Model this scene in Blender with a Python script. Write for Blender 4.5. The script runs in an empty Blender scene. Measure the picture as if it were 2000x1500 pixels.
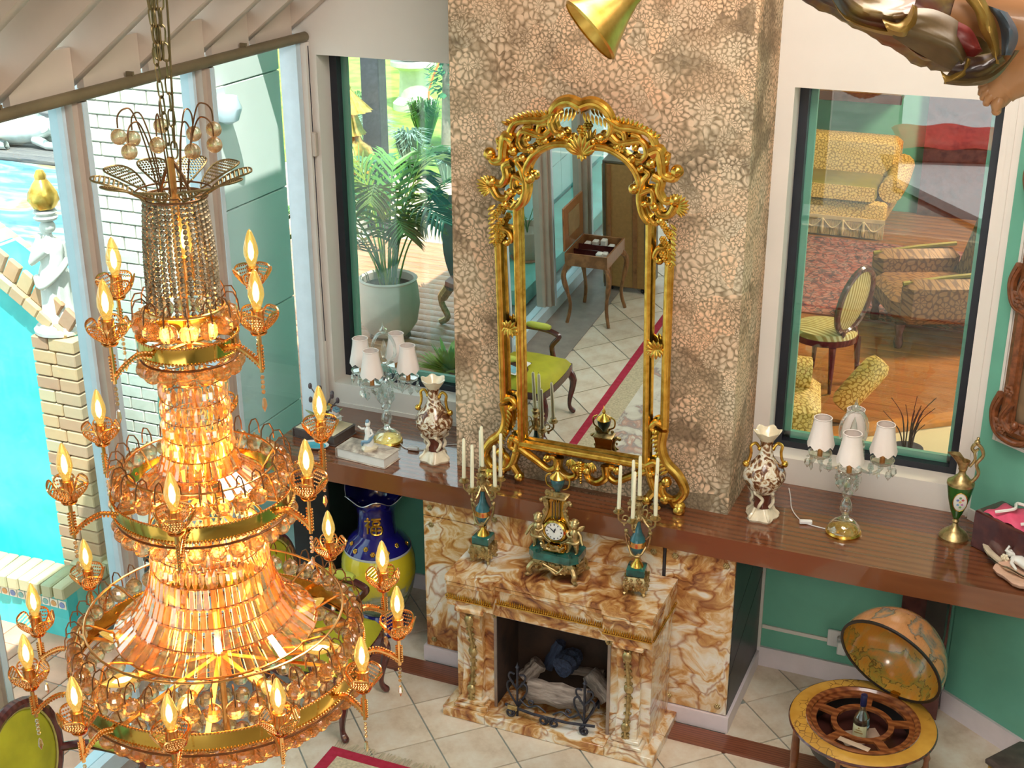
import bpy, math, random
from mathutils import Vector, Matrix, Euler
random.seed(7)
SC = bpy.context.scene
COL = SC.collection
PI = math.pi
R_ = math.radians

# ---------------------------------------------------------------- camera
cam_d = bpy.data.cameras.new('camera'); cam = bpy.data.objects.new('camera', cam_d); COL.objects.link(cam)
cam_d.sensor_width = 36.0; cam_d.lens = 47.88; cam_d.clip_start = 0.05; cam_d.clip_end = 200
yaw, pitch, roll = -0.40280, -0.39199, -0.00316
F = Vector((math.sin(yaw)*math.cos(pitch), math.cos(yaw)*math.cos(pitch), math.sin(pitch)))
R0 = Vector((math.cos(yaw), -math.sin(yaw), 0)); U0 = R0.cross(F)
RX = R0*math.cos(roll)+U0*math.sin(roll); UX = -R0*math.sin(roll)+U0*math.cos(roll)
mw = Matrix(((RX.x, UX.x, -F.x, 2.2005), (RX.y, UX.y, -F.y, -6.6735), (RX.z, UX.z, -F.z, 4.5), (0, 0, 0, 1)))
cam.matrix_world = mw
SC.camera = cam

# ---------------------------------------------------------------- light
W = bpy.data.worlds.new('sky'); SC.world = W; W.use_nodes = True
bg = W.node_tree.nodes['Background']; bg.inputs[0].default_value = (0.80, 0.96, 1.0, 1); bg.inputs[1].default_value = 1.5
sun_d = bpy.data.lights.new('sun', 'SUN'); sun = bpy.data.objects.new('sun', sun_d); COL.objects.link(sun)
sun_d.energy = 6.5; sun_d.angle = 0.01; sun_d.color = (1.0, 0.95, 0.85)
sun.rotation_euler = Vector((-0.26, 0.33, -0.90)).to_track_quat('-Z', 'Y').to_euler()
def area(name, loc, aim, size, power, color):
    d = bpy.data.lights.new(name, 'AREA'); d.energy = power; d.size = size; d.color = color; d.shape = 'DISK'
    o = bpy.data.objects.new(name, d); COL.objects.link(o); o.location = loc
    o.rotation_euler = (Vector(aim)-Vector(loc)).to_track_quat('-Z', 'Y').to_euler(); return o
area('overhead_fill_light', (1.5, -2.9, 5.5), (0.3, -1.4, 1.0), 2.2, 96, (1.0, 0.93, 0.85))  # added overhead fill that deepens shade under the shelf, not a known lamp
area('side_lamp_light', (3.5, -3.4, 6.6), (1.6, -0.4, 2.0), 1.4, 16, (1.0, 0.62, 0.54))
area('front_fill_light', (3.2, -8.6, 6.0), (0.6, -1.0, 1.2), 1.2, 66, (1.0, 0.88, 0.76))  # added frontal fill behind the viewer, mainly to lift the dark angel
area('salon_fill_light', (2.9, 6.0, 4.3), (.6, 5.6, .5), 1.2, 260, (1.0, 0.80, 0.55))  # added to light the salon interior, its source is invented
SC.view_settings.view_transform = 'Standard'; SC.view_settings.look = 'None'
SC.view_settings.exposure = 0.52; SC.view_settings.gamma = 1.0; SC.view_settings.use_curve_mapping = False
cy = SC.cycles
cy.max_bounces = 7; cy.diffuse_bounces = 3; cy.glossy_bounces = 3; cy.transmission_bounces = 4; cy.transparent_max_bounces = 14; cy.use_adaptive_sampling = True; cy.adaptive_threshold = .2
cy.caustics_reflective = False; cy.caustics_refractive = False; cy.sample_clamp_indirect = 4.0
try: cy.use_denoising = True
except Exception: pass

# ---------------------------------------------------------------- mesh helpers
class MB:
    def __init__(s): s.v = []; s.f = []
    def add(s, vs, fs, M=None):
        b = len(s.v)
        if M is not None: vs = [M @ Vector(p) for p in vs]
        s.v += [tuple(p) for p in vs]; s.f += [tuple(b+i for i in f) for f in fs]; return s
    def box(s, x0, x1, y0, y1, z0, z1, M=None):
        return s.add([(x0,y0,z0),(x1,y0,z0),(x1,y1,z0),(x0,y1,z0),(x0,y0,z1),(x1,y0,z1),(x1,y1,z1),(x0,y1,z1)],
                     [(0,3,2,1),(4,5,6,7),(0,1,5,4),(1,2,6,5),(2,3,7,6),(3,0,4,7)], M)
    def bbox(s, x0, x1, y0, y1, z0, z1, b, M=None):   # box with chamfered vertical + top edges
        pts = [(x0+b,y0),(x1-b,y0),(x1,y0+b),(x1,y1-b),(x1-b,y1),(x0+b,y1),(x0,y1-b),(x0,y0+b)]
        cx, cy_ = (x0+x1)/2, (y0+y1)/2
        def ring(z, k): return [(cx+(p[0]-cx)*(1-2*k/max(x1-x0,1e-6)), cy_+(p[1]-cy_)*(1-2*k/max(y1-y0,1e-6)), z) for p in pts]
        vs = ring(z0, b)+ring(z0+b, 0)+ring(z1-b, 0)+ring(z1, b); fs = [tuple(range(7,-1,-1)), tuple(range(24,32))]
        for k in range(3):
            for i in range(8): fs.append((k*8+i, k*8+(i+1)%8, k*8+8+(i+1)%8, k*8+8+i))
        return s.add(vs, fs, M)
    def lathe(s, prof, n=20, c=(0,0,0), M=None, rfun=None, a0=0, a1=2*PI):
        full = abs(a1-a0-2*PI) < 1e-6; m = n if full else n+1
        vs = []; fs = []; idx = []
        for (r, z) in prof:
            if r < 1e-6: idx.append([len(vs)]*m); vs.append((c[0], c[1], c[2]+z))
            else:
                row = []
                for i in range(m):
                    a = a0+(a1-a0)*i/n; rr = r if rfun is None else rfun(r, z, a)
                    dz = 0
                    if isinstance(rr, tuple): rr, dz = rr
                    row.append(len(vs)); vs.append((c[0]+rr*math.cos(a), c[1]+rr*math.sin(a), c[2]+z+dz))
                idx.append(row)
        for k in range(len(idx)-1):
            for i in range(n):
                j = (i+1) % m
                q = [idx[k][i], idx[k][j], idx[k+1][j], idx[k+1][i]]; u = []
                for t in q:
                    if t not in u: u.append(t)
                if len(u) > 2: fs.append(tuple(u))
        return s.add(vs, fs, M)
    def sph(s, c, r, n=10, m=6, M=None, sc=(1,1,1)):
        vs = [(c[0], c[1], c[2]-r*sc[2])]; fs = []
        for k in range(1, m):
            t = -PI/2+PI*k/m
            for i in range(n):
                a = 2*PI*i/n; vs.append((c[0]+r*sc[0]*math.cos(t)*math.cos(a), c[1]+r*sc[1]*math.cos(t)*math.sin(a), c[2]+r*sc[2]*math.sin(t)))
        vs.append((c[0], c[1], c[2]+r*sc[2])); top = len(vs)-1
        for i in range(n):
            j = (i+1) % n; fs.append((0, 1+j, 1+i)); fs.append((top, top-n+i, top-n+j))
            for k in range(m-2): fs.append((1+k*n+i, 1+k*n+j, 1+(k+1)*n+j, 1+(k+1)*n+i))
        return s.add(vs, fs, M)
    def tube(s, pts, r, n=7, closed=False, M=None, flat=None):
        P = [Vector(p) for p in pts]; L = len(P); rad = r if isinstance(r, (list, tuple)) else [r]*L
        def tan(i):
            if closed: return (P[(i+1) % L]-P[i-1]).normalized()
            return (P[min(i+1, L-1)]-P[max(i-1, 0)]).normalized()
        t0 = tan(0); up = Vector((0,0,1)) if abs(t0.z) < .9 else Vector((1,0,0))
        if flat is not None: up = Vector(flat)
        nx = (up - t0*up.dot(t0)).normalized(); vs = []; fs = []
        for i in range(L):
            t = tan(i); nx = (nx-t*nx.dot(t)); nx = nx.normalized() if nx.length > 1e-6 else t.orthogonal().normalized(); by = t.cross(nx)
            for k in range(n):
                a = 2*PI*k/n; vs.append(P[i]+(nx*math.cos(a)+by*math.sin(a))*rad[i])
        for i in range(L if closed else L-1):
            j = (i+1) % L
            for k in range(n): fs.append((i*n+k, i*n+(k+1) % n, j*n+(k+1) % n, j*n+k))
        if not closed:
            fs.append(tuple(range(n-1,-1,-1))); fs.append(tuple((L-1)*n+k for k in range(n)))
        return s.add(vs, fs, M)
    def prism(s, poly, z0, z1, M=None):   # polygon in xy extruded along z
        n = len(poly); vs = [(p[0],p[1],z0) for p in poly]+[(p[0],p[1],z1) for p in poly]
        fs = [tuple(range(n-1,-1,-1)), tuple(range(n,2*n))]+[(i,(i+1) % n, n+(i+1) % n, n+i) for i in range(n)]
        return s.add(vs, fs, M)
    def grid(s, fn, nu, nv, M=None, closeu=False):
        vs = []; fs = []; mu = nu if closeu else nu+1
        for j in range(nv+1):
            for i in range(mu): vs.append(fn(i/nu, j/nv))
        for j in range(nv):
            for i in range(nu):
                i2 = (i+1) % mu; fs.append((j*mu+i, j*mu+i2, (j+1)*mu+i2, (j+1)*mu+i))
        return s.add(vs, fs, M)
    def mesh(s, name, mat=None, sharp=40, flatsh=False):
        me = bpy.data.meshes.new(name); me.from_pydata(s.v, [], s.f); me.validate(clean_customdata=False)
        if not flatsh:
            me.polygons.foreach_set('use_smooth', [True]*len(me.polygons)); me.set_sharp_from_angle(angle=R_(sharp))
        if mat is not None: me.materials.append(mat)
        me.update(); return me
def link(name, me, parent=None, M=None):
    o = bpy.data.objects.new(name, me); COL.objects.link(o)
    if parent is not None: o.parent = parent
    if M is not None: o.matrix_local = M if isinstance(M, Matrix) else Matrix.Translation(M)
    return o
def part(name, mb, mat, parent=None, M=None, sharp=40, flatsh=False): return link(name, mb.mesh(name, mat, sharp, flatsh), parent, M)
def tag(o, label=None, cat=None, group=None, kind=None):
    if label: o['label'] = label
    if cat: o['category'] = cat
    if group: o['group'] = group
    if kind: o['kind'] = kind
    return o
def thing(name, label, cat, loc=(0,0,0), rz=0, group=None, sc=1):
    o = bpy.data.objects.new(name, None); COL.objects.link(o); o.empty_display_size = .05
    o.location = loc; o.rotation_euler = (0,0,rz); o.scale = (sc,sc,sc); return tag(o, label, cat, group)
def struct(name, mb, mat, **k): return tag(part(name, mb, mat, **k), kind='structure')
def copy_tree(o, parent=None, **kw):
    c = o.copy(); COL.objects.link(c)
    if parent is not None: c.parent = parent
    for ch in list(o.children): copy_tree(ch, c)
    for k, v in kw.items():
        if k in ('label', 'group', 'category'): c[k] = v
    return c
def Tm(x, y, z): return Matrix.Translation((x,y,z))
def Rz(a): return Matrix.Rotation(a, 4, 'Z')
def Rx(a): return Matrix.Rotation(a, 4, 'X')
def Ry(a): return Matrix.Rotation(a, 4, 'Y')
def Sc(x, y=None, z=None):
    y = x if y is None else y; z = x if z is None else z
    return Matrix.Diagonal((x,y,z,1))
def frame(o, zdir, xdir=(1,0,0)):   # matrix with origin o and z axis along zdir
    z = Vector(zdir).normalized(); x = Vector(xdir); x = (x-z*x.dot(z))
    if x.length < 1e-4: x = z.orthogonal()
    x.normalize(); y = z.cross(x)
    return Matrix(((x.x,y.x,z.x,o[0]),(x.y,y.y,z.y,o[1]),(x.z,y.z,z.z,o[2]),(0,0,0,1)))
def bez(p0, p1, p2, p3, n=10):
    out = []
    for i in range(n+1):
        t = i/n; u = 1-t
        out.append(tuple(u*u*u*a+3*u*u*t*b+3*u*t*t*c+t*t*t*d for a, b, c, d in zip(p0, p1, p2, p3)))
    return out
def catmull(P, k=6, closed=False):
    out = []; n = len(P); g = (lambda i: P[i % n]) if closed else (lambda i: P[max(0, min(n-1, i))])
    for i in range(n if closed else n-1):
        a, b, c, d = g(i-1), g(i), g(i+1), g(i+2)
        for q in range(k):
            t = q/k
            out.append(tuple(.5*((2*b[j])+(c[j]-a[j])*t+(2*a[j]-5*b[j]+4*c[j]-d[j])*t*t+(3*b[j]-a[j]-3*c[j]+d[j])*t**3) for j in range(len(b))))
    if not closed: out.append(tuple(P[-1]))
    return out

# ---------------------------------------------------------------- materials
class NT:
    def __init__(s, name):
        s.m = bpy.data.materials.new(name); s.m.use_nodes = True; s.t = s.m.node_tree; s.N = s.t.nodes
        s.b = s.N['Principled BSDF']; s.out = s.N['Material Output']; s.tc = s.N.new('ShaderNodeTexCoord')
    def n(s, ty, **k):
        o = s.N.new('ShaderNode'+ty)
        for a, v in k.items():
            if hasattr(o, a): setattr(o, a, v)
            else: s.si(o, a, v)
        return o
    def si(s, o, a, v):
        for i in o.inputs:
            if i.name.lower().replace(' ', '_') == a.lower(): 
                i.default_value = v; return
    def l(s, a, b): s.t.links.new(a, b)
    def mapping(s, scale=(1,1,1), rot=(0,0,0), coord='Object'):
        m = s.n('Mapping'); m.inputs['Scale'].default_value = scale; m.inputs['Rotation'].default_value = rot
        s.l(s.tc.outputs[coord], m.inputs[0]); return m.outputs[0]
    def noise(s, scale, vec=None, detail=4, rough=.55, dist=0):
        o = s.n('TexNoise'); o.inputs['Scale'].default_value = scale; o.inputs['Detail'].default_value = detail
        o.inputs['Roughness'].default_value = rough; o.inputs['Distortion'].default_value = dist
        s.l(vec if vec is not None else s.tc.outputs['Object'], o.inputs['Vector']); return o
    def voro(s, scale, vec=None, feat='F1', rnd=1.0):
        o = s.n('TexVoronoi'); o.feature = feat; o.inputs['Scale'].default_value = scale; o.inputs['Randomness'].default_value = rnd
        s.l(vec if vec is not None else s.tc.outputs['Object'], o.inputs['Vector']); return o
    def wave(s, scale, vec=None, dist=0, detail=2, typ='BANDS', dirn='X'):
        o = s.n('TexWave'); o.wave_type = typ; o.inputs['Scale'].default_value = scale; o.inputs['Distortion'].default_value = dist; o.inputs['Detail'].default_value = detail
        if typ == 'BANDS': o.bands_direction = dirn
        s.l(vec if vec is not None else s.tc.outputs['Object'], o.inputs['Vector']); return o
    def ramp(s, fac, stops, interp='LINEAR'):
        o = s.n('ValToRGB'); cr = o.color_ramp; cr.interpolation = interp
        while len(cr.elements) < len(stops): cr.elements.new(.5)
        for e, (p, c) in zip(cr.elements, stops): e.position = p; e.color = (*c, 1) if len(c) == 3 else c
        s.l(fac, o.inputs[0]); return o.outputs[0]
    def mix(s, fac, a, b, mode='MIX'):
        o = s.n('Mix'); o.data_type = 'RGBA'; o.blend_type = mode
        if isinstance(fac, (int, float)): o.inputs[0].default_value = fac
        else: s.l(fac, o.inputs[0])
        for v, i in ((a, 6), (b, 7)):
            if isinstance(v, tuple): o.inputs[i].default_value = (*v, 1) if len(v) == 3 else v
            else: s.l(v, o.inputs[i])
        return o.outputs[2]
    def math(s, op, a, b=0.0):
        o = s.n('Math'); o.operation = op
        for v, i in ((a, 0), (b, 1)):
            if isinstance(v, (int, float)): o.inputs[i].default_value = v
            else: s.l(v, o.inputs[i])
        return o.outputs[0]
    def bump(s, h, strength=.3, dist=.01):
        o = s.n('Bump'); o.inputs['Strength'].default_value = strength; o.inputs['Distance'].default_value = dist
        s.l(h, o.inputs['Height']); s.l(o.outputs[0], s.b.inputs['Normal'])
    def col(s, c):
        if isinstance(c, tuple): s.b.inputs['Base Color'].default_value = (*c, 1)
        else: s.l(c, s.b.inputs['Base Color'])
    def fin(s, rough=.5, metal=0, coat=0, spec=None, sheen=0):
        s.b.inputs['Roughness'].default_value = rough; s.b.inputs['Metallic'].default_value = metal
        s.b.inputs['Coat Weight'].default_value = coat
        if spec is not None: s.b.inputs['Specular IOR Level'].default_value = spec
        if sheen: s.b.inputs['Sheen Weight'].default_value = sheen
        return s.m
def sc3(c, k): return tuple(max(0, min(1, x*k)) for x in c)
def mk(name, c, rough=.5, metal=0, var=.15, scale=12, bump=0, coat=0, c2=None, spec=None, detail=4):
    t = NT(name); n = t.noise(scale, detail=detail)
    t.col(t.ramp(n.outputs[0], [(.3, sc3(c, 1-var)), (.7, c2 if c2 else sc3(c, 1+var))]))
    if bump: t.bump(n.outputs[0], bump)
    return t.fin(rough, metal, coat, spec)
MT = {}
MT['white'] = mk('white_paint', (.80,.74,.67), .55, var=.03, scale=3)
MT['cream_paint'] = mk('cream_paint', (.80,.74,.64), .55, var=.04, scale=3)
MT['green'] = mk('green_paint', (.16,.46,.33), .55, var=.07, scale=4)
MT['skirting'] = mk('skirting_paint', (.80,.70,.72), .4, var=.04)
MT['taupe'] = mk('taupe_frame', (.50,.40,.33), .4, var=.06)
MT['frameblue'] = mk('pale_frame', (.62,.74,.82), .4, var=.05)
MT['ceil'] = mk('ceiling_paint', (.56,.46,.38), .55, var=.05, scale=3)
MT['rafter'] = mk('rafter_paint', (.66,.55,.45), .5, var=.05, scale=3)
MT['black'] = mk('black_frame', (.012,.014,.022), .35, var=.2)
MT['blackwood'] = mk('black_wood', (.016,.014,.013), .4, var=.3)
MT['pipe'] = mk('bronze_pipe', (.17,.13,.07), .45, var=.2, scale=5)
MT['grout'] = mk('grout', (.30,.32,.29), .8, var=.15, scale=30)
def m_tile():
    t = NT('floor_tile'); n = t.noise(5.5, detail=7, rough=.65); n2 = t.noise(38, detail=3)
    oi = t.n('ObjectInfo')
    c = t.ramp(n.outputs[0], [(.30,(.56,.43,.30)),(.48,(.74,.62,.48)),(.66,(.82,.75,.63))])
    c = t.mix(t.math('MULTIPLY', n2.outputs[0], .25), c, (.55,.40,.28))
    hv = t.n('HueSaturation'); t.l(t.math('ADD', t.math('MULTIPLY', oi.outputs['Random'], .16), .92), hv.inputs['Value']); t.l(c, hv.inputs['Color'])
    t.col(hv.outputs[0]); t.bump(n2.outputs[0], .05); return t.fin(.38, spec=.4)
MT['tile'] = m_tile()
def m_wood(name, c1, c2, scale=(1,6,6), rough=.3, coat=.4, wsc=3):
    t = NT(name); v = t.mapping(scale); w = t.wave(wsc, v, dist=5, detail=3, dirn='Y'); n = t.noise(9, v, detail=5)
    f = t.math('ADD', t.math('MULTIPLY', w.outputs[0], .5), t.math('MULTIPLY', n.outputs[0], .5))
    oi = t.n('ObjectInfo'); f = t.math('ADD', f, t.math('MULTIPLY', t.math('SUBTRACT', oi.outputs['Random'], .5), .25))
    t.col(t.ramp(f, [(.25, c1), (.75, c2)])); t.bump(n.outputs[0], .008); return t.fin(rough, 0, coat)
MT['shelf'] = m_wood('shelf_wood', (.135,.042,.016), (.205,.068,.026), (.35,2.2,2.2), .18, .9)
MT['strip'] = m_wood('strip_wood', (.13,.035,.02), (.26,.085,.045), (.8,6,6), .3, .4)
MT['deck'] = m_wood('deck_wood', (.36,.16,.08), (.62,.33,.18), (.7,5,5), .4, .2)
MT['parquet'] = m_wood('parquet_wood', (.26,.085,.022), (.52,.20,.055), (.7,5,5), .38, .1)
MT['mahog'] = m_wood('mahogany', (.055,.012,.012), (.12,.03,.025), (3,3,3), .22, .5)
MT['walnut'] = m_wood('walnut', (.20,.085,.03), (.36,.16,.06), (4,4,4), .3, .3)
MT['carved'] = mk('carved_brown', (.20,.065,.022), .33, var=.4, scale=40, coat=.3)
def m_marble():
    t = NT('onyx_marble'); w = t.noise(2.2, detail=3, dist=1.0)
    vm = t.n('VectorMath'); vm.operation = 'MULTIPLY_ADD'; vm.inputs[1].default_value = (.55,.55,.55)
    t.l(w.outputs['Color'], vm.inputs[0]); t.l(t.tc.outputs['Object'], vm.inputs[2])
    n0 = t.noise(5.0, vm.outputs[0], detail=7, rough=.58, dist=1.4); nb = t.noise(1.6, detail=2); nf = t.math('ADD', n0.outputs[0], t.math('MULTIPLY', t.math('SUBTRACT', nb.outputs[0], .5), .55)); v = t.voro(4.2, vm.outputs[0], 'DISTANCE_TO_EDGE')
    c = t.ramp(nf, [(.28,(.14,.04,.02)),(.38,(.42,.17,.05)),(.46,(.62,.33,.11)),(.53,(.76,.56,.34)),(.60,(.80,.72,.58)),(.68,(.84,.78,.70)),(.78,(.58,.28,.10))])
    e = t.ramp(v.outputs['Distance'], [(0,(.45,.16,.04)),(.05,(1,1,1))])
    t.col(t.mix(.75, c, e, 'MULTIPLY')); return t.fin(.16, 0, .4)
MT['marble'] = m_marble()
MT['slate'] = mk('dark_panel', (.035,.030,.034), .4, var=.3, scale=4)
def rosette(t, u, w, scale, lobes, rings, warp=.05):   # clusters of radiating leaves around scattered centres
    cv = t.n('CombineXYZ'); t.l(u, cv.inputs[0]); t.l(w, cv.inputs[1]); nz = t.noise(scale*1.3, cv.outputs[0], detail=2)
    vm = t.n('VectorMath'); vm.operation = 'MULTIPLY_ADD'; vm.inputs[1].default_value = (warp, warp, 0); t.l(nz.outputs['Color'], vm.inputs[0]); t.l(cv.outputs[0], vm.inputs[2])
    v = t.n('TexVoronoi'); v.voronoi_dimensions = '2D'; v.inputs['Scale'].default_value = scale; t.l(vm.outputs[0], v.inputs['Vector'])
    d = t.n('VectorMath'); d.operation = 'SUBTRACT'; t.l(vm.outputs[0], d.inputs[0]); t.l(v.outputs['Position'], d.inputs[1]); sp = t.n('SeparateXYZ'); t.l(d.outputs[0], sp.inputs[0])
    ang = t.math('ARCTAN2', sp.outputs[1], sp.outputs[0]); ring = t.math('MULTIPLY', v.outputs['Distance'], rings); k = t.math('FLOOR', ring); fr = t.math('FRACT', ring)
    lob = t.math('ABSOLUTE', t.math('SINE', t.math('ADD', t.math('MULTIPLY', ang, lobes), t.math('MULTIPLY', k, 1.1))))
    prof = t.math('MULTIPLY', fr, t.math('SUBTRACT', 1.3, fr)); val = t.math('MULTIPLY', lob, t.math('MULTIPLY', prof, 2.5))
    return val, v.outputs['Color'], v.outputs['Distance']
def m_wallpaper():
    t = NT('toile_wallpaper'); sx = t.n('SeparateXYZ'); t.l(t.tc.outputs['Object'], sx.inputs[0]); u = t.math('ADD', sx.outputs[0], sx.outputs[1]); w = sx.outputs[2]
    v1, c1, d1 = rosette(t, u, w, 7.5, 5.0, 4.2, .075); v2, c2, d2 = rosette(t, t.math('ADD', u, 3.3), w, 14, 4.5, 3.2, .035)
    base = t.mapping((1,1,1)); big = t.noise(2.4, base, detail=4, rough=.55, dist=.7); fine = t.noise(46, base, detail=4); mask = t.noise(3.4, t.mapping((1,1,1.3)), detail=3, dist=.5)
    f = t.mix(t.ramp(mask.outputs[0], [(.46,(0,0,0)),(.52,(1,1,1))]), v1, v2)
    s1 = t.n('SeparateColor'); t.l(c1, s1.inputs[0])
    on = t.ramp(t.math('ADD', t.math('MULTIPLY', s1.outputs[0], .22), t.math('ADD', big.outputs[0], t.math('MULTIPLY', fine.outputs[0], .14))), [(.50,(.16,.16,.16)),(.72,(1.25,1.25,1.25))])
    f = t.math('MULTIPLY', t.ramp(f, [(.10,(0,0,0)),(.45,(.38,.38,.38)),(.95,(1,1,1))]), on)
    bgc = t.ramp(t.math('ADD', t.math('MULTIPLY', big.outputs[0], .6), t.math('MULTIPLY', fine.outputs[0], .4)), [(.36,(.16,.12,.075)),(.50,(.30,.23,.14)),(.64,(.46,.35,.22))])
    c = t.mix(f, bgc, t.mix(s1.outputs[1], (.90,.64,.42), (.72,.61,.44)))
    hue = t.noise(1.5, base, detail=2)
    c = t.mix(t.ramp(hue.outputs[0], [(.42,(0,0,0)),(.62,(.6,.6,.6))]), c, t.mix(1.0, c, (1.0,.74,.64), 'MULTIPLY'))
    t.col(c); return t.fin(.75, spec=.15)
MT['wallpaper'] = m_wallpaper()
MT['gold'] = mk('gilt', (.78,.40,.045), .25, 1, var=.3, scale=25, c2=(.95,.60,.13))
MT['giltwood'] = mk('gilt_wood', (.90,.50,.07), .30, .85, var=.3, scale=18, c2=(1.0,.68,.18))
MT['brass'] = mk('polished_brass', (.66,.40,.08), .12, 1, var=.1, scale=6)
MT['copper'] = mk('rose_gold', (.90,.46,.16), .22, 1, var=.15, scale=30)
MT['wire'] = mk('dark_wire', (.24,.12,.06), .35, .9, var=.2, scale=30)
MT['chain'] = mk('chain_bronze', (.25,.19,.09), .4, .9, var=.3, scale=40)
MT['bronze'] = mk('antique_bronze', (.46,.33,.13), .36, .9, var=.35, scale=45, c2=(.66,.50,.24))
MT['malachite'] = mk('malachite', (.008,.085,.065), .12, 0, var=.6, scale=14, coat=.6, c2=(.02,.17,.14))
MT['teal'] = mk('teal_enamel', (.025,.11,.13), .15, .1, var=.4, scale=20, coat=.5)
MT['iron'] = mk('wrought_iron', (.045,.045,.06), .45, .5, var=.3, scale=30)
MT['soot'] = mk('soot', (.02,.014,.012), .9, var=.6, scale=5, c2=(.07,.035,.02))
def m_log(name, c1, c2):
    t = NT(name); v = t.mapping((14,14,1.6)); n = t.noise(3, v, detail=6); t.col(t.ramp(n.outputs[0], [(.3, c1), (.7, c2)])); t.bump(n.outputs[0], .9, .02); return t.fin(.8)
MT['log'] = m_log('charred_bark', (.07,.045,.035), (.46,.38,.32)); MT['logdark'] = m_log('blue_black_char', (.008,.012,.03), (.05,.07,.13))
MT['candle'] = mk('candle_wax', (.90,.84,.60), .45, var=.04)
MT['porcelain'] = mk('porcelain', (.86,.84,.78), .15, var=.04, coat=.4)
MT['yellow'] = mk('yellow_velvet', (.46,.44,.02), .7, var=.18, scale=6)
MT['yellow_arm'] = mk('lime_velvet', (.50,.55,.08), .7, var=.12, scale=6)
MT['piping'] = mk('olive_piping', (.42,.36,.10), .7, var=.1)
MT['paper'] = mk('paper', (.85,.82,.76), .7, var=.05)
MT['leather'] = mk('dark_leather', (.10,.075,.065), .45, var=.3, scale=20)
MT['plastic'] = mk('white_plastic', (.86,.84,.82), .35, var=.02)
MT['satin'] = mk('white_satin', (.88,.78,.72), .55, var=.04, scale=5)
MT['candle_sleeve'] = mk('candle_sleeve', (.62,.26,.07), .4, .3, var=.15)
def m_crystal(name, tint, tr=.62, rough=.03, body=(.9,.75,.55), bodyw=.16):
    t = NT(name); N = t.N; N.remove(t.b)
    tr_ = t.n('BsdfTransparent'); tr_.inputs[0].default_value = (*tint, 1)
    gl = t.n('BsdfGlossy'); gl.inputs[0].default_value = (1,.97,.93,1); gl.inputs['Roughness'].default_value = rough
    df = t.n('BsdfTranslucent'); df.inputs[0].default_value = (*body, 1)
    lw = t.n('LayerWeight'); lw.inputs[0].default_value = .45
    nz = t.noise(60, detail=1)
    fac = t.math('ADD', t.math('MULTIPLY', lw.outputs['Facing'], .75), t.math('MULTIPLY', nz.outputs[0], (1-tr)*.5))
    m1 = t.n('MixShader'); t.l(fac, m1.inputs[0]); t.l(tr_.outputs[0], m1.inputs[1]); t.l(gl.outputs[0], m1.inputs[2])
    oi = t.n('ObjectInfo'); m2 = t.n('MixShader'); t.l(t.math('MULTIPLY', t.math('POWER', oi.outputs['Random'], 1.5), bodyw*2.2), m2.inputs[0]); t.l(m1.outputs[0], m2.inputs[1]); t.l(df.outputs[0], m2.inputs[2])
    t.l(m2.outputs[0], t.out.inputs[0]); return t.m
MT['crystal'] = m_crystal('warm_crystal', (1,.80,.50), .35, .06, (.95,.44,.12), .14)
MT['crystal_clear'] = m_crystal('clear_crystal', (.93,.97,.97), .65, .03, (.8,.85,.85), .12)
def m_ballglass():
    t = NT('ball_glass'); N = t.N; N.remove(t.b)
    g = t.n('BsdfRefraction'); g.inputs['IOR'].default_value = 1.5; g.inputs['Roughness'].default_value = 0.02; g.inputs[0].default_value = (1,.90,.74,1)
    gl = t.n('BsdfGlossy'); gl.inputs['Roughness'].default_value = .03; tr_ = t.n('BsdfTransparent'); tr_.inputs[0].default_value = (1,.88,.70,1)
    lw = t.n('LayerWeight'); lw.inputs[0].default_value = .35
    m0 = t.n('MixShader'); m0.inputs[0].default_value = .45; t.l(g.outputs[0], m0.inputs[1]); t.l(tr_.outputs[0], m0.inputs[2])
    m1 = t.n('MixShader'); t.l(t.math('ADD', t.math('MULTIPLY', t.math('POWER', lw.outputs['Facing'], 2.5), .8), .06), m1.inputs[0]); t.l(m0.outputs[0], m1.inputs[1]); t.l(gl.outputs[0], m1.inputs[2])
    df = t.n('BsdfTranslucent'); df.inputs[0].default_value = (.95,.48,.14,1)
    m2 = t.n('MixShader'); m2.inputs[0].default_value = .18; t.l(m1.outputs[0], m2.inputs[1]); t.l(df.outputs[0], m2.inputs[2])
    t.l(m2.outputs[0], t.out.inputs[0]); return t.m
MT['ball'] = m_ballglass()
def m_pane(name, tint, refl):
    t = NT(name); t.N.remove(t.b); tr_ = t.n('BsdfTransparent'); tr_.inputs[0].default_value = (*tint, 1)
    gl = t.n('BsdfGlossy'); gl.inputs['Roughness'].default_value = 0.0
    lw = t.n('LayerWeight'); lw.inputs[0].default_value = .5; fr = t.math('ADD', t.math('MULTIPLY', t.math('POWER', lw.outputs['Facing'], 5.0), .9), .04)
    m = t.n('MixShader'); t.l(t.math('MULTIPLY', fr, refl), m.inputs[0]); t.l(tr_.outputs[0], m.inputs[1]); t.l(gl.outputs[0], m.inputs[2]); t.l(m.outputs[0], t.out.inputs[0]); return t.m
MT['pane'] = m_pane('window_glass', (.94,.97,.96), 1.8)
MT['pane_left'] = m_pane('wall_glass', (.92,.99,1.0), .8)
def m_emit(name, c, s):
    t = NT(name); t.N.remove(t.b); e = t.n('Emission'); n = t.noise(90, detail=1)
    t.l(t.ramp(n.outputs[0], [(.3, sc3(c, .85)), (.7, c)]), e.inputs[0]); e.inputs[1].default_value = s; t.l(e.outputs[0], t.out.inputs[0])
    try: t.m.cycles.emission_sampling = 'NONE'
    except Exception: pass
    return t.m
MT['filament'] = m_emit('bulb_glow', (1.0,.82,.42), 6.0)
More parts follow.
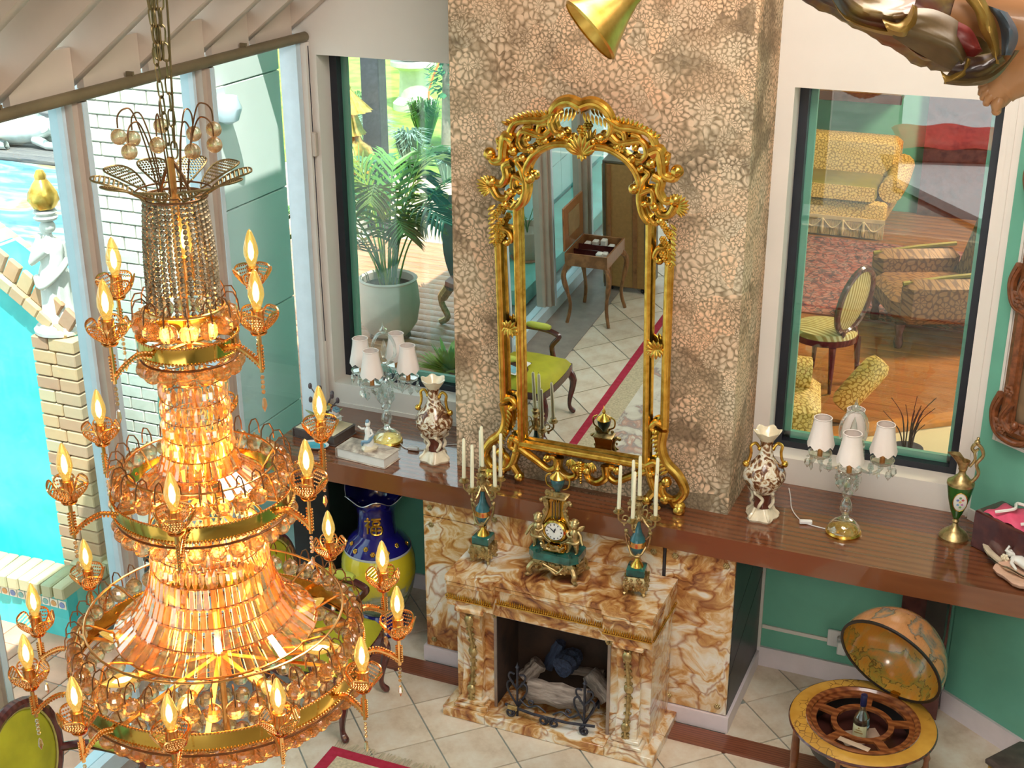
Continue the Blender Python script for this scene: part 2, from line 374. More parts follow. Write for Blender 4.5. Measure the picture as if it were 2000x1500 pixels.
def m_bulb():
    t = NT('bulb_glass'); t.N.remove(t.b); tr_ = t.n('BsdfTransparent'); tr_.inputs[0].default_value = (1,.86,.50,1); gl = t.n('BsdfGlossy'); gl.inputs['Roughness'].default_value = .03
    em = t.n('Emission'); em.inputs[0].default_value = (1,.62,.12,1); em.inputs[1].default_value = .9
    lw = t.n('LayerWeight'); lw.inputs[0].default_value = .4; m = t.n('MixShader'); t.l(lw.outputs['Facing'], m.inputs[0]); t.l(tr_.outputs[0], m.inputs[1]); t.l(gl.outputs[0], m.inputs[2])
    a = t.n('MixShader'); a.inputs[0].default_value = .35; t.l(m.outputs[0], a.inputs[1]); t.l(em.outputs[0], a.inputs[2]); t.l(a.outputs[0], t.out.inputs[0])
    try: t.m.cycles.emission_sampling = 'NONE'
    except Exception: pass
    return t.m
MT['bulb'] = m_bulb()
def m_mirror():
    t = NT('mirror_silver'); t.col((.93,.97,.96)); return t.fin(0.0, 1)
MT['mirror'] = m_mirror()

# ================================================================ the setting
def clip(poly, x0, x1, y0, y1):
    for ax, lim, sg in ((0, x0, 1), (0, x1, -1), (1, y0, 1), (1, y1, -1)):
        out = []
        for i in range(len(poly)):
            a, b = poly[i-1], poly[i]; da, db = sg*(a[ax]-lim), sg*(b[ax]-lim)
            if (da >= 0) != (db >= 0):
                t = da/(da-db); out.append((a[0]+(b[0]-a[0])*t, a[1]+(b[1]-a[1])*t))
            if db >= 0: out.append(b)
        poly = out
        if len(poly) < 3: return []
    return poly
floor = struct('floor', MB().box(-1.95, 1.75, -6.2, .02, -.10, -.007), MT['grout'])
struct('floor_side', MB().box(1.75, 7, -9.0, .02, -.10, 0), MT['tile']); struct('floor_front', MB().box(-1.95, 1.75, -9.0, -6.2, -.10, 0), MT['tile'])
TS = .34; OX, OY = -.7605, -1.120; tile_full = None; hs = (TS-.009)/2*math.sqrt(2)
REG = [(-1.50, 1.75, -6.2, -.872), (-1.93, -.89, -.738, 0), (.89, 1.75, -.738, 0)]
for i in range(-26, 27):
    for j in range(-26, 27):
        cx = OX+(i-j)*TS/math.sqrt(2); cy_ = OY+(i+j+1)*TS/math.sqrt(2)
        for (x0, x1, y0, y1) in REG:
            if cx < x0-.3 or cx > x1+.3 or cy_ < y0-.3 or cy_ > y1+.3: continue
            p = [(cx-hs, cy_), (cx, cy_-hs), (cx+hs, cy_), (cx, cy_+hs)]
            q = clip(p, x0, x1, y0, y1)
            if len(q) < 3: continue
            ar = abs(sum(q[k-1][0]*q[k][1]-q[k][0]*q[k-1][1] for k in range(len(q))))/2
            if ar < .002: continue
            if ar > .99*2*hs*hs:
                if tile_full is None:
                    tile_full = MB().prism([(a-cx, b-cy_) for a, b in p], -.012, 0).mesh('tile', MT['tile'])
                link('tile', tile_full, floor, (cx, cy_, 0))
            else:
                link('tile', MB().prism([(a-cx, b-cy_) for a, b in q], -.012, 0).mesh('tile', MT['tile']), floor, (cx, cy_, 0))
struct('floor_balcony', MB().box(-1.8, 6.5, -9.9, -6.25, 2.70, 2.92), MT['white'])
wfl = MB(); wfl.box(-2.0, -.75, -10.02, -9.91, 0, 2.69); wfl.box(3.3, 6.6, -10.02, -9.91, 0, 2.69); struct('added_wall_front_lower', wfl, MT['white']); struct('added_wall_front', MB().box(-2.0, 6.6, -10.02, -9.91, 2.93, 11), MT['white']); struct('added_wall_side', MB().box(6.5, 6.6, -9.9, -3.3, 0, 9.5), MT['white'])  # unseen walls, added to cut the even fill from the open front and side
struct('trim_1', MB().box(-1.93, 2.55, -.872, -.738, -.01, .014), MT['strip'])           # wood threshold in the floor
struct('trim_2', MB().box(-1.93, -1.50, -6.2, -.872, -.01, .006), mk('grey_stone_band', (.30,.25,.22), .4, var=.15, scale=9))

# back wall with two window openings
LWx0, LWx1, RWx0, RWx1, Wz0, Wz1 = -1.825, -.80, .857, 1.832, 1.325, 3.30
def wall_with_windows(y0, y1, xa, xb):
    m = MB()
    for a, b in ((xa, LWx0), (LWx1, RWx0), (RWx1, xb)): m.box(a, b, y0, y1, 1.056, 7)
    for a, b in ((LWx0, LWx1), (RWx0, RWx1)): m.box(a, b, y0, y1, 1.056, Wz0); m.box(a, b, y0, y1, Wz1, 7)
    return m
struct('wall_back', wall_with_windows(0, .14, -2.02, 1.95), MT['white'])
struct('wall_back_outer', wall_with_windows(.22, .30, -2.02, 2.4), MT['green'])
struct('wall_back_lower', MB().box(-2.02, 1.95, 0, .14, 0, 1.056), MT['green'])
for k, (a, b) in enumerate(((LWx0, LWx1), (RWx0, RWx1))):
    m = MB(); w = .045
    m.box(a, a+w, .14, .22, Wz0, Wz1); m.box(b-w, b, .14, .22, Wz0, Wz1); m.box(a+w, b-w, .14, .22, Wz0, Wz0+w*.8); m.box(a+w, b-w, .14, .22, Wz1-.012, Wz1)
    fr = struct('window_%d' % (k+1), m, MT['black'])
    part('pane', MB().box(a+w, b-w, .178, .186, Wz0+w*.8, Wz1-.012), MT['pane'], fr)
    g = MB(); g.box(a+w, a+w+.035, .192, .22, Wz0+.03, Wz1); g.box(b-w-.02, b-w, .192, .22, Wz0+.03, Wz1); g.box(a+w, b-w, .192, .22, Wz0+.03, Wz0+.075)
    part('inner_bead', g, MT['green'], fr)
m = MB(); m.box(1.862, 1.905, -.012, 0, 1.175, 4.5); m.box(1.905, 1.925, -.022, 0, 1.175, 4.5); m.box(1.880, 1.890, -.018, 0, 1.175, 4.5)
struct('trim_3', m, MT['white'])
struct('trim_4', MB().box(-1.815, -.78, -.008, 0, 1.175, 1.20), MT['white'])
struct('baseboard_back_left', MB().box(-1.93, -.885, -.016, 0, 0, .105), MT['skirting'])
struct('baseboard_back_right', MB().box(.885, 1.95, -.016, 0, 0, .125), MT['skirting'])

# chimney breast, papered above the shelf, onyx panels below it
struct('wall_chimney', MB().box(-.773, .772, -.48, -.001, 1.175, 7), MT['wallpaper'])
base = struct('wall_chimney_base', MB().box(-.872, .872, -.685, -.001, 0, 1.056), MT['slate'])
bb = MB(); bb.box(-.90, .90, -.712, -.685, 0, .098); bb.box(.872, .90, -.685, -.016, 0, .098); bb.box(-.90, -.872, -.685, -.016, 0, .098)
struct('baseboard_chimney', bb, MT['skirting'])
ros = MB()
for k in range(6):
    a = k*PI/3; ros.sph((.011*math.cos(a), 0, .011*math.sin(a)), .0075, 6, 4, sc=(1,.5,1))
ros.sph((0,-.002,0), .008, 6, 4, sc=(1,.6,1)); ros_me = ros.mesh('rosette', MT['bronze'])
def panel(x0, x1, z0, z1, corners=True):
    p = part('marble_panel', MB().bbox(x0+.002, x1-.002, -.700, -.685, z0+.002, z1-.002, .003), MT['marble'], base)
    if corners:
        for x in (x0+.05, x1-.05):
            for z in (z0+.05, z1-.05): link('rosette', ros_me, p, (x, -.703, z))
panel(-.885, -.50, .10, .945); panel(-.885, -.50, .945, 1.054, False); panel(-.50, .50, .10, .80, False); panel(-.50, .50, .80, 1.054, True); panel(.515, .885, .10, 1.054)
for x in (-.84, -.55): link('rosette', ros_me, base, (x, -.703, 1.0))
part('brass_strip', MB().box(.502, .513, -.694, -.686, .10, 1.054), MT['slate'], base)
# dark side cladding of three slanted boards
for k, (a, b, c, d) in enumerate(((.10, .10, .34, .62), (.35, .63, .62, .90), (.63, .91, 1.054, 1.054))):
    part('side_board', MB().add([(.885,-.685,a),(.885,-.017,b),(.885,-.017,d),(.885,-.685,c),(.873,-.685,a),(.873,-.017,b),(.873,-.017,d),(.873,-.685,c)],
         [(0,1,2,3),(7,6,5,4),(0,4,5,1),(1,5,6,2),(2,6,7,3),(3,7,4,0)]), MT['slate'], base)
part('corner_bead', MB().box(.886, .902, -.018, -.002, .125, 1.054), MT['white'], base)

# angled right-hand wall
WM = Matrix(((.82,.572,0,1.925),(-.572,.82,0,-.035),(0,0,1,0),(0,0,0,1)))
struct('wall_right', MB().box(0, 5.6, 0, .15, 0, 9, WM), MT['green'])
struct('baseboard_right', MB().box(0, 4.2, -.018, 0, 0, .125, WM), MT['skirting'])
m = MB()
for a, b, c, d in ((.085,.112,1.66,3.6),(.112,1.30,1.66,1.687),(.112,1.30,3.573,3.6),(1.30,1.327,1.66,3.6)):
    m.box(a, b, -.016, 0, c, d, WM); m.box(a+.006, b-.006, -.024, -.016, c+.006, d-.006, WM)
struct('trim_5', m, MT['white'])
struct('trim_6', MB().box(.112, 1.30, -.006, 0, 1.687, 3.573, WM), mk('tan_panel', (.58,.42,.34), .6, var=.06))
struct('trim_7', MB().box(0, 4.2, -.012, 0, 1.175, 1.235, WM), MT['white'])

# glazed left wall
gl = struct('window_3', MB().box(-2.02, -1.90, -6.9, .0, 0, .11), MT['frameblue'])
mul = MB(); mul.box(-1.985, -1.885, -.065, .035, .11, 3.37); mul.box(-2.01, -1.93, .035, .062, .11, 3.37); mul.box(-1.885, -1.862, -.03, .005, .11, 3.37)
mul_me = mul.mesh('mullion', MT['taupe'])
mb_ = MB(); mb_.box(-2.0, -1.925, -.088, -.066, .11, 3.37); mb_.box(-1.8615, -1.856, -.028, .003, .11, 3.37); mbm = mb_.mesh('glazing_bead', MT['frameblue'])
ys = [-.93, -1.895, -2.86, -3.83, -4.80, -5.75, -6.70]
for y in ys:
    o = link('mullion', mul_me, gl, (0, y, 0)); link('glazing_bead', mbm, o)
yy = [-.10]+ys
for a, b in zip(yy[:-1], yy[1:]): part('pane', MB().box(-1.958, -1.952, b+.07, a-.09, .11, 3.40), MT['pane_left'], gl)
part('jamb', MB().box(-2.0, -1.89, -.10, -.055, .11, 3.37), MT['frameblue'], gl); part('jamb', MB().box(-2.0, -1.86, -.05, -.012, .11, 3.37), MT['white'], gl); part('jamb', MB().box(-1.905, -1.875, -.012, 0, .11, 3.37), MT['taupe'], gl)
# sloped timber ceiling
SL = math.atan(.337/.442)
ceil = struct('ceiling', MB().box(.36, 11.0, -9.0, .30, .33, .40, Tm(-2.15, 0, 3.25) @ Ry(-SL)), MT['ceil'])
for k in range(3, 17):
    part('plank', MB().box(k*.135+.004, k*.135+.131, -4.6, .28, .30, .329, Tm(-2.15, 0, 3.25) @ Ry(-SL)), MT['ceil'], ceil)
raf = MB(); raf.bbox(-.05, 5.2, -.03, .03, 0, .21, .004, Ry(-SL)); raf_me = raf.mesh('rafter', MT['rafter'])
ry = [-.06, -.486, -.884, -1.396, -1.861, -2.325, -2.80, -3.27, -3.74]
for y in ry: link('rafter', raf_me, ceil, (-1.95, y, 3.43))
for a, b in zip(ry[:-1], ry[1:]): part('blocking', MB().box(-1.955, -1.915, b+.031, a-.031, 3.41, 3.60), MT['rafter'], ceil)
part('wall_plate', MB().box(-2.02, -1.90, -6.9, .0, 3.37, 3.408), MT['frameblue'], ceil)
pr_ = MB().tube([(-1.872, -6.9, 3.40), (-1.872, -3, 3.40), (-1.872, .0-.03, 3.40)], .028, 12)
for y in (-.62, -1.55, -2.4): pr_.box(-1.90, -1.862, y-.006, y+.006, 3.40, 3.445)
o = part('pipe_rail', pr_, MT['pipe']); tag(o, 'dark bronze pipe running under the rafters above the glass wall', 'pipe')
sn = thing('door_sensor', 'small beige contact sensor on white corner post with thin cable', 'sensor', (-1.86, -.03, 2.80))
part('housing', MB().bbox(0, .028, -.018, .018, -.07, .07, .006), MT['ceil'], sn); part('cable', MB().tube([(.002, .004, .07), (.002, .005, .55)], .003, 5), MT['iron'], sn)
part('cable', MB().tube([(.002, .004, -.07), (.002, .0, -.7), (.002,.006,-1.2)], .003, 5), MT['iron'], sn)
# socket and cable duct on the green wall
sk = thing('wall_socket', 'white wall socket with plugged-in adapter and cable duct beside globe bar', 'socket', (1.335, 0, .27))
part('plate', MB().bbox(-.062, .062, -.012, 0, -.045, .062, .004), MT['plastic'], sk); part('adapter', MB().bbox(0, .055, -.055, -.012, -.065, .02, .006), MT['plastic'], sk)
part('plug', MB().bbox(-.005, .05, -.04, -.012, .0, .04, .006), mk('grey_plastic', (.55,.52,.50), .4), sk)
part('duct', MB().box(-.43, -.062, -.010, 0, -.022, .0), MT['white'], sk)

# ================================================================ shelf, mirror, fireplace
sh = thing('wall_shelf', 'long dark reddish-brown wooden shelf running below both windows and chimney breast', 'shelf', (0,0,0))
part('board', MB().prism([(-1.885,-.733),(2.86,-.733),(2.86,-.70),(1.94,-.055),(1.925,-.002),(-1.885,-.002)], 1.057, 1.175), MT['shelf'], sh)
part('support', MB().bbox(-1.87, -1.61, -.50, -.03, .0, 1.056, .005), MT['blackwood'], sh)
part('support', MB().box(1.66, 1.91, -.16, -.02, .0, 1.056), MT['mahog'], sh)
part('bracket', MB().box(1.80, 1.90, -.40, -.17, .55, 1.056), MT['blackwood'], sh)

def leaf(m, c, d, L, w, th=.35, nrm=(0,-1,0)):   # flattened pointed leaf from c along d
    d = Vector(d).normalized(); y = Vector(nrm); x = d.cross(y)
    x = x.normalized() if x.length > 1e-5 else d.orthogonal().normalized(); y = x.cross(d)*-1
    M = Matrix(((x.x,y.x,d.x,c[0]),(x.y,y.y,d.y,c[1]),(x.z,y.z,d.z,c[2]),(0,0,0,1)))
    pr = [(0,0),(.55,.18),(1,.42),(.8,.68),(.4,.88),(0,1)]
    m.lathe([(r*w/2, z*L) for r, z in pr], 7, M=M @ Sc(1, th, 1))
def scroll(m, pts, r0, r1, y=-.028, ball=1.5, n=8, ridge=True):
    P = catmull([(p[0], y, p[1]) for p in pts], 6); L = len(P); rr = [r0+(r1-r0)*i/(L-1) for i in range(L)]
    m.tube(P, rr, n, flat=(0,1,0))
    if ridge: m.tube([(p[0], p[1]-rr[i]*.85, p[2]) for i, p in enumerate(P)], [q*.32 for q in rr], 5, flat=(0,1,0))
    if ball: m.sph((P[-1][0], y-.006, P[-1][2]), r1*ball, 8, 6)
def fan(m, c, a0, a1, n, L, w, y=-.035, th=.5):
    for i in range(n):
        a = R_(a0+(a1-a0)*i/(n-1)); k = 1-.25*abs(2*i/(n-1)-1)
        leaf(m, (c[0], y, c[1]), (math.cos(a), -.22, math.sin(a)), L*k, w, th)
def flower(m, c, r, y=-.045):
    for k in range(6):
        a = k*PI/3; m.sph((c[0]+r*.6*math.cos(a), y, c[1]+r*.6*math.sin(a)), r*.45, 6, 4, sc=(1,.6,1))
    m.sph((c[0], y-.006, c[1]), r*.4, 6, 4)
mir = thing('wall_mirror', 'tall rococo wall mirror in pierced gilt frame leaning on chimney breast', 'mirror', (0, -.53, 1.178))
mir.rotation_euler = (.055, 0, 0)
out = [(-.40,.16),(-.44,.5),(-.44,1.45),(-.42,1.62),(-.37,1.78),(-.35,1.93),(-.20,2.0),(-.12,2.07),(0,2.09),(.12,2.07),(.20,2.0),(.35,1.93),(.37,1.78),(.42,1.62),(.445,1.45),(.44,.5),(.40,.16),(.30,.22),(-.30,.22)]
part('glass', MB().prism(out, 0, .012, Matrix(((1,0,0,0),(0,0,1,0),(0,1,0,0),(0,0,0,1)))), MT['mirror'], mir, flatsh=True)
part('backboard', MB().prism([(x*.98, z*.995) for x, z in out], .0125, .02, Matrix(((1,0,0,0),(0,0,1,0),(0,1,0,0),(0,0,0,1)))), MT['walnut'], mir, flatsh=True)
def rail(name, pts, r):
    m = MB(); P = [(p[0], -.022, p[1]) for p in pts]
    m.tube(P, r, 8, flat=(0,1,0)); m.tube([(p[0], p[1]-r*.75, p[2]) for p in P], r*.45, 6, flat=(0,1,0))
    part(name, m, MT['gold'], mir)
for sgn in (-1, 1):
    S = lambda L: [(sgn*a, b) for a, b in L]
    rail('outer_rail', S([(.442,.48),(.443,1.0),(.447,1.46)]), .024); rail('inner_rail', S([(.348,.26),(.345,.9),(.343,1.585)]), .021)
    m = MB(); scroll(m, S([(.012,1.885),(.06,1.905),(.14,1.90),(.225,1.855),(.275,1.795),(.29,1.74),(.265,1.72)]), .022, .018); part('arch_rail', m, MT['gold'], mir)
    m = MB(); scroll(m, S([(.345,1.56),(.31,1.60),(.292,1.68),(.31,1.76),(.335,1.80),(.30,1.82)]), .022, .014); scroll(m, S([(.30,1.70),(.35,1.72),(.36,1.66),(.32,1.65)]), .017, .012); part('side_scroll', m, MT['gold'], mir)
    m = MB(); scroll(m, S([(.0,2.095),(.06,2.115),(.12,2.09),(.155,2.03),(.14,1.965),(.095,1.95)]), .034, .016); scroll(m, S([(.145,1.97),(.10,1.935),(.06,1.93)]), .018, .012)
    for k in range(7): leaf(m, (sgn*(.02+.02*k), -.05, 2.075-.004*k), (sgn*.3, -.3, -1), .05, .018)
    part('crest_scroll', m, MT['gold'], mir)
    m = MB(); scroll(m, S([(.13,2.055),(.19,2.015),(.26,2.01),(.335,1.99),(.37,1.92),(.35,1.85)]), .027, .018)
    for k in range(11): 
        t = k/10; leaf(m, (sgn*(.16+.20*t), -.035, 2.025-.05*t*t), (sgn*(.25+.5*t), -.35, .9-.5*t), .055-.012*abs(t-.5), .022, .6)
    part('shoulder_scroll', m, MT['gold'], mir)
    m = MB(); scroll(m, S([(.15,1.965),(.19,1.935),(.245,1.945),(.30,1.95),(.325,1.90),(.30,1.86),(.255,1.865)]), .022, .015); scroll(m, S([(.17,2.0),(.21,1.985),(.215,1.94),(.18,1.915)]), .017, .013); scroll(m, S([(.25,1.98),(.29,1.965),(.27,1.92)]), .016, .012)
    flower(m, (sgn*.205, 1.915), .022); part('fret_scroll', m, MT['gold'], mir)
    m = MB(); scroll(m, S([(.345,1.90),(.385,1.915),(.40,1.86),(.41,1.805),(.455,1.79),(.475,1.825)]), .036, .022); scroll(m, S([(.41,1.885),(.43,1.90),(.42,1.86)]), .016, .012); part('ear_scroll', m, MT['gold'], mir)
    m = MB(); scroll(m, S([(.36,1.79),(.395,1.77),(.39,1.72),(.42,1.675),(.47,1.685)]), .027, .02); fan(m, (sgn*.47, 1.655), *((-50, 110) if sgn > 0 else (70, 230)), 11, .085, .026); scroll(m, S([(.47,1.66),(.44,1.61),(.395,1.605),(.37,1.64)]), .024, .015); scroll(m, S([(.345,1.58),(.37,1.56),(.40,1.575)]), .019, .014); part('fan_ornament', m, MT['gold'], mir)
    m = MB()
    for k in range(9): flower(m, (sgn*(.435+.016*((k*7) % 3-1)), 1.56-.024*k), .02)
    for k in range(8): leaf(m, (sgn*.45, -.04, 1.57-.025*k), (sgn*.8, -.3, -.6), .05, .02)
    scroll(m, S([(.43,1.44),(.39,1.43),(.375,1.39),(.40,1.375)]), .018, .013); part('flower_garland', m, MT['gold'], mir)
    m = MB(); fan(m, (sgn*.40, .90), *((60, 200) if sgn > 0 else (-20, 120)), 7, .075, .03); fan(m, (sgn*.395, .925), *((200, 320) if sgn > 0 else (220, 340)), 6, .07, .028); part('mid_shell', m, MT['gold'], mir)
    m = MB(); scroll(m, S([(.442,.49),(.40,.505),(.375,.47),(.40,.45)]), .02, .014); part('rail_end_scroll', m, MT['gold'], mir)
    m = MB(); scroll(m, S([(.435,.47),(.425,.38),(.455,.29),(.525,.22),(.56,.14),(.52,.075),(.455,.085),(.435,.14),(.465,.175)]), .034, .02); scroll(m, S([(.36,.25),(.38,.17),(.41,.10),(.46,.07)]), .026, .02); scroll(m, S([(.36,.25),(.40,.27),(.41,.22),(.375,.20)]), .022, .016)
    for k in range(10): leaf(m, (sgn*(.425+.006*k), -.05, .45-.022*k), (-sgn*.7, -.2, -.5), .055, .02)
    part('corner_scroll', m, MT['gold'], mir)
    m = MB(); scroll(m, S([(.50,.085),(.515,.05),(.545,.045),(.535,.02)]), .03, .022, ridge=False); part('foot', m, MT['gold'], mir); m = MB(); scroll(m, S([(.40,.11),(.375,.07),(.36,.045)]), .024, .02, ridge=False); part('foot', m, MT['gold'], mir)
    m = MB(); scroll(m, S([(.36,.22),(.30,.185),(.25,.155),(.19,.12),(.145,.15),(.155,.195),(.195,.19)]), .024, .016); scroll(m, S([(.13,.205),(.135,.14),(.085,.095),(.035,.11),(.03,.155)]), .028, .018); fan(m, (sgn*.06, .21), *((-140, -60) if sgn > 0 else (-120, -40)), 5, .07, .026); part('apron_scroll', m, MT['gold'], mir)
rail('bottom_rail', [(-.36,.243),(0,.243),(.36,.243)], .024)
m = MB(); fan(m, (.008, 1.865), 25, 155, 9, .115, .032, y=-.05); fan(m, (.008, 1.88), -150, -30, 5, .05, .03); flower(m, (.008, 1.985), .025); part('shell_crest', m, MT['gold'], mir)
m = MB()
for k in range(9): m.sph((0, -.05, .205-.015*k), .012-.0006*k, 7, 5)
fan(m, (0, .20), -160, -20, 7, .075, .028); part('apron_pendant', m, MT['gold'], mir)

# ---------------------------------------------------------------- fireplace (local x = world-.02, y = world+.70)
fp = thing('fireplace', 'onyx marble fireplace surround with gilt mounts and raised hearth', 'fireplace', (.02, -.702, 0))
for a, b in ((-.592,-.345),(-.345,.335),(.335,.60)): part('hearth_block', MB().bbox(a+.0008, b-.0008, -.443, -.001, 0, .062, .004), MT['marble'], fp)
for sg in (-1, 1):
    x0, x1 = sorted((sg*.322, sg*.545))
    part('pier', MB().box(x0, x1, -.335, -.001, .0622, .69), MT['marble'], fp)
    part('plinth', MB().bbox(*sorted((sg*.345, sg*.53)), -.425, -.336, .0622, .088, .005), MT['marble'], fp); part('plinth', MB().bbox(*sorted((sg*.36, sg*.515)), -.412, -.336, .0885, .115, .005), MT['marble'], fp)
    prof = [(-.336,.1155),(-.395,.1155),(-.392,.17),(-.372,.25),(-.362,.34),(-.368,.43),(-.388,.52),(-.408,.59),(-.408,.645),(-.395,.66),(-.336,.66)]
    part('column', MB().prism(prof, -.058, .058, Matrix(((0,0,1,sg*.437),(1,0,0,0),(0,1,0,0),(0,0,0,1)))), MT['marble'], fp)
    part('capital', MB().bbox(*sorted((sg*.355, sg*.52)), -.424, -.336, .6605, .6895, .006), MT['marble'], fp)
    g = MB(); P = catmull([(sg*.437, y-.006, z) for y, z in prof[1:9]], 4); g.tube(P, .012, 6)
    for i, p in enumerate(P):
        if i % 2 == 0:
            g.sph((p[0]-.014, p[1], p[2]), .009, 6, 4); g.sph((p[0]+.014, p[1], p[2]+.006), .009, 6, 4)
    for zc, yc in ((.62,-.418),(.40,-.374),(.18,-.402)): g.sph((sg*.437, yc, zc), .026, 8, 6, sc=(1,.5,1.2))
    part('gilt_mount', g, MT['bronze'], fp)
part('lintel', MB().box(-.3215, .3215, -.365, -.001, .652, .702), MT['marble'], fp)
for a, b, yf in ((-.565,-.302,-.425),(-.302,.302,-.385),(.302,.565,-.425)):
    part('entablature', MB().box(a, b, yf+.012, -.001, .703 if abs(a) == .302 and b == .302 else .690, .812), MT['marble'], fp)
    part('cornice', MB().bbox(a, b, yf-.002, -.001, .8125, .842, .006), MT['marble'], fp)
    g = MB(); n = int((b-a)/.0125)
    for i in range(n):
        x = a+.006+(b-a-.012)*(i+.5)/n
        g.sph((x, yf+.006, .742), .007, 6, 4, sc=(.8,.7,1)); g.add([(x-.005,yf+.004,.750),(x+.005,yf+.004,.750),(x,yf+.008,.768),(x,yf-.003,.752)], [(0,1,3),(1,2,3),(2,0,3)])
    g.box(a, b, yf+.003, yf+.012, .728, .735)
    if b-a < .4:   # return along the side
        xs = a-.004 if a < 0 else b+.004
        for i in range(28): g.sph((xs, yf+.012+.0145*i, .742), .007, 6, 4)
    part('gilt_frieze', g, MT['gold'], fp)
part('mantel_top', MB().prism([(-.566,-.43),(-.300,-.43),(-.300,-.39),(.300,-.39),(.300,-.43),(.566,-.43),(.566,-.001),(-.566,-.001)], .8425, .873), MT['marble'], fp)
fb = MB(); fb.box(-.3215, .3215, -.03, -.0015, .063, .651); fb.box(-.3215, -.318, -.335, -.03, .063, .651); fb.box(.318, .3215, -.335, -.03, .063, .651)
part('firebox', fb, MT['soot'], fp)
tr = MB(); tr.box(-.326, -.310, -.345, -.336, .0625, .651); tr.box(.310, .326, -.345, -.336, .0625, .651); tr.box(-.31, .31, -.345, -.336, .636, .651)
part('opening_trim', tr, mk('steel_trim', (.36,.30,.27), .35, .7), fp)
g = MB(); flower(g, (.318, .64), .022, y=-.352); flower(g, (-.318, .64), .014, y=-.352); part('rosette', g, MT['bronze'], fp)
# fire basket and logs
fg = thing('fire_grate', 'black wrought-iron fire grate with scrolled uprights inside the fireplace', 'grate', (.03, -1.045, .063))
def wi(pts, r=.007): return MB().tube(pts, r, 6)
part('front_bar', wi([(-.26,-.03,.055),(-.1,-.05,.05),(.1,-.05,.05),(.25,-.03,.055)], .008), MT['iron'], fg)
for sx in (-.19, .19):
    m = MB(); m.tube([(sx,-.03,.0),(sx,-.03,.30)], .007, 6); m.lathe([(0,.0),(.012,.006),(.004,.02),(0,.04)], 8, (sx,-.03,.30))
    for s2 in (-1, 1):
        m.tube(catmull([(sx,-.032,.07),(sx+s2*.05,-.032,.15),(sx+s2*.055,-.032,.20),(sx+s2*.03,-.032,.215),(sx+s2*.022,-.032,.19)], 5), .0060, 5)
        m.tube(catmull([(sx,-.032,.17),(sx+s2*.045,-.032,.235),(sx+s2*.04,-.032,.265),(sx+s2*.015,-.032,.262)], 5), .0060, 5)
    part('upright', m, MT['iron'], fg)
m = MB()
def spiral(c, r, dirn, turns=1.3, n=16, rev=1): return [(c[0]+rev*r*(1-.6*i/n)*math.cos(dirn+turns*2*PI*i/n), c[1], c[2]+r*(1-.6*i/n)*math.sin(dirn+turns*2*PI*i/n)) for i in range(n+1)]
for x in (-.22, -.03, .03, .20): m.tube(spiral((x, -.055, .030), .027, PI/2, 1.3, 16, 1 if x > 0 else -1), .0070, 6)
for x0_, x1_ in ((-.17,-.02),(.17,.02)): m.tube(catmull([(x0_,-.045,.12),((x0_*2+x1_)/3,-.045,.085),((x0_+x1_*2)/3,-.045,.105),(x1_,-.045,.075)], 5), .005, 5); m.tube(spiral((x0_*.62, -.045, .115), .018, 0), .004, 5)
part('scrollwork', m, MT['iron'], fg)
for sx in (-.19, .19): part('rear_bar', wi([(sx,-.03,.05),(sx,.20,.05),(sx,.20,0)], .007), MT['iron'], fg)
part('badge', MB().bbox(-.235, -.18, -.062, -.05, .05, .078, .002), MT['bronze'], fg)
def log(label, p0, p1, r, mat, cap=None):
    p0 = Vector(p0); p1 = Vector(p1); L = (p1-p0).length; m = MB(); rnd = random.Random(int(r*1e4)); ph = rnd.random()*6
    n = 9; m.lathe([(0,0)]+[(r*(1+.10*math.sin(i*1.7+ph)), L*i/n) for i in range(n+1)]+[(0,L)], 14, rfun=lambda rr, z, a: rr*(1+.10*math.sin(3*a+ph+6*z)+.05*math.sin(7*a+9*z)))
    o = part('firewood_log', m, mat); o.matrix_world = frame(p0, p1-p0); tag(o, label, 'log', 'logs in the fireplace'); return o
log('large grey split log lying across the front of the grate', (-.13,-.985,.185), (.20,-.975,.185), .060, MT['log'])
log('grey bark log leaning down to the right of the grate', (.17,-.865,.29), (.295,-.885,.18), .050, MT['log'])
log('short brown log at the left end of the grate', (-.20,-.875,.17), (-.13,-.835,.26), .045, MT['log'])
log('dark charred branch standing up behind the left upright', (-.105,-.775,.20), (-.03,-.765,.37), .032, MT['logdark'])
log('short blue-black log with its round end facing out', (.03,-.905,.31), (.05,-.775,.31), .058, MT['logdark'])
log('thin grey branch lying behind the blue-black log', (.0,-.765,.205), (.22,-.765,.225), .024, MT['log'])

# ================================================================ mantel clock and candelabra
def relief(m, x0, x1, z0, z1, y, n, r, seed=1, M=None):
    rn = random.Random(seed)
    for _ in range(n): m.sph((rn.uniform(x0,x1), y+rn.uniform(-.3,.3)*r, rn.uniform(z0,z1)), r*rn.uniform(.6,1.2), 6, 4, M=M, sc=(1,.7,1))
ck = thing('mantel_clock', 'gilt bronze lyre clock with two cherubs on green marble base, centre of mantel', 'clock', (-.012, -.885, .8745), sc=.94)
m = MB(); m.lathe([(.095,.035),(.128,.06),(.132,.085),(.112,.115),(0,.116)], 4, M=Sc(1.35,.88,1) @ Rz(PI/4))
relief(m, -.10, .10, .045, .105, -.085, 46, .011, 3); m.tube(catmull([(-.07,-.09,.05),(-.02,-.10,.075),(.03,-.10,.05),(.07,-.09,.09)], 5), .007, 6); m.tube([(-.05,-.095,.095),(.06,-.095,.05)], .005, 6)
for s in (-1, 1):
    for k in range(4): m.tube([(s*.135, -.05+.0, .05+.017*k), (s*.148, 0, .05+.017*k), (s*.135, .05, .05+.017*k)], .009, 6)
part('bombe_base', m, MT['bronze'], ck)
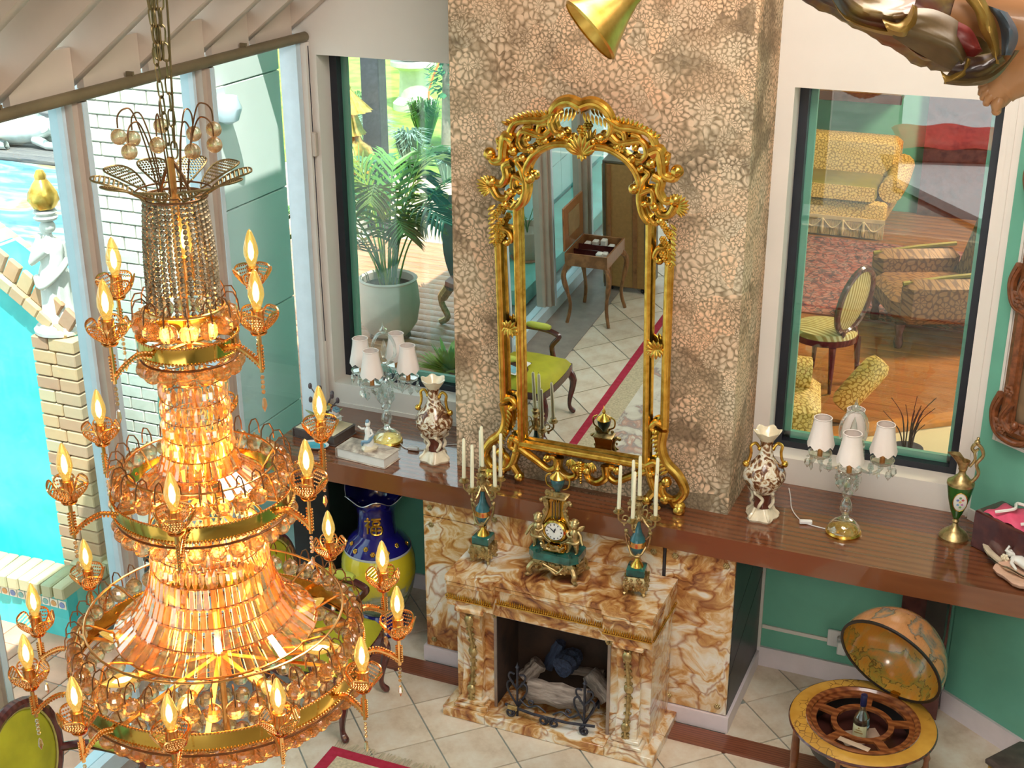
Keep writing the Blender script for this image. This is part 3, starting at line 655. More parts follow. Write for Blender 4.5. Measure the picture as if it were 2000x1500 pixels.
for sx in (-1, 1):
    for sy in (-1, 1):
        m = MB(); m.tube(catmull([(sx*.115, sy*.07, .08),(sx*.135, sy*.088, .05),(sx*.128, sy*.083, .02),(sx*.145, sy*.095, .008)], 4), [.016]*9+[.012]*4, 7); m.sph((sx*.147, sy*.097, .011), .010, 6, 4); part('foot', m, MT['bronze'], ck)
part('marble_slab', MB().prism([(-.145,-.06),(-.105,-.098),(.105,-.098),(.145,-.06),(.145,.06),(.105,.09),(-.105,.09),(-.145,.06)], .117, .16), MT['malachite'], ck)
m = MB()
for k, (w, d, z0, z1) in enumerate(((.062,.05,.1605,.176),(.054,.043,.176,.186),(.044,.036,.186,.20))): m.bbox(-w, w, -d-.02, d-.02, z0, z1, .004)
part('pedestal', m, MT['brass'], ck)
m = MB(); m.prism(catmull([(-.035,.20),(-.075,.24),(-.082,.30),(-.06,.36),(-.048,.42),(-.052,.475),(.052,.475),(.048,.42),(.06,.36),(.082,.30),(.075,.24),(.035,.20)], 3, True), .002, .035, Matrix(((1,0,0,0),(0,0,1,-.025),(0,1,0,0),(0,0,0,1))))
part('lyre_body', m, MT['brass'], ck)
for s in (-1, 1):
    m = MB(); scroll(m, [(s*.03,.205),(s*.075,.24),(s*.088,.30),(s*.062,.365),(s*.05,.42),(s*.068,.465),(s*.085,.455)], .013, .008, y=-.03); relief(m, s*.06-.012, s*.06+.012, .36, .47, -.04, 16, .008, 5+s); part('lyre_arm', m, MT['bronze'], ck)
for k in range(5): part('string', MB().tube([(-.02+.01*k, -.036, .355), (-.02+.01*k, -.036, .455)], .0028, 5), MT['brass'] if k % 2 else MT['iron'], ck)
m = MB(); m.lathe([(.0,-.0),(.072,0),(.074,.012),(.066,.03),(.056,.034),(.054,.026),(0,.026)], 28, M=frame((0,-.025,.285), (0,-1,0)))
part('bezel', m, MT['brass'], ck)
part('dial', MB().lathe([(0,0),(.053,0),(.052,.003),(0,.004)], 28, M=frame((0,-.051,.285), (0,-1,0))), MT['porcelain'], ck)
m = MB()
for k in range(12):
    a = k*PI/6; L = .008; c = (.042*math.sin(a), -.0562, .285+.042*math.cos(a)); m.box(-.0022 if k % 3 else -.0035, .0022 if k % 3 else .0035, 0, .001, -L/2, L/2, Tm(*c) @ Ry(a))
tag(part('numerals', m, MT['iron'], ck), kind='stuff')
part('hour_hand', MB().prism([(-.003,-.005),(.003,-.005),(.0045,.014),(0,.026),(-.0045,.014)], 0, .001, Tm(0,-.0575,.285) @ Ry(R_(20)) @ Rx(PI/2)), MT['iron'], ck)
part('minute_hand', MB().prism([(-.0025,-.006),(.0025,-.006),(.003,.02),(0,.041),(-.003,.02)], 0, .001, Tm(0,-.0588,.285) @ Ry(R_(-50)) @ Rx(PI/2)), MT['iron'], ck)
m = MB(); m.bbox(-.06, .06, -.05, .03, .475, .488, .004); relief(m, -.055, .055, .488, .515, -.03, 18, .013, 9); part('crossbar', m, MT['bronze'], ck)
part('urn', MB().lathe([(0,.51),(.016,.512),(.02,.525),(.036,.55),(.040,.575),(.036,.588),(0,.589)], 16, (0,-.01,0)), MT['teal'], ck)
part('urn_lid', MB().lathe([(.040,.588),(.044,.594),(.036,.604),(.018,.617),(.008,.63),(.012,.642),(.005,.655),(0,.685)], 16, (0,-.01,0)), MT['gold'], ck)
for s in (-1, 1):
    m = MB(); m.tube(catmull([(s*.03,-.01,.525),(s*.062,-.01,.545),(s*.066,-.01,.59),(s*.04,-.01,.61)], 5), .005, 6); part('urn_handle', m, MT['gold'], ck)
def cherub(m, c, s, h=.20, arm=1):   # plump winged child, mirrored by s
    x, y, z = c; k = h/.20
    def p(a, b, d): return (x+s*a*k, y+b*k, z+d*k)
    m.sph(p(0,0,.172), .026*k, 10, 8); m.sph(p(0,.006,.182), .027*k, 8, 6); m.sph(p(.0,-.024,.168), .006*k, 6, 4)
    for q in range(7): m.sph(p(.022*math.cos(q*.9),.012*math.sin(q*.9)+.004,.186+.004*math.sin(q*2)), .010*k, 6, 4)
    m.tube([p(0,0,.155),p(0,0,.135),p(0,.003,.115),p(.004,.002,.095),p(.002,0,.078)], [.012*k,.027*k,.026*k,.028*k,.024*k], 10)
    m.tube([p(.014,0,.085),p(.018,-.012,.055),p(.016,.0,.028),p(.018,-.002,.004)], [.019*k,.016*k,.013*k,.009*k], 8); m.tube([p(-.012,0,.085),p(-.02,-.008,.055),p(-.028,.008,.030),p(-.034,.0,.004)], [.019*k,.016*k,.013*k,.009*k], 8)
    for fx in (.018,-.034): m.sph(p(fx,-.010,.006), .010*k, 6, 4, sc=(.8,1.4,.6))
    m.tube([p(.022,0,.135),p(.042,-.008,.118),p(.052,-.02,.092),p(.062*arm,-.028,.075)], [.011*k,.010*k,.008*k,.007*k], 7); m.tube([p(-.022,0,.135),p(-.036,-.016,.122),p(-.016,-.03,.112),p(.004,-.032,.118)], [.011*k,.010*k,.008*k,.006*k], 7)
    m.tube(catmull([p(-.02,.012,.12),p(.03,.02,.10),p(.028,-.018,.075),p(-.024,-.018,.07),p(-.045,.01,.05)], 4), [.012*k]*17, 6)
    for w in (-1, 1): leaf(m, p(w*.008,.02,.125), (s*w*.7,.6,.5), .055*k, .03*k, .3)
for s in (-1, 1):
    m = MB(); cherub(m, (s*.105, -.03, .1605), s); part('cherub', m, MT['bronze'], ck, sharp=70)
m = MB(); m.tube(catmull([(-.07,-.085,.215),(-.035,-.09,.195),(0,-.09,.188),(.035,-.09,.195),(.07,-.085,.215)], 5), .006, 6); relief(m, -.06, .06, .19, .215, -.092, 26, .008, 21); part('garland', m, MT['bronze'], ck)

cd = thing('candelabrum', 'bronze and teal urn candelabrum at the left end of the mantel', 'candelabrum', (-.425, -.905, .879), group='pair of mantel candelabra')
m = MB(); m.lathe([(.055,.02),(.078,.045),(.082,.065),(.062,.10),(0,.101)], 4, M=Rz(PI/4)); relief(m, -.055, .055, .03, .095, -.056, 34, .009, 31); relief(m, -.055, .055, .03, .095, -.056, 22, .009, 32, M=Rz(PI/2)); relief(m, -.055, .055, .03, .095, -.056, 22, .009, 33, M=Rz(-PI/2)); part('foot_block', m, MT['bronze'], cd)
for k in range(4):
    m = MB(); m.tube(catmull([(.05,0,.06),(.068,0,.035),(.062,0,.014),(.076,0,.004)], 4), .009, 6, M=Rz(PI/4+k*PI/2)); part('foot', m, MT['bronze'], cd)
part('marble_plinth', MB().bbox(-.047, .047, -.047, .047, .102, .145, .004), MT['malachite'], cd)
part('socle', MB().lathe([(0,.1455),(.034,.1455),(.030,.155),(.014,.175),(.010,.19),(.016,.20),(0,.2005)], 16), MT['gold'], cd)
part('urn', MB().lathe([(0,.2005),(.014,.202),(.03,.225),(.040,.255),(.0405,.262)], 18), MT['teal'], cd); part('urn_band', MB().lathe([(.0415,.262),(.0425,.282),(.041,.292)], 18), MT['copper'], cd)
part('urn_neck', MB().lathe([(.0405,.292),(.035,.312),(.020,.340),(.013,.375),(.011,.40),(0,.40)], 18), MT['teal'], cd)
for s in (-1, 1):
    m = MB(); m.tube(catmull([(s*.040,0,.30),(s*.062,0,.325),(s*.058,0,.29),(s*.05,0,.255)], 4), .006, 6); m.sph((s*.060,0,.338), .012, 8, 6); part('urn_handle', m, MT['bronze'], cd)
m = MB(); m.tube(catmull([(-.045,-.02,.27),(-.025,-.042,.235),(0,-.05,.225),(.025,-.042,.235),(.045,-.02,.27)], 4), .006, 6); relief(m, -.03, .03, .22, .24, -.046, 10, .007, 41); part('garland', m, MT['bronze'], cd)
m = MB(); m.lathe([(.010,.40),(.02,.41),(.024,.425),(.014,.445),(.012,.48),(.02,.492),(.012,.505),(.016,.516),(0,.52)], 12); relief(m, -.02, .02, .41, .50, -.012, 18, .009, 43); part('stem', m, MT['bronze'], cd)
arm_me = None
def arm_mesh():
    m = MB(); m.tube(catmull([(.01,0,.44),(.04,0,.405),(.07,0,.385),(.098,0,.405),(.100,0,.435)], 5), .0055, 6)
    m.tube(catmull([(.045,0,.40),(.055,0,.425),(.075,0,.425),(.078,0,.405),(.064,0,.402)], 4), .0035, 5); m.tube(catmull([(.02,0,.43),(.03,0,.47),(.05,0,.475),(.052,0,.455)], 4), .0035, 5); m.sph((.07,0,.376), .008, 6, 4)
    return m.mesh('arm', MT['bronze'])
def cup_mesh(): return MB().lathe([(0,.43),(.008,.432),(.012,.44),(.026,.444),(.028,.448),(.013,.45),(.014,.462),(.019,.466),(.013,.468),(.013,.46),(0,.46)], 12, (.10,0,0)).mesh('drip_pan', MT['bronze'])
am, cm = arm_mesh(), cup_mesh(); AA = [R_(a) for a in (-98, -26, 46, 118, 190)]
for a in AA: o = link('arm', am, cd, Rz(a)); link('drip_pan', cm, o)
part('centre_socket', MB().lathe([(0,.520),(.016,.521),(.024,.527),(.013,.531),(.014,.544),(0,.544)], 12), MT['bronze'], cd)
cd2 = copy_tree(cd, label='bronze and teal urn candelabrum at the right end of the mantel'); cd2.location = (.425, -.905, .879); cd2.rotation_euler = (0,0,R_(8))
wax_h = (.245, .235, .25, .24, .23, .225)
for side, root in (('left', cd), ('right', cd2)):
    for k in range(6):
        a = (AA[k] if k < 5 else 0)+root.rotation_euler.z; rr = .10 if k < 5 else 0; z = .462 if k < 5 else .5445
        h = wax_h[k]+(.012 if side == 'right' else 0)*(-1)**k
        m = MB(); m.lathe([(0,0),(.0105,0),(.0100,h*.5),(.0082,h-.006),(.003,h),(0,h)], 10)
        c = thing('taper_candle', ('cream taper candle on the %s arm of the %s-hand mantel candelabrum' % (('front','right front','right rear','left rear','left')[k], side) if k < 5 else 'tall cream candle on the central stem of the %s-hand candelabrum' % side), 'candle', (root.location.x+rr*math.cos(a), root.location.y+rr*math.sin(a), root.location.z+z), group='candles in the %s-hand candelabrum' % side)
        part('wax', m, MT['candle'], c, M=Ry(R_((-1)**k*.8))); part('wick', MB().tube([(0,0,h),(.001,0,h+.008)], .0011, 4), MT['iron'], c)

# ================================================================ crystal table lamps
lp = thing('crystal_table_lamp', 'four-arm crystal table lamp with white shades under the left window', 'lamp', (-1.279, -.353, 1.1755), group='pair of crystal lamps')
part('base_ring', MB().lathe([(0,0),(.088,0),(.090,.008),(.084,.018),(0,.019)], 28), MT['gold'], lp)
part('base_dome', MB().lathe([(.082,.0195),(.075,.045),(.05,.068),(.024,.080),(0,.081)], 28, rfun=lambda r, z, a: r*(1+.04*math.sin(12*a))), MT['crystal_clear'], lp)
for k, prf in enumerate(([(.018,.081),(.022,.09),(.014,.10),(0,.1005)], [(.013,.101),(.030,.125),(.034,.15),(.022,.18),(.014,.195),(0,.1955)], [(.012,.196),(.026,.21),(.028,.225),(.014,.24),(.011,.33),(.02,.345),(.02,.36),(.012,.37),(0,.3705)])):
    part('stem_section', MB().lathe([(0, prf[0][1])]+prf, 16, rfun=lambda r, z, a: r*(1+.05*math.sin(8*a))), MT['crystal_clear'], lp)
part('hub', MB().lathe([(0,.371),(.024,.372),(.03,.39),(.024,.40),(.012,.41),(.012,.49),(0,.491)], 14), MT['crystal_clear'], lp)
la = MB().tube(catmull([(.02,0,.385),(.06,0,.355),(.11,0,.345),(.148,0,.375),(.15,0,.40)], 6), .009, 8).mesh('glass_arm', MT['crystal_clear'])
bo = MB().lathe([(.012,.40),(.035,.402),(.055,.415),(.060,.43),(.057,.43),(.05,.42),(.0,.41)], 18, (.15,0,0), rfun=lambda r, z, a: r*(1+.05*math.sin(10*a)) if r > .03 else r).mesh('bobeche', MT['crystal_clear'])
slv = MB().lathe([(0,.41),(.013,.41),(.013,.475),(.015,.48),(0,.481)], 12, (.15,0,0)).mesh('candle_sleeve', MT['candle_sleeve'])
def shade_r(r, z, a): return (r*(1+(.025*math.cos(8*a) if z < .49 else .012*math.cos(8*a))), (.010*math.cos(8*a) if z < .478 else 0))
shd = MB(); shd.lathe([(.066,.468),(.061,.50),(.053,.54),(.046,.58),(.043,.615)], 32, (.15,0,0), rfun=shade_r); shd_me = shd.mesh('shade', MT['satin'])
trm = MB()
trm.tube([(.15+.0435*math.cos(2*PI*i/20), .0435*math.sin(2*PI*i/20), .615) for i in range(20)], .003, 5, closed=True); trm_me = trm.mesh('shade_trim', MT['satin'])
pend = MB(); pend.lathe([(0,-.075),(.010,-.055),(.008,-.035),(0,-.03)], 6); pend.sph((0,0,-.022), .006, 6, 4); pend.sph((0,0,-.009), .006, 6, 4); pend_me = pend.mesh('pendant', MT['crystal_clear'], flatsh=True)
big = MB(); big.lathe([(0,-.082),(.017,-.058),(.014,-.036),(0,-.028)], 6); big.sph((0,0,-.018), .007, 6, 4); big_me = big.mesh('pendant', MT['crystal_clear'], flatsh=True)
for k in range(4):
    a = k*PI/2; o = link('glass_arm', la, lp, Rz(a)); link('bobeche', bo, o); link('candle_sleeve', slv, o); s_ = link('shade', shd_me, lp, Rz(a)); link('shade_trim', trm_me, s_)
    for q in range(7):
        b = q*2*PI/7; link('pendant', big_me if q % 3 == 0 else pend_me, lp, Rz(a) @ Tm(.15+.057*math.cos(b), .057*math.sin(b), .418) @ Rz(b))
for k in range(10):
    a = k*PI/5+.2; link('pendant', big_me if k % 2 else pend_me, lp, Tm(.04*math.cos(a), .04*math.sin(a), .352-.03*(k % 2)) @ Rz(a))
m = MB()
for s in (-1, 1): m.tube(catmull([(s*.015,.0,.49),(s*.058,0,.53),(s*.062,0,.60),(s*.035,0,.655),(0,0,.672)], 6), .0095, 8)
part('arch', m, MT['crystal_clear'], lp, M=Rz(.25))
m = MB(); m.lathe([(.0,.505),(.014,.53),(.02,.56),(.012,.60),(.0,.64)], 8); m.lathe([(0,.665),(.02,.675),(.024,.69),(.010,.70),(.006,.715),(0,.74)], 8); part('finial', m, MT['crystal_clear'], lp)
m = MB(); m.tube(catmull([(.085,-.01,.006),(.10,-.02,.005),(.115,-.04,.006)], 4), .0028, 5)
lp2 = copy_tree(lp, label='four-arm crystal table lamp with white shades under the right window'); lp2.location = (1.359, -.437, 1.1755); lp2.rotation_euler = (0,0,.12)
def cord(label, pts, sw, swrot):
    t = thing('lamp_cord', label, 'cord', (0,0,0)); part('cable', MB().tube(catmull(pts, 6), .003, 5), MT['plastic'], t)
    part('switch', MB().bbox(-.032, .032, -.012, .012, -.008, .012, .004), MT['plastic'], t, M=Tm(*sw) @ Rz(swrot))
cord('white cable with inline switch between left crystal lamp and porcelain vase', [(-1.19,-.36,1.179),(-1.15,-.395,1.179),(-1.09,-.405,1.179),(-1.02,-.37,1.179),(-.93,-.27,1.179),(-.80,-.20,1.179)], (-1.085,-.405,1.185), .1)
cord('white cable with inline switch between right porcelain vase and crystal lamp', [(1.27,-.44,1.179),(1.20,-.43,1.179),(1.14,-.405,1.179),(1.07,-.30,1.179),(1.03,-.16,1.179),(1.0,-.06,1.179)], (1.165,-.42,1.185), .3)

# ================================================================ porcelain vases
def m_rocvase():
    t = NT('painted_porcelain'); n = t.noise(16, detail=4, dist=2.0); v = t.voro(24)
    c = t.ramp(n.outputs[0], [(.40,(.10,.03,.012)),(.48,(.32,.15,.06)),(.53,(.78,.66,.46)),(.64,(.86,.83,.74))])
    t.col(c); return t.fin(.18, 0, .4)
MT['rocaille'] = m_rocvase(); MT['ivory'] = mk('ivory_glaze', (.84,.74,.54), .2, var=.12, scale=20, coat=.4); MT['brownglaze'] = mk('brown_glaze', (.14,.035,.02), .2, var=.4, scale=20, coat=.5)
vs = thing('porcelain_vase', 'ivory and brown porcelain vase with gilt handles left of the chimney breast', 'vase', (-.915, -.469, 1.1755), group='pair of porcelain vases')
m = MB(); m.lathe([(0,.0),(.075,.0),(.080,.012),(.07,.028),(.055,.05),(.043,.065),(0,.066)], 28, rfun=lambda r, z, a: r*(1+.13*math.cos(5*a)*(1 if z < .04 else .4)))
for k in range(5): m.tube(catmull([(.07,0,.005),(.082,0,.025),(.062,0,.045),(.05,0,.07)], 4), .010, 6, M=Rz(k*2*PI/5))
part('foot', m, MT['ivory'], vs)
m = MB(); m.lathe([(0,.0665),(.045,.067),(.044,.10),(.050,.145),(0,.1455)], 24); part('lower_stem', m, MT['brownglaze'], vs)
m = MB()
for k in range(5): m.tube(catmull([(.046,0,.075),(.058,.012,.10),(.05,.02,.125),(.06,.0,.15),(.075,-.012,.165),(.062,-.02,.18)], 4), [.009]*21, 6, M=Rz(k*2*PI/5+.4))
part('scroll_leaves', m, MT['ivory'], vs)
part('body', MB().lathe([(0,.146),(.055,.15),(.085,.185),(.104,.225),(.106,.255),(.09,.29),(.06,.32),(.040,.35),(.033,.38),(.031,.42),(.036,.44)], 32, rfun=lambda r, z, a: r*(1+.035*math.cos(6*a)*(1 if .17 < z < .3 else 0))), MT['rocaille'], vs)
part('neck_rim', MB().lathe([(.036,.44),(.05,.46),(.066,.485),(.068,.49),(.06,.488),(.04,.46),(.025,.44),(0,.435)], 30, rfun=lambda r, z, a: (r*(1+.08*math.cos(6*a)*(z-.43)/.06), .006*math.cos(6*a)*(1 if z > .47 else 0))), MT['ivory'], vs)
for s in (-1, 1):
    m = MB(); m.tube(catmull([(s*.035,0,.395),(s*.055,0,.42),(s*.078,0,.405),(s*.075,0,.37),(s*.082,0,.33),(s*.098,0,.305)], 5), .008, 7); m.sph((s*.098,0,.305), .018, 8, 6); m.sph((s*.034,0,.39), .012, 8, 6); part('handle', m, MT['gold'], vs)
vs2 = copy_tree(vs, label='ivory and brown porcelain vase with gilt handles right of the chimney breast'); vs2.location = (.939, -.435, 1.1755); vs2.rotation_euler = (0,0,.35)

# ================================================================ things at the left end of the shelf
def book(label, cx, cy_, z, w, d, h, rz, cover, pages=MT['paper']):
    t = thing('book', label, 'book', (cx, cy_, z), rz)
    part('page_block', MB().bbox(-w/2+.006, w/2-.006, -d/2+.006, d/2-.006, .0045, h-.0045, .002), pages, t)
    part('cover', MB().bbox(-w/2, w/2, -d/2, d/2, h-.004, h, .001), cover, t); part('cover', MB().bbox(-w/2, w/2, -d/2, d/2, 0, .004, .001), cover, t)
    part('spine', MB().bbox(-w/2-.003, -w/2+.005, -d/2, d/2, .004, h-.004, .001), cover, t); return t
def m_printcover():
    t = NT('printed_cover'); n = t.noise(9, detail=5, dist=1.5); t.col(t.ramp(n.outputs[0], [(.35,(.30,.22,.17)),(.5,(.62,.50,.40)),(.65,(.78,.70,.58))])); return t.fin(.4)
MT['printed'] = m_printcover()
book('thick closed book with white page edges lying flat beside left lamp', -1.275, -.595, 1.1755, .33, .16, .062, -.10, MT['printed'])
b1 = book('dark leather book lying flat at the left end of the shelf', -1.66, -.415, 1.1755, .30, .22, .058, -.10, MT['leather'], MT['leather'])
part('top_cloth', MB().bbox(-.135, .135, -.10, .10, .0585, .061, .001), mk('yellowed_paper', (.70,.60,.40), .7), b1)
def figurine(label, loc, sc):
    t = thing('porcelain_figurine', label, 'figurine', loc, sc=sc)
    part('rock_base', MB().lathe([(0,0),(.045,0),(.048,.012),(.03,.03),(0,.035)], 12, rfun=lambda r, z, a: r*(1+.15*math.sin(3*a))), MT['ivory'], t)
    m = MB(); m.tube([(0,0,.025),(.004,0,.06),(0,0,.09),(0,0,.115),(0,0,.135)], [.034,.028,.017,.020,.009], 10); m.sph((0,0,.150), .015, 10, 8); m.sph((0,.004,.157), .016, 8, 6)
    m.tube([(.018,0,.12),(.035,-.01,.10),(.02,-.025,.085)], [.008,.007,.005], 6); m.tube([(-.018,0,.12),(-.04,-.004,.118),(-.055,-.012,.135)], [.008,.007,.005], 6); part('figure', m, MT['porcelain'], t, sharp=70)
    m = MB(); m.tube(catmull([(-.03,-.01,.02),(-.02,-.03,.05),(.02,-.03,.06),(.03,0,.09)], 4), .010, 6); m.sph((0,-.002,.168), .012, 8, 5); part('cloak', m, mk('blue_glaze', (.20,.34,.46), .2, coat=.4), t); return t
figurine('small porcelain figurine standing on the white-edged book', (-1.265, -.60, 1.238), 1.0)
ds = thing('trinket_dish', 'shallow turquoise oval dish on the shelf in front of the dark book', 'dish', (-1.62, -.585, 1.1755))
part('bowl', MB().lathe([(0,.004),(.04,.006),(.07,.018),(.074,.020),(.068,.012),(.04,0),(0,0)], 24, M=Sc(1.1,.75,1)), MT['porcelain'], ds); part('glaze', MB().lathe([(0,.0065),(.04,.0085),(.058,.014)], 24, M=Sc(1.1,.75,1)), mk('turquoise_glaze', (.10,.50,.62), .15, coat=.5), ds)
bq = thing('flower_centrepiece', 'porcelain bowl of ceramic flowers and twigs on the dark leather book', 'ornament', (-1.665, -.40, 1.2365))
part('bowl', MB().lathe([(0,0),(.05,0),(.075,.03),(.095,.045),(.088,.047),(.06,.03),(0,.02)], 22, M=Sc(1.15,.85,1), rfun=lambda r, z, a: r*(1+.07*math.cos(7*a)*(z/.05))), MT['porcelain'], bq)
rn = random.Random(11); cols = [(.55,.20,.14),(.72,.42,.06),(.16,.30,.38),(.28,.10,.10),(.75,.62,.55),(.10,.08,.09),(.35,.42,.22)]
fm = [mk('petal_%d' % i, c, .35, var=.2, scale=30) for i, c in enumerate(cols)]
for k in range(16):
    a = rn.uniform(0, 2*PI); r = rn.uniform(0, .075); z = rn.uniform(.05, .12)
    m = MB(); s_ = rn.uniform(.014, .022)
    for q in range(6): m.sph((s_*.7*math.cos(q*PI/3), s_*.7*math.sin(q*PI/3), 0), s_*.55, 6, 4, sc=(1,1,.6))
    m.sph((0,0,.005), s_*.45, 6, 4); part('flower', m, fm[k % 7], bq, M=frame((r*math.cos(a)*1.1, r*math.sin(a), z), (math.cos(a)*.6, math.sin(a)*.6-.3, 1)))
for k in range(7):
    a = k*.9+.3; h = .13+.022*(k % 4); m = MB(); P = catmull([(.01*math.cos(a),.01*math.sin(a),.04),(.03*math.cos(a),.03*math.sin(a),h*.7),(.09*math.cos(a),.05*math.sin(a),h+.03)], 4); m.tube(P, .004, 5); m.sph(P[-1], .013, 6, 5, sc=(1,1,1.5)); part('twig', m, fm[5], bq)
for k in range(6):
    a = k*1.05; m = MB(); leaf(m, (0,0,0), (math.cos(a), math.sin(a), .35), .085, .03, .25, (0,0,1)); part('leaf', m, fm[6] if k % 2 else MT['porcelain'], bq, M=Tm(.05*math.cos(a), .04*math.sin(a), .045))

# ================================================================ right end of the shelf
ew = thing('ewer', 'green enamel ewer with painted flower medallion and gilt scroll handle', 'ewer', (1.877, -.278, 1.1755))
part('foot', MB().lathe([(0,0),(.072,0),(.074,.012),(.062,.03),(.04,.048),(.018,.065),(.012,.085),(.018,.095),(.012,.105),(.016,.112),(0,.113)], 24), MT['bronze'], ew)
part('body', MB().lathe([(0,.113),(.018,.115),(.035,.16),(.052,.22),(.065,.29),(.066,.305),(.05,.315)], 28), mk('green_enamel', (.02,.12,.02), .12, var=.3, scale=14, coat=.6), ew)
part('collar', MB().lathe([(.067,.300),(.066,.312),(.045,.325),(.034,.34),(.020,.352),(.016,.37),(.022,.382),(0,.383)], 24), MT['bronze'], ew)
MD = Tm(.011,-.053,.226) @ frame((0,0,0), (.2,-1,-.2)); part('medallion', MB().lathe([(0,.006),(.6,.005),(1,0)], 20, M=MD @ Sc(.034,.055,1)), MT['porcelain'], ew); part('medallion_rim', MB().tube([(.034*math.cos(2*PI*i/28), .055*math.sin(2*PI*i/28), .002) for i in range(28)], .0022, 5, closed=True, M=MD), MT['gold'], ew)
for k, (x, y, c) in enumerate(((0,.004,(.78,.50,.06)),(-.012,.014,(.10,.16,.50)),(.012,.016,(.60,.08,.10)),(.010,-.012,(.55,.20,.45)),(-.010,-.014,(.12,.35,.55)),(0,.028,(.10,.30,.10)),(.002,-.028,(.12,.34,.10)))):
    m = MB()
    for q in range(5): m.sph((x+.004*math.cos(q*1.257), y+.004*math.sin(q*1.257), .0055), .0034, 6, 4, sc=(1,1,.4))
    part('painted_flower', m, mk('medallion_paint_%d' % k, c, .3), ew, M=MD)
m = MB(); m.grid(lambda u, v: ((.02+.012*v)*math.cos(2*PI*u)-(.05*v*v if math.cos(2*PI*u) < 0 else 0)*abs(math.cos(2*PI*u)), (.02+.006*v)*math.sin(2*PI*u), .383+.045*v+.03*v*(1 if math.cos(2*PI*u) < -.3 else 0)), 20, 6, closeu=True); part('spout', m, MT['bronze'], ew)
m = MB(); m.tube(catmull([(.05,0,.32),(.075,0,.37),(.060,0,.42),(.085,0,.47),(.07,0,.51),(.045,0,.525),(.03,0,.50),(.045,0,.48)], 5), .009, 7); m.tube(catmull([(.03,0,.40),(.05,0,.44),(.045,0,.48),(.06,0,.50)], 4), .007, 6); m.sph((.05,0,.535), .014, 8, 6); m.sph((.052,0,.555), .008, 6, 5); part('handle', m, MT['bronze'], ew)
shl = thing('shell_sculpture', 'cream and pink porcelain shell dish with reclining figure at the shelf end', 'sculpture', (2.26, -.535, 1.1755), -.35, sc=.85)
def shell_pt(u, v, k=0):
    a = PI*(u*1.1-.05); r = .10+.14*v; w = 1+.05*math.sin(a*11)*v
    return (-r*w*math.cos(a)*1.25, r*w*math.sin(a)*-.72+.06, .012+.055*v*v+.012*math.sin(a*11)*v+k)
m = MB(); m.grid(lambda u, v: shell_pt(u, v), 40, 8); m.grid(lambda u, v: shell_pt(u, v*.98, -.012), 40, 8); part('shell_rim', m, MT['ivory'], shl)
part('dish', MB().lathe([(0,.0),(.15,0),(.19,.02),(.20,.042),(.185,.045),(.12,.026),(0,.02)], 30, rfun=lambda r, z, a: r*(1+.06*math.sin(7*a))*(1 if math.sin(a) < 0 else .75)), mk('pink_glaze', (.80,.52,.38), .2, coat=.4, var=.12), shl)
m = MB(); m.tube([(-.12,.02,.06),(-.07,.0,.075),(-.02,-.01,.065),(.05,-.03,.055),(.10,-.05,.05)], [.022,.032,.03,.024,.012], 10); m.sph((-.145,.03,.085), .024, 10, 8); m.tube([(-.11,.01,.08),(-.10,-.05,.07),(-.06,-.07,.05)], [.013,.011,.008], 7); m.tube([(-.12,.03,.085),(-.16,.0,.11),(-.15,.02,.13)], [.012,.010,.008], 7); part('figure', m, MT['porcelain'], shl, sharp=70)
m = MB(); flower(m, (.06, .075), .035, y=.03); flower(m, (-.16, .06), .025, y=.0); part('flowers', m, MT['ivory'], shl); part('inner_shell', MB().lathe([(0,.03),(.08,.06),(.11,.13),(.105,.135),(.07,.075),(0,.045)], 18, (.10,.08,0), rfun=lambda r, z, a: r*(1+.08*math.sin(9*a))), mk('peach_glaze', (.82,.55,.40), .2, coat=.3), shl)
bx = thing('wooden_chest', 'dark wooden chest with pink satin lining against the right green wall', 'chest'); bx.matrix_world = WM @ Tm(.46, -.125, 1.1755)
part('body', MB().bbox(-.26, .30, -.10, .10, 0, .20, .006), MT['mahog'], bx)
m = MB(); m.grid(lambda u, v: (-.22+.5*u, -.085+.17*v, .2005+.045*math.sin(PI*u)**.5*math.sin(PI*v)**.5+.008*math.sin(25*u+9*v)), 30, 12); part('satin_lining', m, mk('pink_satin', (.80,.10,.20), .4, var=.15), bx)
m = MB()
for k in range(3): m.tube(catmull([(-.15+.15*k,-.09,.235),(-.09+.15*k,-.03,.26),(-.12+.15*k,.03,.26),(-.05+.15*k,.07,.25)], 5), .008, 6)
part('lace_ribbon', m, MT['porcelain'], bx)
pf = thing('picture_frame', 'heavily carved brown picture frame on the green right-hand wall', 'frame'); pf.matrix_world = WM @ Tm(.125, -.008, 1.72)
def carved(name, a, b, seed):
    a = Vector(a); b = Vector(b); m = MB(); rn = random.Random(seed); n = int((b-a).length/.05)
    m.tube([a, (a+b)/2, b], .034, 8); side = (b-a).normalized().cross(Vector((0,1,0)))
    for k in (-.03,.03): m.tube([a+side*k, (a+b)/2+side*k, b+side*k], .012, 6)
    part(name, m, MT['carved'], pf)
carved('side_rail', (.05,-.035,.05), (.05,-.035,1.35), 1); carved('bottom_rail', (.05,-.035,.05), (.95,-.035,.05), 2); carved('top_rail', (.05,-.035,1.35), (.95,-.035,1.35), 3); carved('side_rail', (.95,-.035,.05), (.95,-.035,1.35), 4)
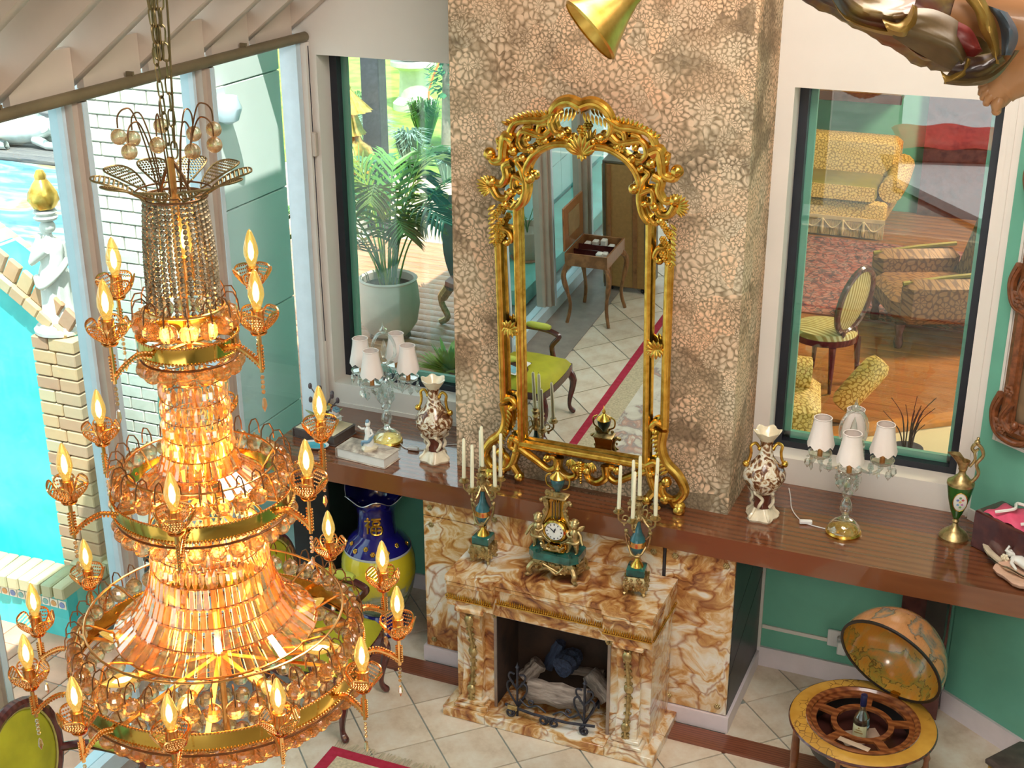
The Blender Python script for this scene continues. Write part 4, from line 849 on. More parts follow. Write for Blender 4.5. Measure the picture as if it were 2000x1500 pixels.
for cx, cz, s1, s2 in ((.05,.05,1,1),(.05,.70,1,1),(.05,1.35,1,-1),(.95,.05,-1,1),(.5,.05,1,1),(.95,.7,-1,1)):
    m = MB(); scroll(m, [(cx-s1*.04,cz+s2*.16),(cx-s1*.07,cz+s2*.07),(cx-s1*.04,cz-s2*.03),(cx+s1*.06,cz-s2*.06),(cx+s1*.14,cz-s2*.03),(cx+s1*.12,cz+s2*.02)], .026, .016, y=-.05); scroll(m, [(cx+s1*.03,cz+s2*.14),(cx-s1*.01,cz+s2*.05),(cx+s1*.05,cz+s2*.0),(cx+s1*.07,cz+s2*.04)], .02, .014, y=-.065); fan(m, (cx, cz), 0, 330, 10, .075, .03, y=-.05); flower(m, (cx+s1*.01, cz+s2*.2), .03, y=-.07); flower(m, (cx, cz), .03, y=-.08); part('carved_scroll', m, MT['carved'], pf)
part('canvas', MB().box(.08, .92, -.02, -.01, .08, 1.32), mk('dark_oil_painting', (.16,.10,.06), .4, var=.7, scale=4, c2=(.34,.22,.12)), pf)

# ================================================================ globe bar, floor vase, chairs, rug
def m_map(name, c1, c2, c3):
    t = NT(name); n = t.noise(5.5, detail=6, rough=.6, dist=.6); e = t.noise(5.5, detail=6, rough=.6, dist=.6); ln = t.wave(9, dist=9, detail=4)
    edge = t.math('ABSOLUTE', t.math('SUBTRACT', n.outputs[0], .52))
    c = t.ramp(n.outputs[0], [(.42, c1), (.515, c2), (.53, c3), (.62, c1)]); c = t.mix(t.ramp(edge, [(0,(1,1,1)),(.012,(0,0,0))]), c, (.10,.05,.02))
    t.col(t.mix(t.ramp(ln.outputs[0], [(.46,(0,0,0)),(.5,(.55,.55,.55)),(.54,(0,0,0))]), c, (.16,.07,.03))); return t.fin(.2, 0, .5)
MT['map_in'] = m_map('antique_map_inside', (.62,.26,.03), (.52,.30,.05), (.30,.26,.05)); MT['map_out'] = m_map('antique_map_outside', (.50,.22,.08), (.40,.18,.06), (.14,.15,.12))
def m_zodiac():
    t = NT('zodiac_ring'); n = t.noise(7, detail=3); v = t.voro(26, feat='DISTANCE_TO_EDGE'); w = t.noise(3.2, detail=1)
    c = t.ramp(n.outputs[0], [(.3,(.46,.22,.03)),(.7,(.66,.36,.06))]); k = t.math('MULTIPLY', t.ramp(v.outputs['Distance'], [(.02,(1,1,1)),(.05,(0,0,0))]), t.ramp(w.outputs[0], [(.54,(0,0,0)),(.57,(.8,.8,.8))]))
    t.col(t.mix(k, c, (.12,.05,.02))); return t.fin(.25, 0, .5)
MT['globewood'] = m_wood('globe_wood', (.16,.045,.015), (.30,.10,.03), (3,3,3), .25, .5)
gb = thing('globe_bar', 'antique world globe drinks cabinet with raised lid standing in front of the shelf', 'globe', (1.633, -1.165, 0))
zr = .60
part('table_ring', MB().lathe([(.262,zr-.02),(.325,zr-.02),(.335,zr-.012),(.335,zr),(.322,zr+.004),(.262,zr+.004),(.262,zr-.02)], 56), m_zodiac(), gb)
part('ring_edge', MB().lathe([(.3355,zr-.014),(.341,zr-.008),(.3355,zr+.001)], 56), MT['mahog'], gb); part('inner_lip', MB().lathe([(.250,zr-.02),(.262,zr+.012),(.25,zr+.014),(.238,zr+.004),(.238,zr-.02)], 56), MT['globewood'], gb)
part('lower_bowl', MB().lathe([(0,zr-.275),(.09,zr-.262),(.17,zr-.21),(.225,zr-.14),(.249,zr-.06),(.2495,zr-.02)], 40), MT['map_out'], gb)
part('bowl_lining', MB().lathe([(0,zr-.16),(.235,zr-.15),(.238,zr-.03)], 32), MT['blackwood'], gb)
# bottle tray: outer rim, inner ring, five spokes
m = MB(); m.lathe([(.212,zr-.022),(.240,zr-.022),(.240,zr-.008),(.212,zr-.008),(.212,zr-.022)], 48); m.lathe([(.118,zr-.022),(.145,zr-.022),(.145,zr-.008),(.118,zr-.008),(.118,zr-.022)], 40)
for k in range(5): m.box(.14, .216, -.022, .022, zr-.022, zr-.0085, Rz(R_(20+72*k)))
part('bottle_tray', m, MT['globewood'], gb)
part('tray_floor', MB().lathe([(0,zr-.10),(.234,zr-.10),(.234,zr-.104),(0,zr-.104)], 32), mk('tray_dark', (.05,.015,.012), .3, coat=.3), gb)
hinge = Vector((.112, .245, zr+.012)); hd = Vector((.36,.93,0)).normalized(); opn = R_(68)
ax_ = Vector((hd.y,-hd.x,0)); RL = .258
LM = Matrix.Translation(hinge) @ Matrix.Rotation(opn, 4, ax_) @ Matrix.Translation(-hd*RL)
dome = [(RL*math.cos(t*PI/2/12), RL*math.sin(t*PI/2/12)) for t in range(13)]
LMi = Matrix.Translation(hinge) @ Matrix.Rotation(-opn, 4, ax_) @ Matrix.Translation(-hd*RL)
part('lid', MB().lathe([(max(r, 0) if r > 1e-4 else 0, z) for r, z in dome], 44), MT['map_out'], gb, M=LMi)
part('lid_lining', MB().lathe([(r*.968 if r > 1e-4 else 0, z*.968) for r, z in dome], 44), MT['map_in'], gb, M=LMi); part('lid_rim', MB().lathe([(RL*.962,0),(RL*.962,-.006),(RL*1.012,-.006),(RL*1.012,.004)], 44), MT['blackwood'], gb, M=LMi)
part('hinge', MB().bbox(-.022, .022, -.014, .014, -.02, .022, .003), MT['brass'], gb, M=Tm(*(hinge-Vector((0,0,.004)))) @ Rz(-.37))
for k in range(4):
    a = R_(170+90*k); m = MB(); m.lathe([(0,0),(.012,0),(.02,.03),(.024,.06),(.016,.10),(.018,.12),(.022,.28),(.018,.42),(.014,.44),(.02,.455),(.014,.47),(.012,.50),(.017,.52),(.011,.54),(.009,zr-.021),(0,zr-.021)], 12, (.312*math.cos(a), .312*math.sin(a), 0)); part('leg', m, MT['globewood'], gb)
m = MB(); m.box(-.31, .31, -.014, .014, .09, .115, Rz(R_(-10))); m.box(-.31, .31, -.014, .014, .0905, .1155, Rz(R_(80))); part('stretcher', m, MT['globewood'], gb)
part('lower_shelf', MB().lathe([(0,.1165),(.20,.1165),(.205,.122),(.20,.128),(0,.128)], 32), MT['globewood'], gb)
bt = thing('liquor_bottle', 'clear glass liquor bottle with cream label and navy cap in globe bar', 'bottle', (1.628, -1.165, zr-.0955))
part('glass', MB().lathe([(0,0),(.034,.0),(.038,.008),(.038,.10),(.032,.125),(.016,.15),(.013,.165),(.013,.20),(0,.20)], 22), m_crystal('bottle_glass', (.80,.90,.84), .7, .02, (.5,.6,.5), .10), bt)
part('label', MB().lathe([(.0388,.022),(.0388,.088)], 14, a0=R_(-150), a1=R_(-40)), mk('cream_label', (.78,.74,.45), .5, var=.06), bt)
part('neck_label', MB().lathe([(.0386,.075),(.034,.118)], 8, a0=R_(-35), a1=R_(10)), mk('blue_label', (.35,.55,.68), .5), bt)
part('cap', MB().lathe([(0,.24),(.014,.24),(.0155,.235),(.0155,.185),(.0135,.180)], 16), mk('navy_cap', (.01,.015,.06), .3), bt)
for o_ in (): pass
m = MB(); m.add([(-.02,-.0399,.05),(.02,-.0399,.05),(.02,-.0399,.056),(-.02,-.0399,.056)], [(0,1,2,3)]); m.add([(-.014,-.0399,.064),(.014,-.0399,.064),(.014,-.0399,.068),(-.014,-.0399,.068)], [(0,1,2,3)]); m.add([(-.004,-.0399,.074),(.004,-.0399,.074),(.004,-.0399,.081),(-.004,-.0399,.081)], [(0,1,2,3)])
part('label_print', m, mk('label_ink', (.45,.28,.08), .5), bt, M=Rz(-.1))
o = part('paper_card', MB().bbox(-.095, .095, -.055, .055, 0, .0025, .001), mk('brown_card', (.42,.30,.22), .6), M=Tm(1.63, -1.155, zr-.0995) @ Rz(.55)); tag(o, 'brown printed card lying under the bottle in the globe bar', 'card')
o = part('paper_slip', MB().bbox(-.075, .075, -.016, .016, 0, .002, .001), mk('tan_paper', (.55,.40,.28), .6), M=Tm(1.625, -1.345, zr-.0075) @ Rz(-.25)); tag(o, 'tan paper slip on the front rim of the bottle tray', 'paper')
st = thing('footstool', 'small gilt footstool with dark top beside the right wall', 'stool', (2.40, -.70, 0), -.6)
part('top', MB().bbox(-.17, .17, -.14, .14, .20, .235, .012), MT['leather'], st); part('apron', MB().bbox(-.155, .155, -.125, .125, .16, .1995, .006), MT['giltwood'], st)
for sx in (-1, 1):
    for sy in (-1, 1): part('leg', MB().tube(catmull([(sx*.14, sy*.11, .165),(sx*.165, sy*.13, .11),(sx*.14, sy*.11, .05),(sx*.165, sy*.13, .006)], 4), [.02]*5+[.014]*8, 8), MT['giltwood'], st)

MT['cobalt'] = mk('cobalt_glaze', (.012,.010,.16), .10, var=.2, scale=10, coat=.7)
def m_yvase():
    t = NT('yellow_landscape_glaze'); n = t.noise(8, detail=5, dist=.8); n2 = t.noise(22, detail=4); sp = t.n('SeparateXYZ'); t.l(t.tc.outputs['Object'], sp.inputs[0])
    low = t.ramp(sp.outputs['Z'], [(.22,(1,1,1)),(.52,(0,0,0))]); k = t.math('ADD', t.math('MULTIPLY', n.outputs[0], .7), t.math('MULTIPLY', low, .32))
    c = t.ramp(k, [(.40,(.74,.60,.03)),(.50,(.66,.56,.06)),(.54,(.34,.36,.20)),(.60,(.52,.54,.40)),(.68,(.12,.20,.08))]); d = t.ramp(n2.outputs[0], [(.60,(0,0,0)),(.66,(.8,.8,.8))])
    t.col(t.mix(t.math('MULTIPLY', d, low), c, (.06,.12,.05))); return t.fin(.12, 0, .6)
fv = thing('floor_vase', 'large cobalt and yellow Chinese floor vase with ruffled rim under the shelf', 'vase', (-1.293, -.50, 0))
part('foot', MB().lathe([(0,0),(.135,0),(.155,.02),(.158,.10),(.138,.15),(.142,.158)], 40), MT['cobalt'], fv)
part('body', MB().lathe([(.142,.158),(.178,.22),(.208,.31),(.222,.41),(.215,.50),(.196,.56)], 40), m_yvase(), fv)
part('shoulder', MB().lathe([(.1965,.56),(.175,.605),(.14,.64),(.118,.66)], 40), MT['cobalt'], fv); part('shoulder_band', MB().lathe([(.1985,.553),(.2005,.560),(.1975,.567)], 40), mk('grey_band', (.55,.58,.60), .2), fv)
def ruff(r, z, a): return (r*(1+.06*math.cos(6*a)*max(0, (z-.83)/.09)), .022*math.cos(6*a)*max(0, (z-.83)/.09))
part('neck', MB().lathe([(.118,.66),(.110,.70),(.108,.78),(.118,.83),(.150,.885),(.182,.915),(.176,.917),(.142,.89),(.105,.83),(.098,.78),(.10,.66),(0,.60)], 48, rfun=ruff), MT['cobalt'], fv)
part('rim_line', MB().tube([tuple(((lambda rr: (rr[0]*math.cos(a), rr[0]*math.sin(a), .917+rr[1]))(ruff(.181, .917, a)))) for a in [2*PI*i/60 for i in range(60)]], .0028, 5, closed=True), mk('silver_rim', (.65,.66,.70), .2, .6), fv)
# the character on the neck, as raised gilt strokes wrapped on the cylinder
def on_neck(u, v, r=.1105): a = R_(-72)+u/r; return (r*math.cos(a), r*math.sin(a), .745+v)
strokes = [[(-.035,.05),(-.026,.042)],[(-.05,.028),(-.02,.03),(-.045,-.004)],[(-.033,.014),(-.033,-.05)],[(-.028,.002),(-.018,-.008)],[(-.008,.046),(.046,.048)],[(.002,.03),(.036,.032),(.034,.012),(.003,.010),(.002,.03)],[(-.008,-.004),(-.007,-.05),(.045,-.05),(.046,-.003),(-.008,-.004)],[(-.006,-.027),(.044,-.026)],[(.019,-.004),(.019,-.05)]]
for s_ in strokes: part('character_stroke', MB().tube([on_neck(*p) for p in catmull(s_, 3)], .0075, 6), MT['gold'], fv)
rn = random.Random(5)
for k in range(9):
    a = R_(-150+rn.uniform(-8,8)+k*19); z = .60+.02*(k % 2); r = .182-(z-.60)*.9; m = MB(); flower(m, (0,0), .016, y=0)
    part('gilt_blossom', m, MT['gold'], fv, M=Tm(r*math.cos(a), r*math.sin(a), z) @ Rz(a+PI/2) @ Rx(-.6))
for k in range(6):
    a = R_(-140+k*22); m = MB(); fan(m, (0,0), 0, 320, 9, .035, .014, y=0); part('gilt_blossom', m, MT['gold'] if k % 2 else MT['porcelain'], fv, M=Tm(.159*math.cos(a), .159*math.sin(a), .07) @ Rz(a+PI/2))

def make_chair(label):
    t = thing('armchair', label, 'armchair', group='yellow velvet armchairs along the glass wall')
    # front is +x. oval back in the plane x=-.24
    ov = [(-.245-.05*math.sin(2*PI*i/36)*.5-.03, .235*math.cos(2*PI*i/36), .72+.27*math.sin(2*PI*i/36)) for i in range(36)]
    part('back_frame', MB().tube(ov, .026, 8, closed=True), MT['mahog'], t)
    def pad(k): return lambda u, v: (-.27-.025*math.sin(2*PI*u)*v+k*.028*(1-v*v), .212*v*math.cos(2*PI*u), .72+.247*v*math.sin(2*PI*u))
    m = MB(); m.grid(pad(1), 36, 8, closeu=True); m.grid(pad(-1), 36, 8, closeu=True); part('backrest', m, MT['yellow'], t)
    part('back_piping', MB().tube([(-.262-.025*math.sin(2*PI*i/36), .213*math.cos(2*PI*i/36), .72+.248*math.sin(2*PI*i/36)) for i in range(36)], .006, 5, closed=True), MT['piping'], t)
    seat = [(-.24,-.23),(.20,-.27),(.26,-.22),(.275,0),(.26,.22),(.20,.27),(-.24,.23)]
    part('seat_rail', MB().prism(catmull(seat, 3, True), .36, .415), MT['mahog'], t)
    def sf(u, v):
        P = catmull(seat, 4, True); p = P[int(u*len(P)) % len(P)]; return (.01+(p[0]-.01)*v*.97, p[1]*v*.97, .4155+.075*(1-v**4)**.5)
    part('seat', MB().grid(sf, 28, 9, closeu=True), MT['yellow'], t)
    for sy in (-1, 1):
        part('arm', MB().tube(catmull([(-.27, sy*.225, .64),(-.15, sy*.27, .655),(.02, sy*.285, .65),(.12, sy*.285, .625),(.135, sy*.28, .60),(.08, sy*.272, .52),(.10, sy*.262, .41)], 4), .021, 8), MT['mahog'], t)
        part('arm_pad', MB().lathe([(0,-.10),(.02,-.098),(.032,-.07),(.034,0),(.032,.07),(.02,.098),(0,.10)], 12, M=Tm(-.03, sy*.283, .674) @ Ry(PI/2) @ Sc(.7,1,1)), MT['yellow_arm'], t)
        part('leg', MB().tube(catmull([(.22, sy*.225, .38),(.262, sy*.25, .28),(.235, sy*.235, .12),(.235, sy*.235, .05),(.265, sy*.25, .008)], 4), [.034,.034,.033,.03,.028,.025,.023,.02,.018,.016,.015,.015,.016,.019,.021,.02,.012], 8), MT['mahog'], t)
        part('leg', MB().tube(catmull([(-.23, sy*.19, .40),(-.245, sy*.19, .2),(-.31, sy*.19, .006)], 4), [.022]*5+[.018]*4, 8), MT['mahog'], t)
    part('back_post', MB().tube([(-.24,0,.38),(-.25,0,.46)], .028, 8), MT['mahog'], t); return t
c1 = make_chair('yellow velvet armchair with dark oval frame in the lower left corner, pale cushion on seat'); c1.location = (-1.39, -3.03, 0); c1.rotation_euler = (0,0,R_(4))
c2 = copy_tree(c1, label='yellow velvet armchair standing behind the chandelier next to the floor vase'); c2.location = (-1.20, -1.33, 0); c2.rotation_euler = (0,0,R_(2))
cu = thing('cushion', 'pale cushion with a light blue patch on the lower-left armchair', 'cushion', (-1.47, -2.93, .482), .2, sc=.62)
def cuf(s): return lambda u, v: ((u-.5)*.36, (v-.5)*.36, .05+s*.048*(math.sin(PI*u)*math.sin(PI*v))**.45)
part('top_cover', MB().grid(cuf(1), 14, 14), MT['paper'], cu); part('under_cover', MB().grid(cuf(-1), 14, 14), MT['paper'], cu)
part('blue_patch', MB().grid(lambda u, v: ((.55+.4*u-.5)*.36, (.45+.5*v-.5)*.36, .052+.048*(math.sin(PI*(.55+.4*u))*math.sin(PI*(.45+.5*v)))**.45), 8, 8), mk('sky_blue_cloth', (.25,.55,.66), .7), cu)

def m_rugfield():
    t = NT('rug_field'); n = t.noise(5, detail=6, dist=1.2); v = t.voro(14); t.col(t.ramp(n.outputs[0], [(.40,(.72,.66,.56)),(.52,(.62,.55,.45)),(.57,(.34,.28,.26)),(.63,(.55,.32,.24)),(.70,(.72,.66,.55))])); return t.fin(.9)
def m_rugred():
    t = NT('rug_red'); n = t.noise(30, detail=3); t.col(t.ramp(n.outputs[0], [(.3,(.36,.01,.03)),(.7,(.48,.02,.06))])); return t.fin(.9)
rg = thing('rug', 'cream floral rug with crimson border and fringe in front of the fireplace', 'rug', (.45, -1.63, 0))
part('pile_border', MB().box(-1.43, 1.43, -4.4, 0, .001, .012), m_rugred(), rg)
part('inner_band', MB().box(-1.365, 1.365, -4.335, -.065, .0122, .0135), mk('rug_beige', (.56,.46,.30), .9, var=.25, scale=60), rg)
part('field', MB().box(-1.20, 1.20, -4.17, -.23, .0137, .0150), m_rugfield(), rg)
part('medallion', MB().lathe([(0,.0152),(.95,.0152),(.955,.0162),(0,.0163)], 48, (0,-2.2,0), M=Sc(.9,1.5,1) @ Tm(0,.733,0), rfun=lambda r, z, a: r*(1+.10*math.sin(8*a)+.05*math.sin(19*a))), m_rugred(), rg)
m = MB(); rn = random.Random(3)
for i in range(240):
    x = -1.42+2.84*i/239; dx = rn.uniform(-.02,.02); m.tube([(x,-.002,.008),(x+dx*.4,.03,.006),(x+dx,.055+rn.uniform(0,.015),.004)], .0034, 4)
tag(part('fringe', m, mk('fringe_wool', (.55,.48,.34), .9), rg), kind='stuff')

# ---------------------------------------------------------------- things seen in the mirror
tb = thing('sewing_table', 'small walnut sewing table with open hinged lid near the glass wall', 'table', (-1.535, -4.94, 0))
for sx in (-1, 1):
    for sy in (-1, 1): part('leg', MB().tube(catmull([(sx*.16, sy*.19, .56),(sx*.205, sy*.235, .45),(sx*.165, sy*.195, .18),(sx*.19, sy*.22, .006)], 5), [.03]*3+[.024]*5+[.016]*8, 8), MT['walnut'], tb)
m = MB(); m.box(-.19,.19,-.23,-.215,.55,.66); m.box(-.19,.19,.215,.23,.55,.66); m.box(-.19,-.175,-.215,.215,.55,.66); m.box(.175,.19,-.215,.215,.55,.66); part('case', m, MT['walnut'], tb)
part('tray', MB().box(-.175, .175, -.215, .215, .58, .59), MT['mahog'], tb); part('lid', MB().bbox(-.205, -.187, -.23, .23, .665, 1.06, .008), MT['walnut'], tb); part('lid_mirror', MB().box(-.1865, -.184, -.13, .13, .77, .98), mk('dull_mirror', (.62,.50,.30), .15, .6), tb)
m = MB()
for k, (x, y) in enumerate(((-.12,-.15),(-.05,-.16),(.03,-.15),(.10,-.14),(.12,.08),(.09,.14))): m.bbox(x-.025, x+.025, y-.03, y+.03, .5905, .60+.02*(k % 3+1), .005)
tag(part('sewing_notions', m, MT['paper'], tb), kind='stuff')
m = MB(); m.box(-.17, .17, -.06, -.054, .5905, .64); m.box(-.17, .17, .06, .066, .5905, .64); part('divider', m, MT['mahog'], tb)
tk = thing('wardrobe_trunk', 'upright tan canvas wardrobe trunk with wooden slats standing by the glass wall', 'trunk', (-1.44, -5.62, 0))
part('body', MB().bbox(-.20, .20, -.16, .16, .05, 1.22, .012), mk('tan_canvas', (.42,.23,.08), .6, var=.1, scale=40), tk); part('slat', MB().bbox(-.165, -.13, .1605, .172, .06, 1.21, .003), MT['walnut'], tk); part('slat', MB().bbox(.07, .11, .1605, .172, .06, 1.21, .003), MT['walnut'], tk); part('lining', MB().box(-.215, -.2005, -.15, .15, .07, 1.20), mk('cream_lining', (.62,.52,.30), .6), tk)
m = MB()
for x in (-.19, .19): m.box(x-.012, x+.012, -.165, .166, .045, 1.226)
m.box(-.202,.202,-.165,.166,1.2205,1.24); part('metal_edge', m, mk('tin_edge', (.20,.17,.13), .4, .7), tk)
for z in (.30, .98): part('clasp', MB().bbox(.185, .235, .145, .175, z-.025, z+.025, .006), MT['iron'], tk)
for x in (-.15, .15):
    for y in (-.12, .12): part('caster', MB().sph((x, y, .022), .022, 8, 6), MT['iron'], tk)

# ================================================================ chandelier
CX, CY, CZ = .463, -4.393, 2.36
ch = thing('chandelier', 'huge three-tier crystal chandelier with gilt bands and candle bulbs hanging at left', 'chandelier', (CX, CY, CZ))
z_ = lambda z: z-CZ
ball = MB().sph((0,0,0), .021, 12, 8); ball.lathe([(.003,.019),(.003,.027),(0,.028)], 5); ball_me = ball.mesh('crystal_ball', MT['ball'], flatsh=True)
hook = MB(); hook.tube([(-.018,0,.028),(-.016,0,.050),(-.006,0,.062),(.008,0,.060),(.016,0,.044),(.018,0,.02)], .0018, 5); hook_me = hook.mesh('hook', MT['wire'])
def balls(r, z, n, a0=0, hooks=True):
    for i in range(n):
        a = a0+2*PI*i/n; o = link('crystal_ball', ball_me, ch, Tm(r*math.cos(a), r*math.sin(a), z_(z)) @ Rz(a))
        if hooks: link('hook', hook_me, o)
def ring(name, r, z, t, mat=None): part(name, MB().tube([(r*math.cos(2*PI*i/48), r*math.sin(2*PI*i/48), z_(z)) for i in range(48)], t, 6, closed=True), mat or MT['copper'], ch)
def band(r, z0, z1):
    b = part('gilt_band', MB().lathe([(r-.003, z_(z0)), (r, z_(z0)), (r+.001, z_((z0+z1)/2)), (r, z_(z1)), (r-.003, z_(z1)), (r-.003, z_(z0))], 72), MT['brass'], ch)
    n = int(2*PI*r/.008); m = MB()
    for zz in (z0, z1):
        for i in range(n): a = 2*PI*i/n; m.sph(((r+.001)*math.cos(a), (r+.001)*math.sin(a), z_(zz)), .0036, 5, 3)
    tag(part('bead_edge', m, MT['copper'], b), kind='stuff')
    part('rim_wire', MB().tube([((r-.004)*math.cos(2*PI*i/60), (r-.004)*math.sin(2*PI*i/60), z_(z0-.016)) for i in range(60)], .003, 5, closed=True), MT['wire'], b)
band(.108, 3.440, 3.476); band(.203, 3.068, 3.104); band(.346, 2.632, 2.676)
# central stem
part('stem', MB().tube([(0,0,z_(2.40)),(0,0,z_(3.1)),(0,0,z_(3.86))], .008, 8), MT['copper'], ch)
# balls
balls(.097, 3.505, 14); balls(.098, 3.405, 15, .2, False); balls(.186, 3.135, 26); balls(.190, 3.030, 27, .1, False); balls(.328, 2.715, 44)
for r, z, n in ((.332,2.600,44),(.292,2.560,38),(.250,2.525,32),(.208,2.495,27),(.166,2.470,22)): balls(r, z, n, r*10, False); ring('ball_ring', r, z+.026, .0018, MT['wire'])
m = MB()
for r, z, n in ((.124,2.448,17),(.082,2.430,11),(.04,2.415,6)):
    for i in range(n): m.sph((r*math.cos(2*PI*i/n), r*math.sin(2*PI*i/n), z_(z)), .021, 10, 7)
tag(part('bottom_balls', m, MT['ball'], ch, flatsh=True), kind='stuff')
# crystal drapery
kite = MB().lathe([(0,0),(.0085,.30),(.0075,.62),(0,1)], 4, M=Sc(1,.6,1)).mesh('crystal_prism', MT['crystal'], flatsh=True)
bar = MB(); bar.add([(-.0055,-.003,0),(.0055,-.003,0),(.0055,.003,0),(-.0055,.003,0),(-.0075,-.003,1),(.0075,-.003,1),(.0075,.003,1),(-.0075,.003,1),(0,-.0065,.08),(0,-.0065,.92)], [(3,2,1,0),(4,5,6,7),(1,2,6,5),(2,3,7,6),(3,0,4,7),(0,1,8),(4,9,5),(0,8,9,4),(1,5,9,8)]); bar_me = bar.mesh('crystal_prism', MT['crystal'], flatsh=True)
def drape(rows, n, nk):
    far = MB(); view = math.atan2(-6.6735-CY, 2.2005-CX)
    for k, (r0, z0, r1, z1) in enumerate(rows):
        src = kite if k < nk else bar_me; L = math.hypot(r1-r0, z1-z0)
        for i in range(n):
            a = 2*PI*(i+.5*(k % 2))/n; c, s = math.cos(a), math.sin(a)
            M = frame((r0*c, r0*s, z_(z0)), ((r1-r0)*c, (r1-r0)*s, z1-z0), (-s, c, 0)) @ Sc((2*PI*(r0+r1)/2/n*.74)/.013 if k >= nk else (2*PI*r0/n*.95)/.017, 1, L*1.04)
            if math.cos(a-view) > -.12: link('crystal_prism', src, ch, M)
            else: far.add([v.co for v in src.vertices], [tuple(p.vertices) for p in src.polygons], M)
        ring('drape_ring', r0-.003, z0, .0014, MT['wire'])
    tag(part('far_prisms', far, MT['crystal'], ch, flatsh=True), kind='stuff')
drape([(.072,3.372,.073,3.322),(.073,3.325,.074,3.275),(.074,3.280,.075,3.232),(.075,3.236,.079,3.190),(.079,3.194,.094,3.152),(.094,3.155,.137,3.122)], 32, 4)
drape([(.126,3.000,.129,2.952),(.129,2.955,.135,2.905),(.135,2.908,.145,2.860),(.145,2.863,.162,2.818),(.162,2.820,.192,2.778),(.192,2.780,.234,2.745)], 54, 2)
ring('flare_ring', .138, 3.120, .003); ring('flare_ring', .236, 2.742, .003); ring('collar_ring', .075, 3.392, .003); ring('collar_ring', .128, 3.012, .003); ring('neck_ring', .083, 3.535, .0035); ring('hook_ring', .30, 2.775, .003); ring('hook_ring', .168, 3.165, .003)
for rb, zb, ri, zi, n in ((.106,3.45,.012,3.47,6),(.20,3.085,.012,3.10,8),(.343,2.652,.015,2.70,10)):
    for i in range(n): part('spoke', MB().box(ri, rb, -.006, .006, -.0018, .0018, Rz(2*PI*i/n+.2) @ Tm(0,0,z_(zb))), MT['copper'], ch)
for i in range(10): part('rib', MB().tube(catmull([(.343,0,z_(2.676)),(.32,0,z_(2.74)),(.30,0,z_(2.775)),(.236,0,z_(2.745))], 4), .0028, 5, M=Rz(2*PI*i/10)), MT['copper'], ch)
for i in range(8): part('rib', MB().tube(catmull([(.20,0,z_(3.10)),(.185,0,z_(3.15)),(.168,0,z_(3.165)),(.138,0,z_(3.12))], 4), .0025, 5, M=Rz(2*PI*i/8)), MT['copper'], ch)
# bead curtain of the neck
m = MB()
for i in range(27):
    a = 2*PI*i/27
    for k in range(22):
        t = k/21; r = .062+.012*t+.004*math.sin(PI*t); m.sph((r*math.cos(a), r*math.sin(a), z_(3.772-.232*t)), .0058, 6, 4)
tag(part('bead_strands', m, mk('bead_glass', (.42,.33,.22), .08, .75, var=.5, scale=70, c2=(.80,.72,.58)), ch, flatsh=True), kind='stuff')
# crown of petals with bead rows
ring('crown_ring', .068, 3.778, .003, MT['wire']); ring('crown_ring', .078, 3.790, .002, MT['wire'])
def petal_mesh(L, w, rows, wire, bead, cup=.35):
    P = [(x*w/2, 0, z*L) for x, z in ((0,0),(.35,.12),(.72,.35),(1,.65),(.92,.86),(.55,.98),(0,1.0),(-.55,.98),(-.92,.86),(-1,.65),(-.72,.35),(-.35,.12))]
    def bend(p): t = p[2]/L; return (p[0], cup*L*(t*t*.5), p[2]*(1-.12*t))
    m = MB(); m.tube([bend(p) for p in catmull(P, 2, True)], wire, 5, closed=True)
    for k in range(rows):
        t = .16+.76*k/(rows-1); hw = w/2*(.35+.65*min(1, t/.62))*(1 if t < .8 else .82)
        nb = max(3, int(2*hw/(bead*2.1)))
        for i in range(nb): x = -hw*.9+1.8*hw*i/(nb-1); m.sph(bend((x, 0, t*L)), bead, 4, 3)
    return m
cp_me = petal_mesh(.112, .062, 9, .0022, .0027, .5).mesh('petal', MT['chain'])
for k in range(10):
    a = 2*PI*k/10; d = Vector((math.cos(a)*.72, math.sin(a)*.72, .62)); o = (.070*math.cos(a), .070*math.sin(a), z_(3.782)); z = d.normalized(); x = Vector((-math.sin(a), math.cos(a), 0)); y = z.cross(x)
    link('crown_petal', cp_me, ch, Matrix(((x.x,y.x,z.x,o[0]),(x.y,y.y,z.y,o[1]),(x.z,y.z,z.z,o[2]),(0,0,0,1))) @ Rz(PI))
for k in range(9):
    a = 2*PI*k/9+.25; c, s = math.cos(a), math.sin(a); hgt = 3.945+.018*(k % 2)
    P = catmull([(.03*c,.03*s,z_(3.785)),(.045*c,.045*s,z_(3.88)),(.065*c,.065*s,z_(hgt-.008)),(.082*c,.082*s,z_(hgt)),(.096*c,.096*s,z_(hgt-.014)),(.098*c,.098*s,z_(hgt-.038))], 5)
    o = part('crown_wire', MB().tube(P, .0018, 5), MT['wire'], ch); bl = link('crown_ball', MB().sph((0,0,0), .0165, 14, 10).mesh('crown_ball', MT['ball']) if k == 0 else bl_me, o, (P[-1][0], P[-1][1], P[-1][2]-.018)); bl_me = bl.data
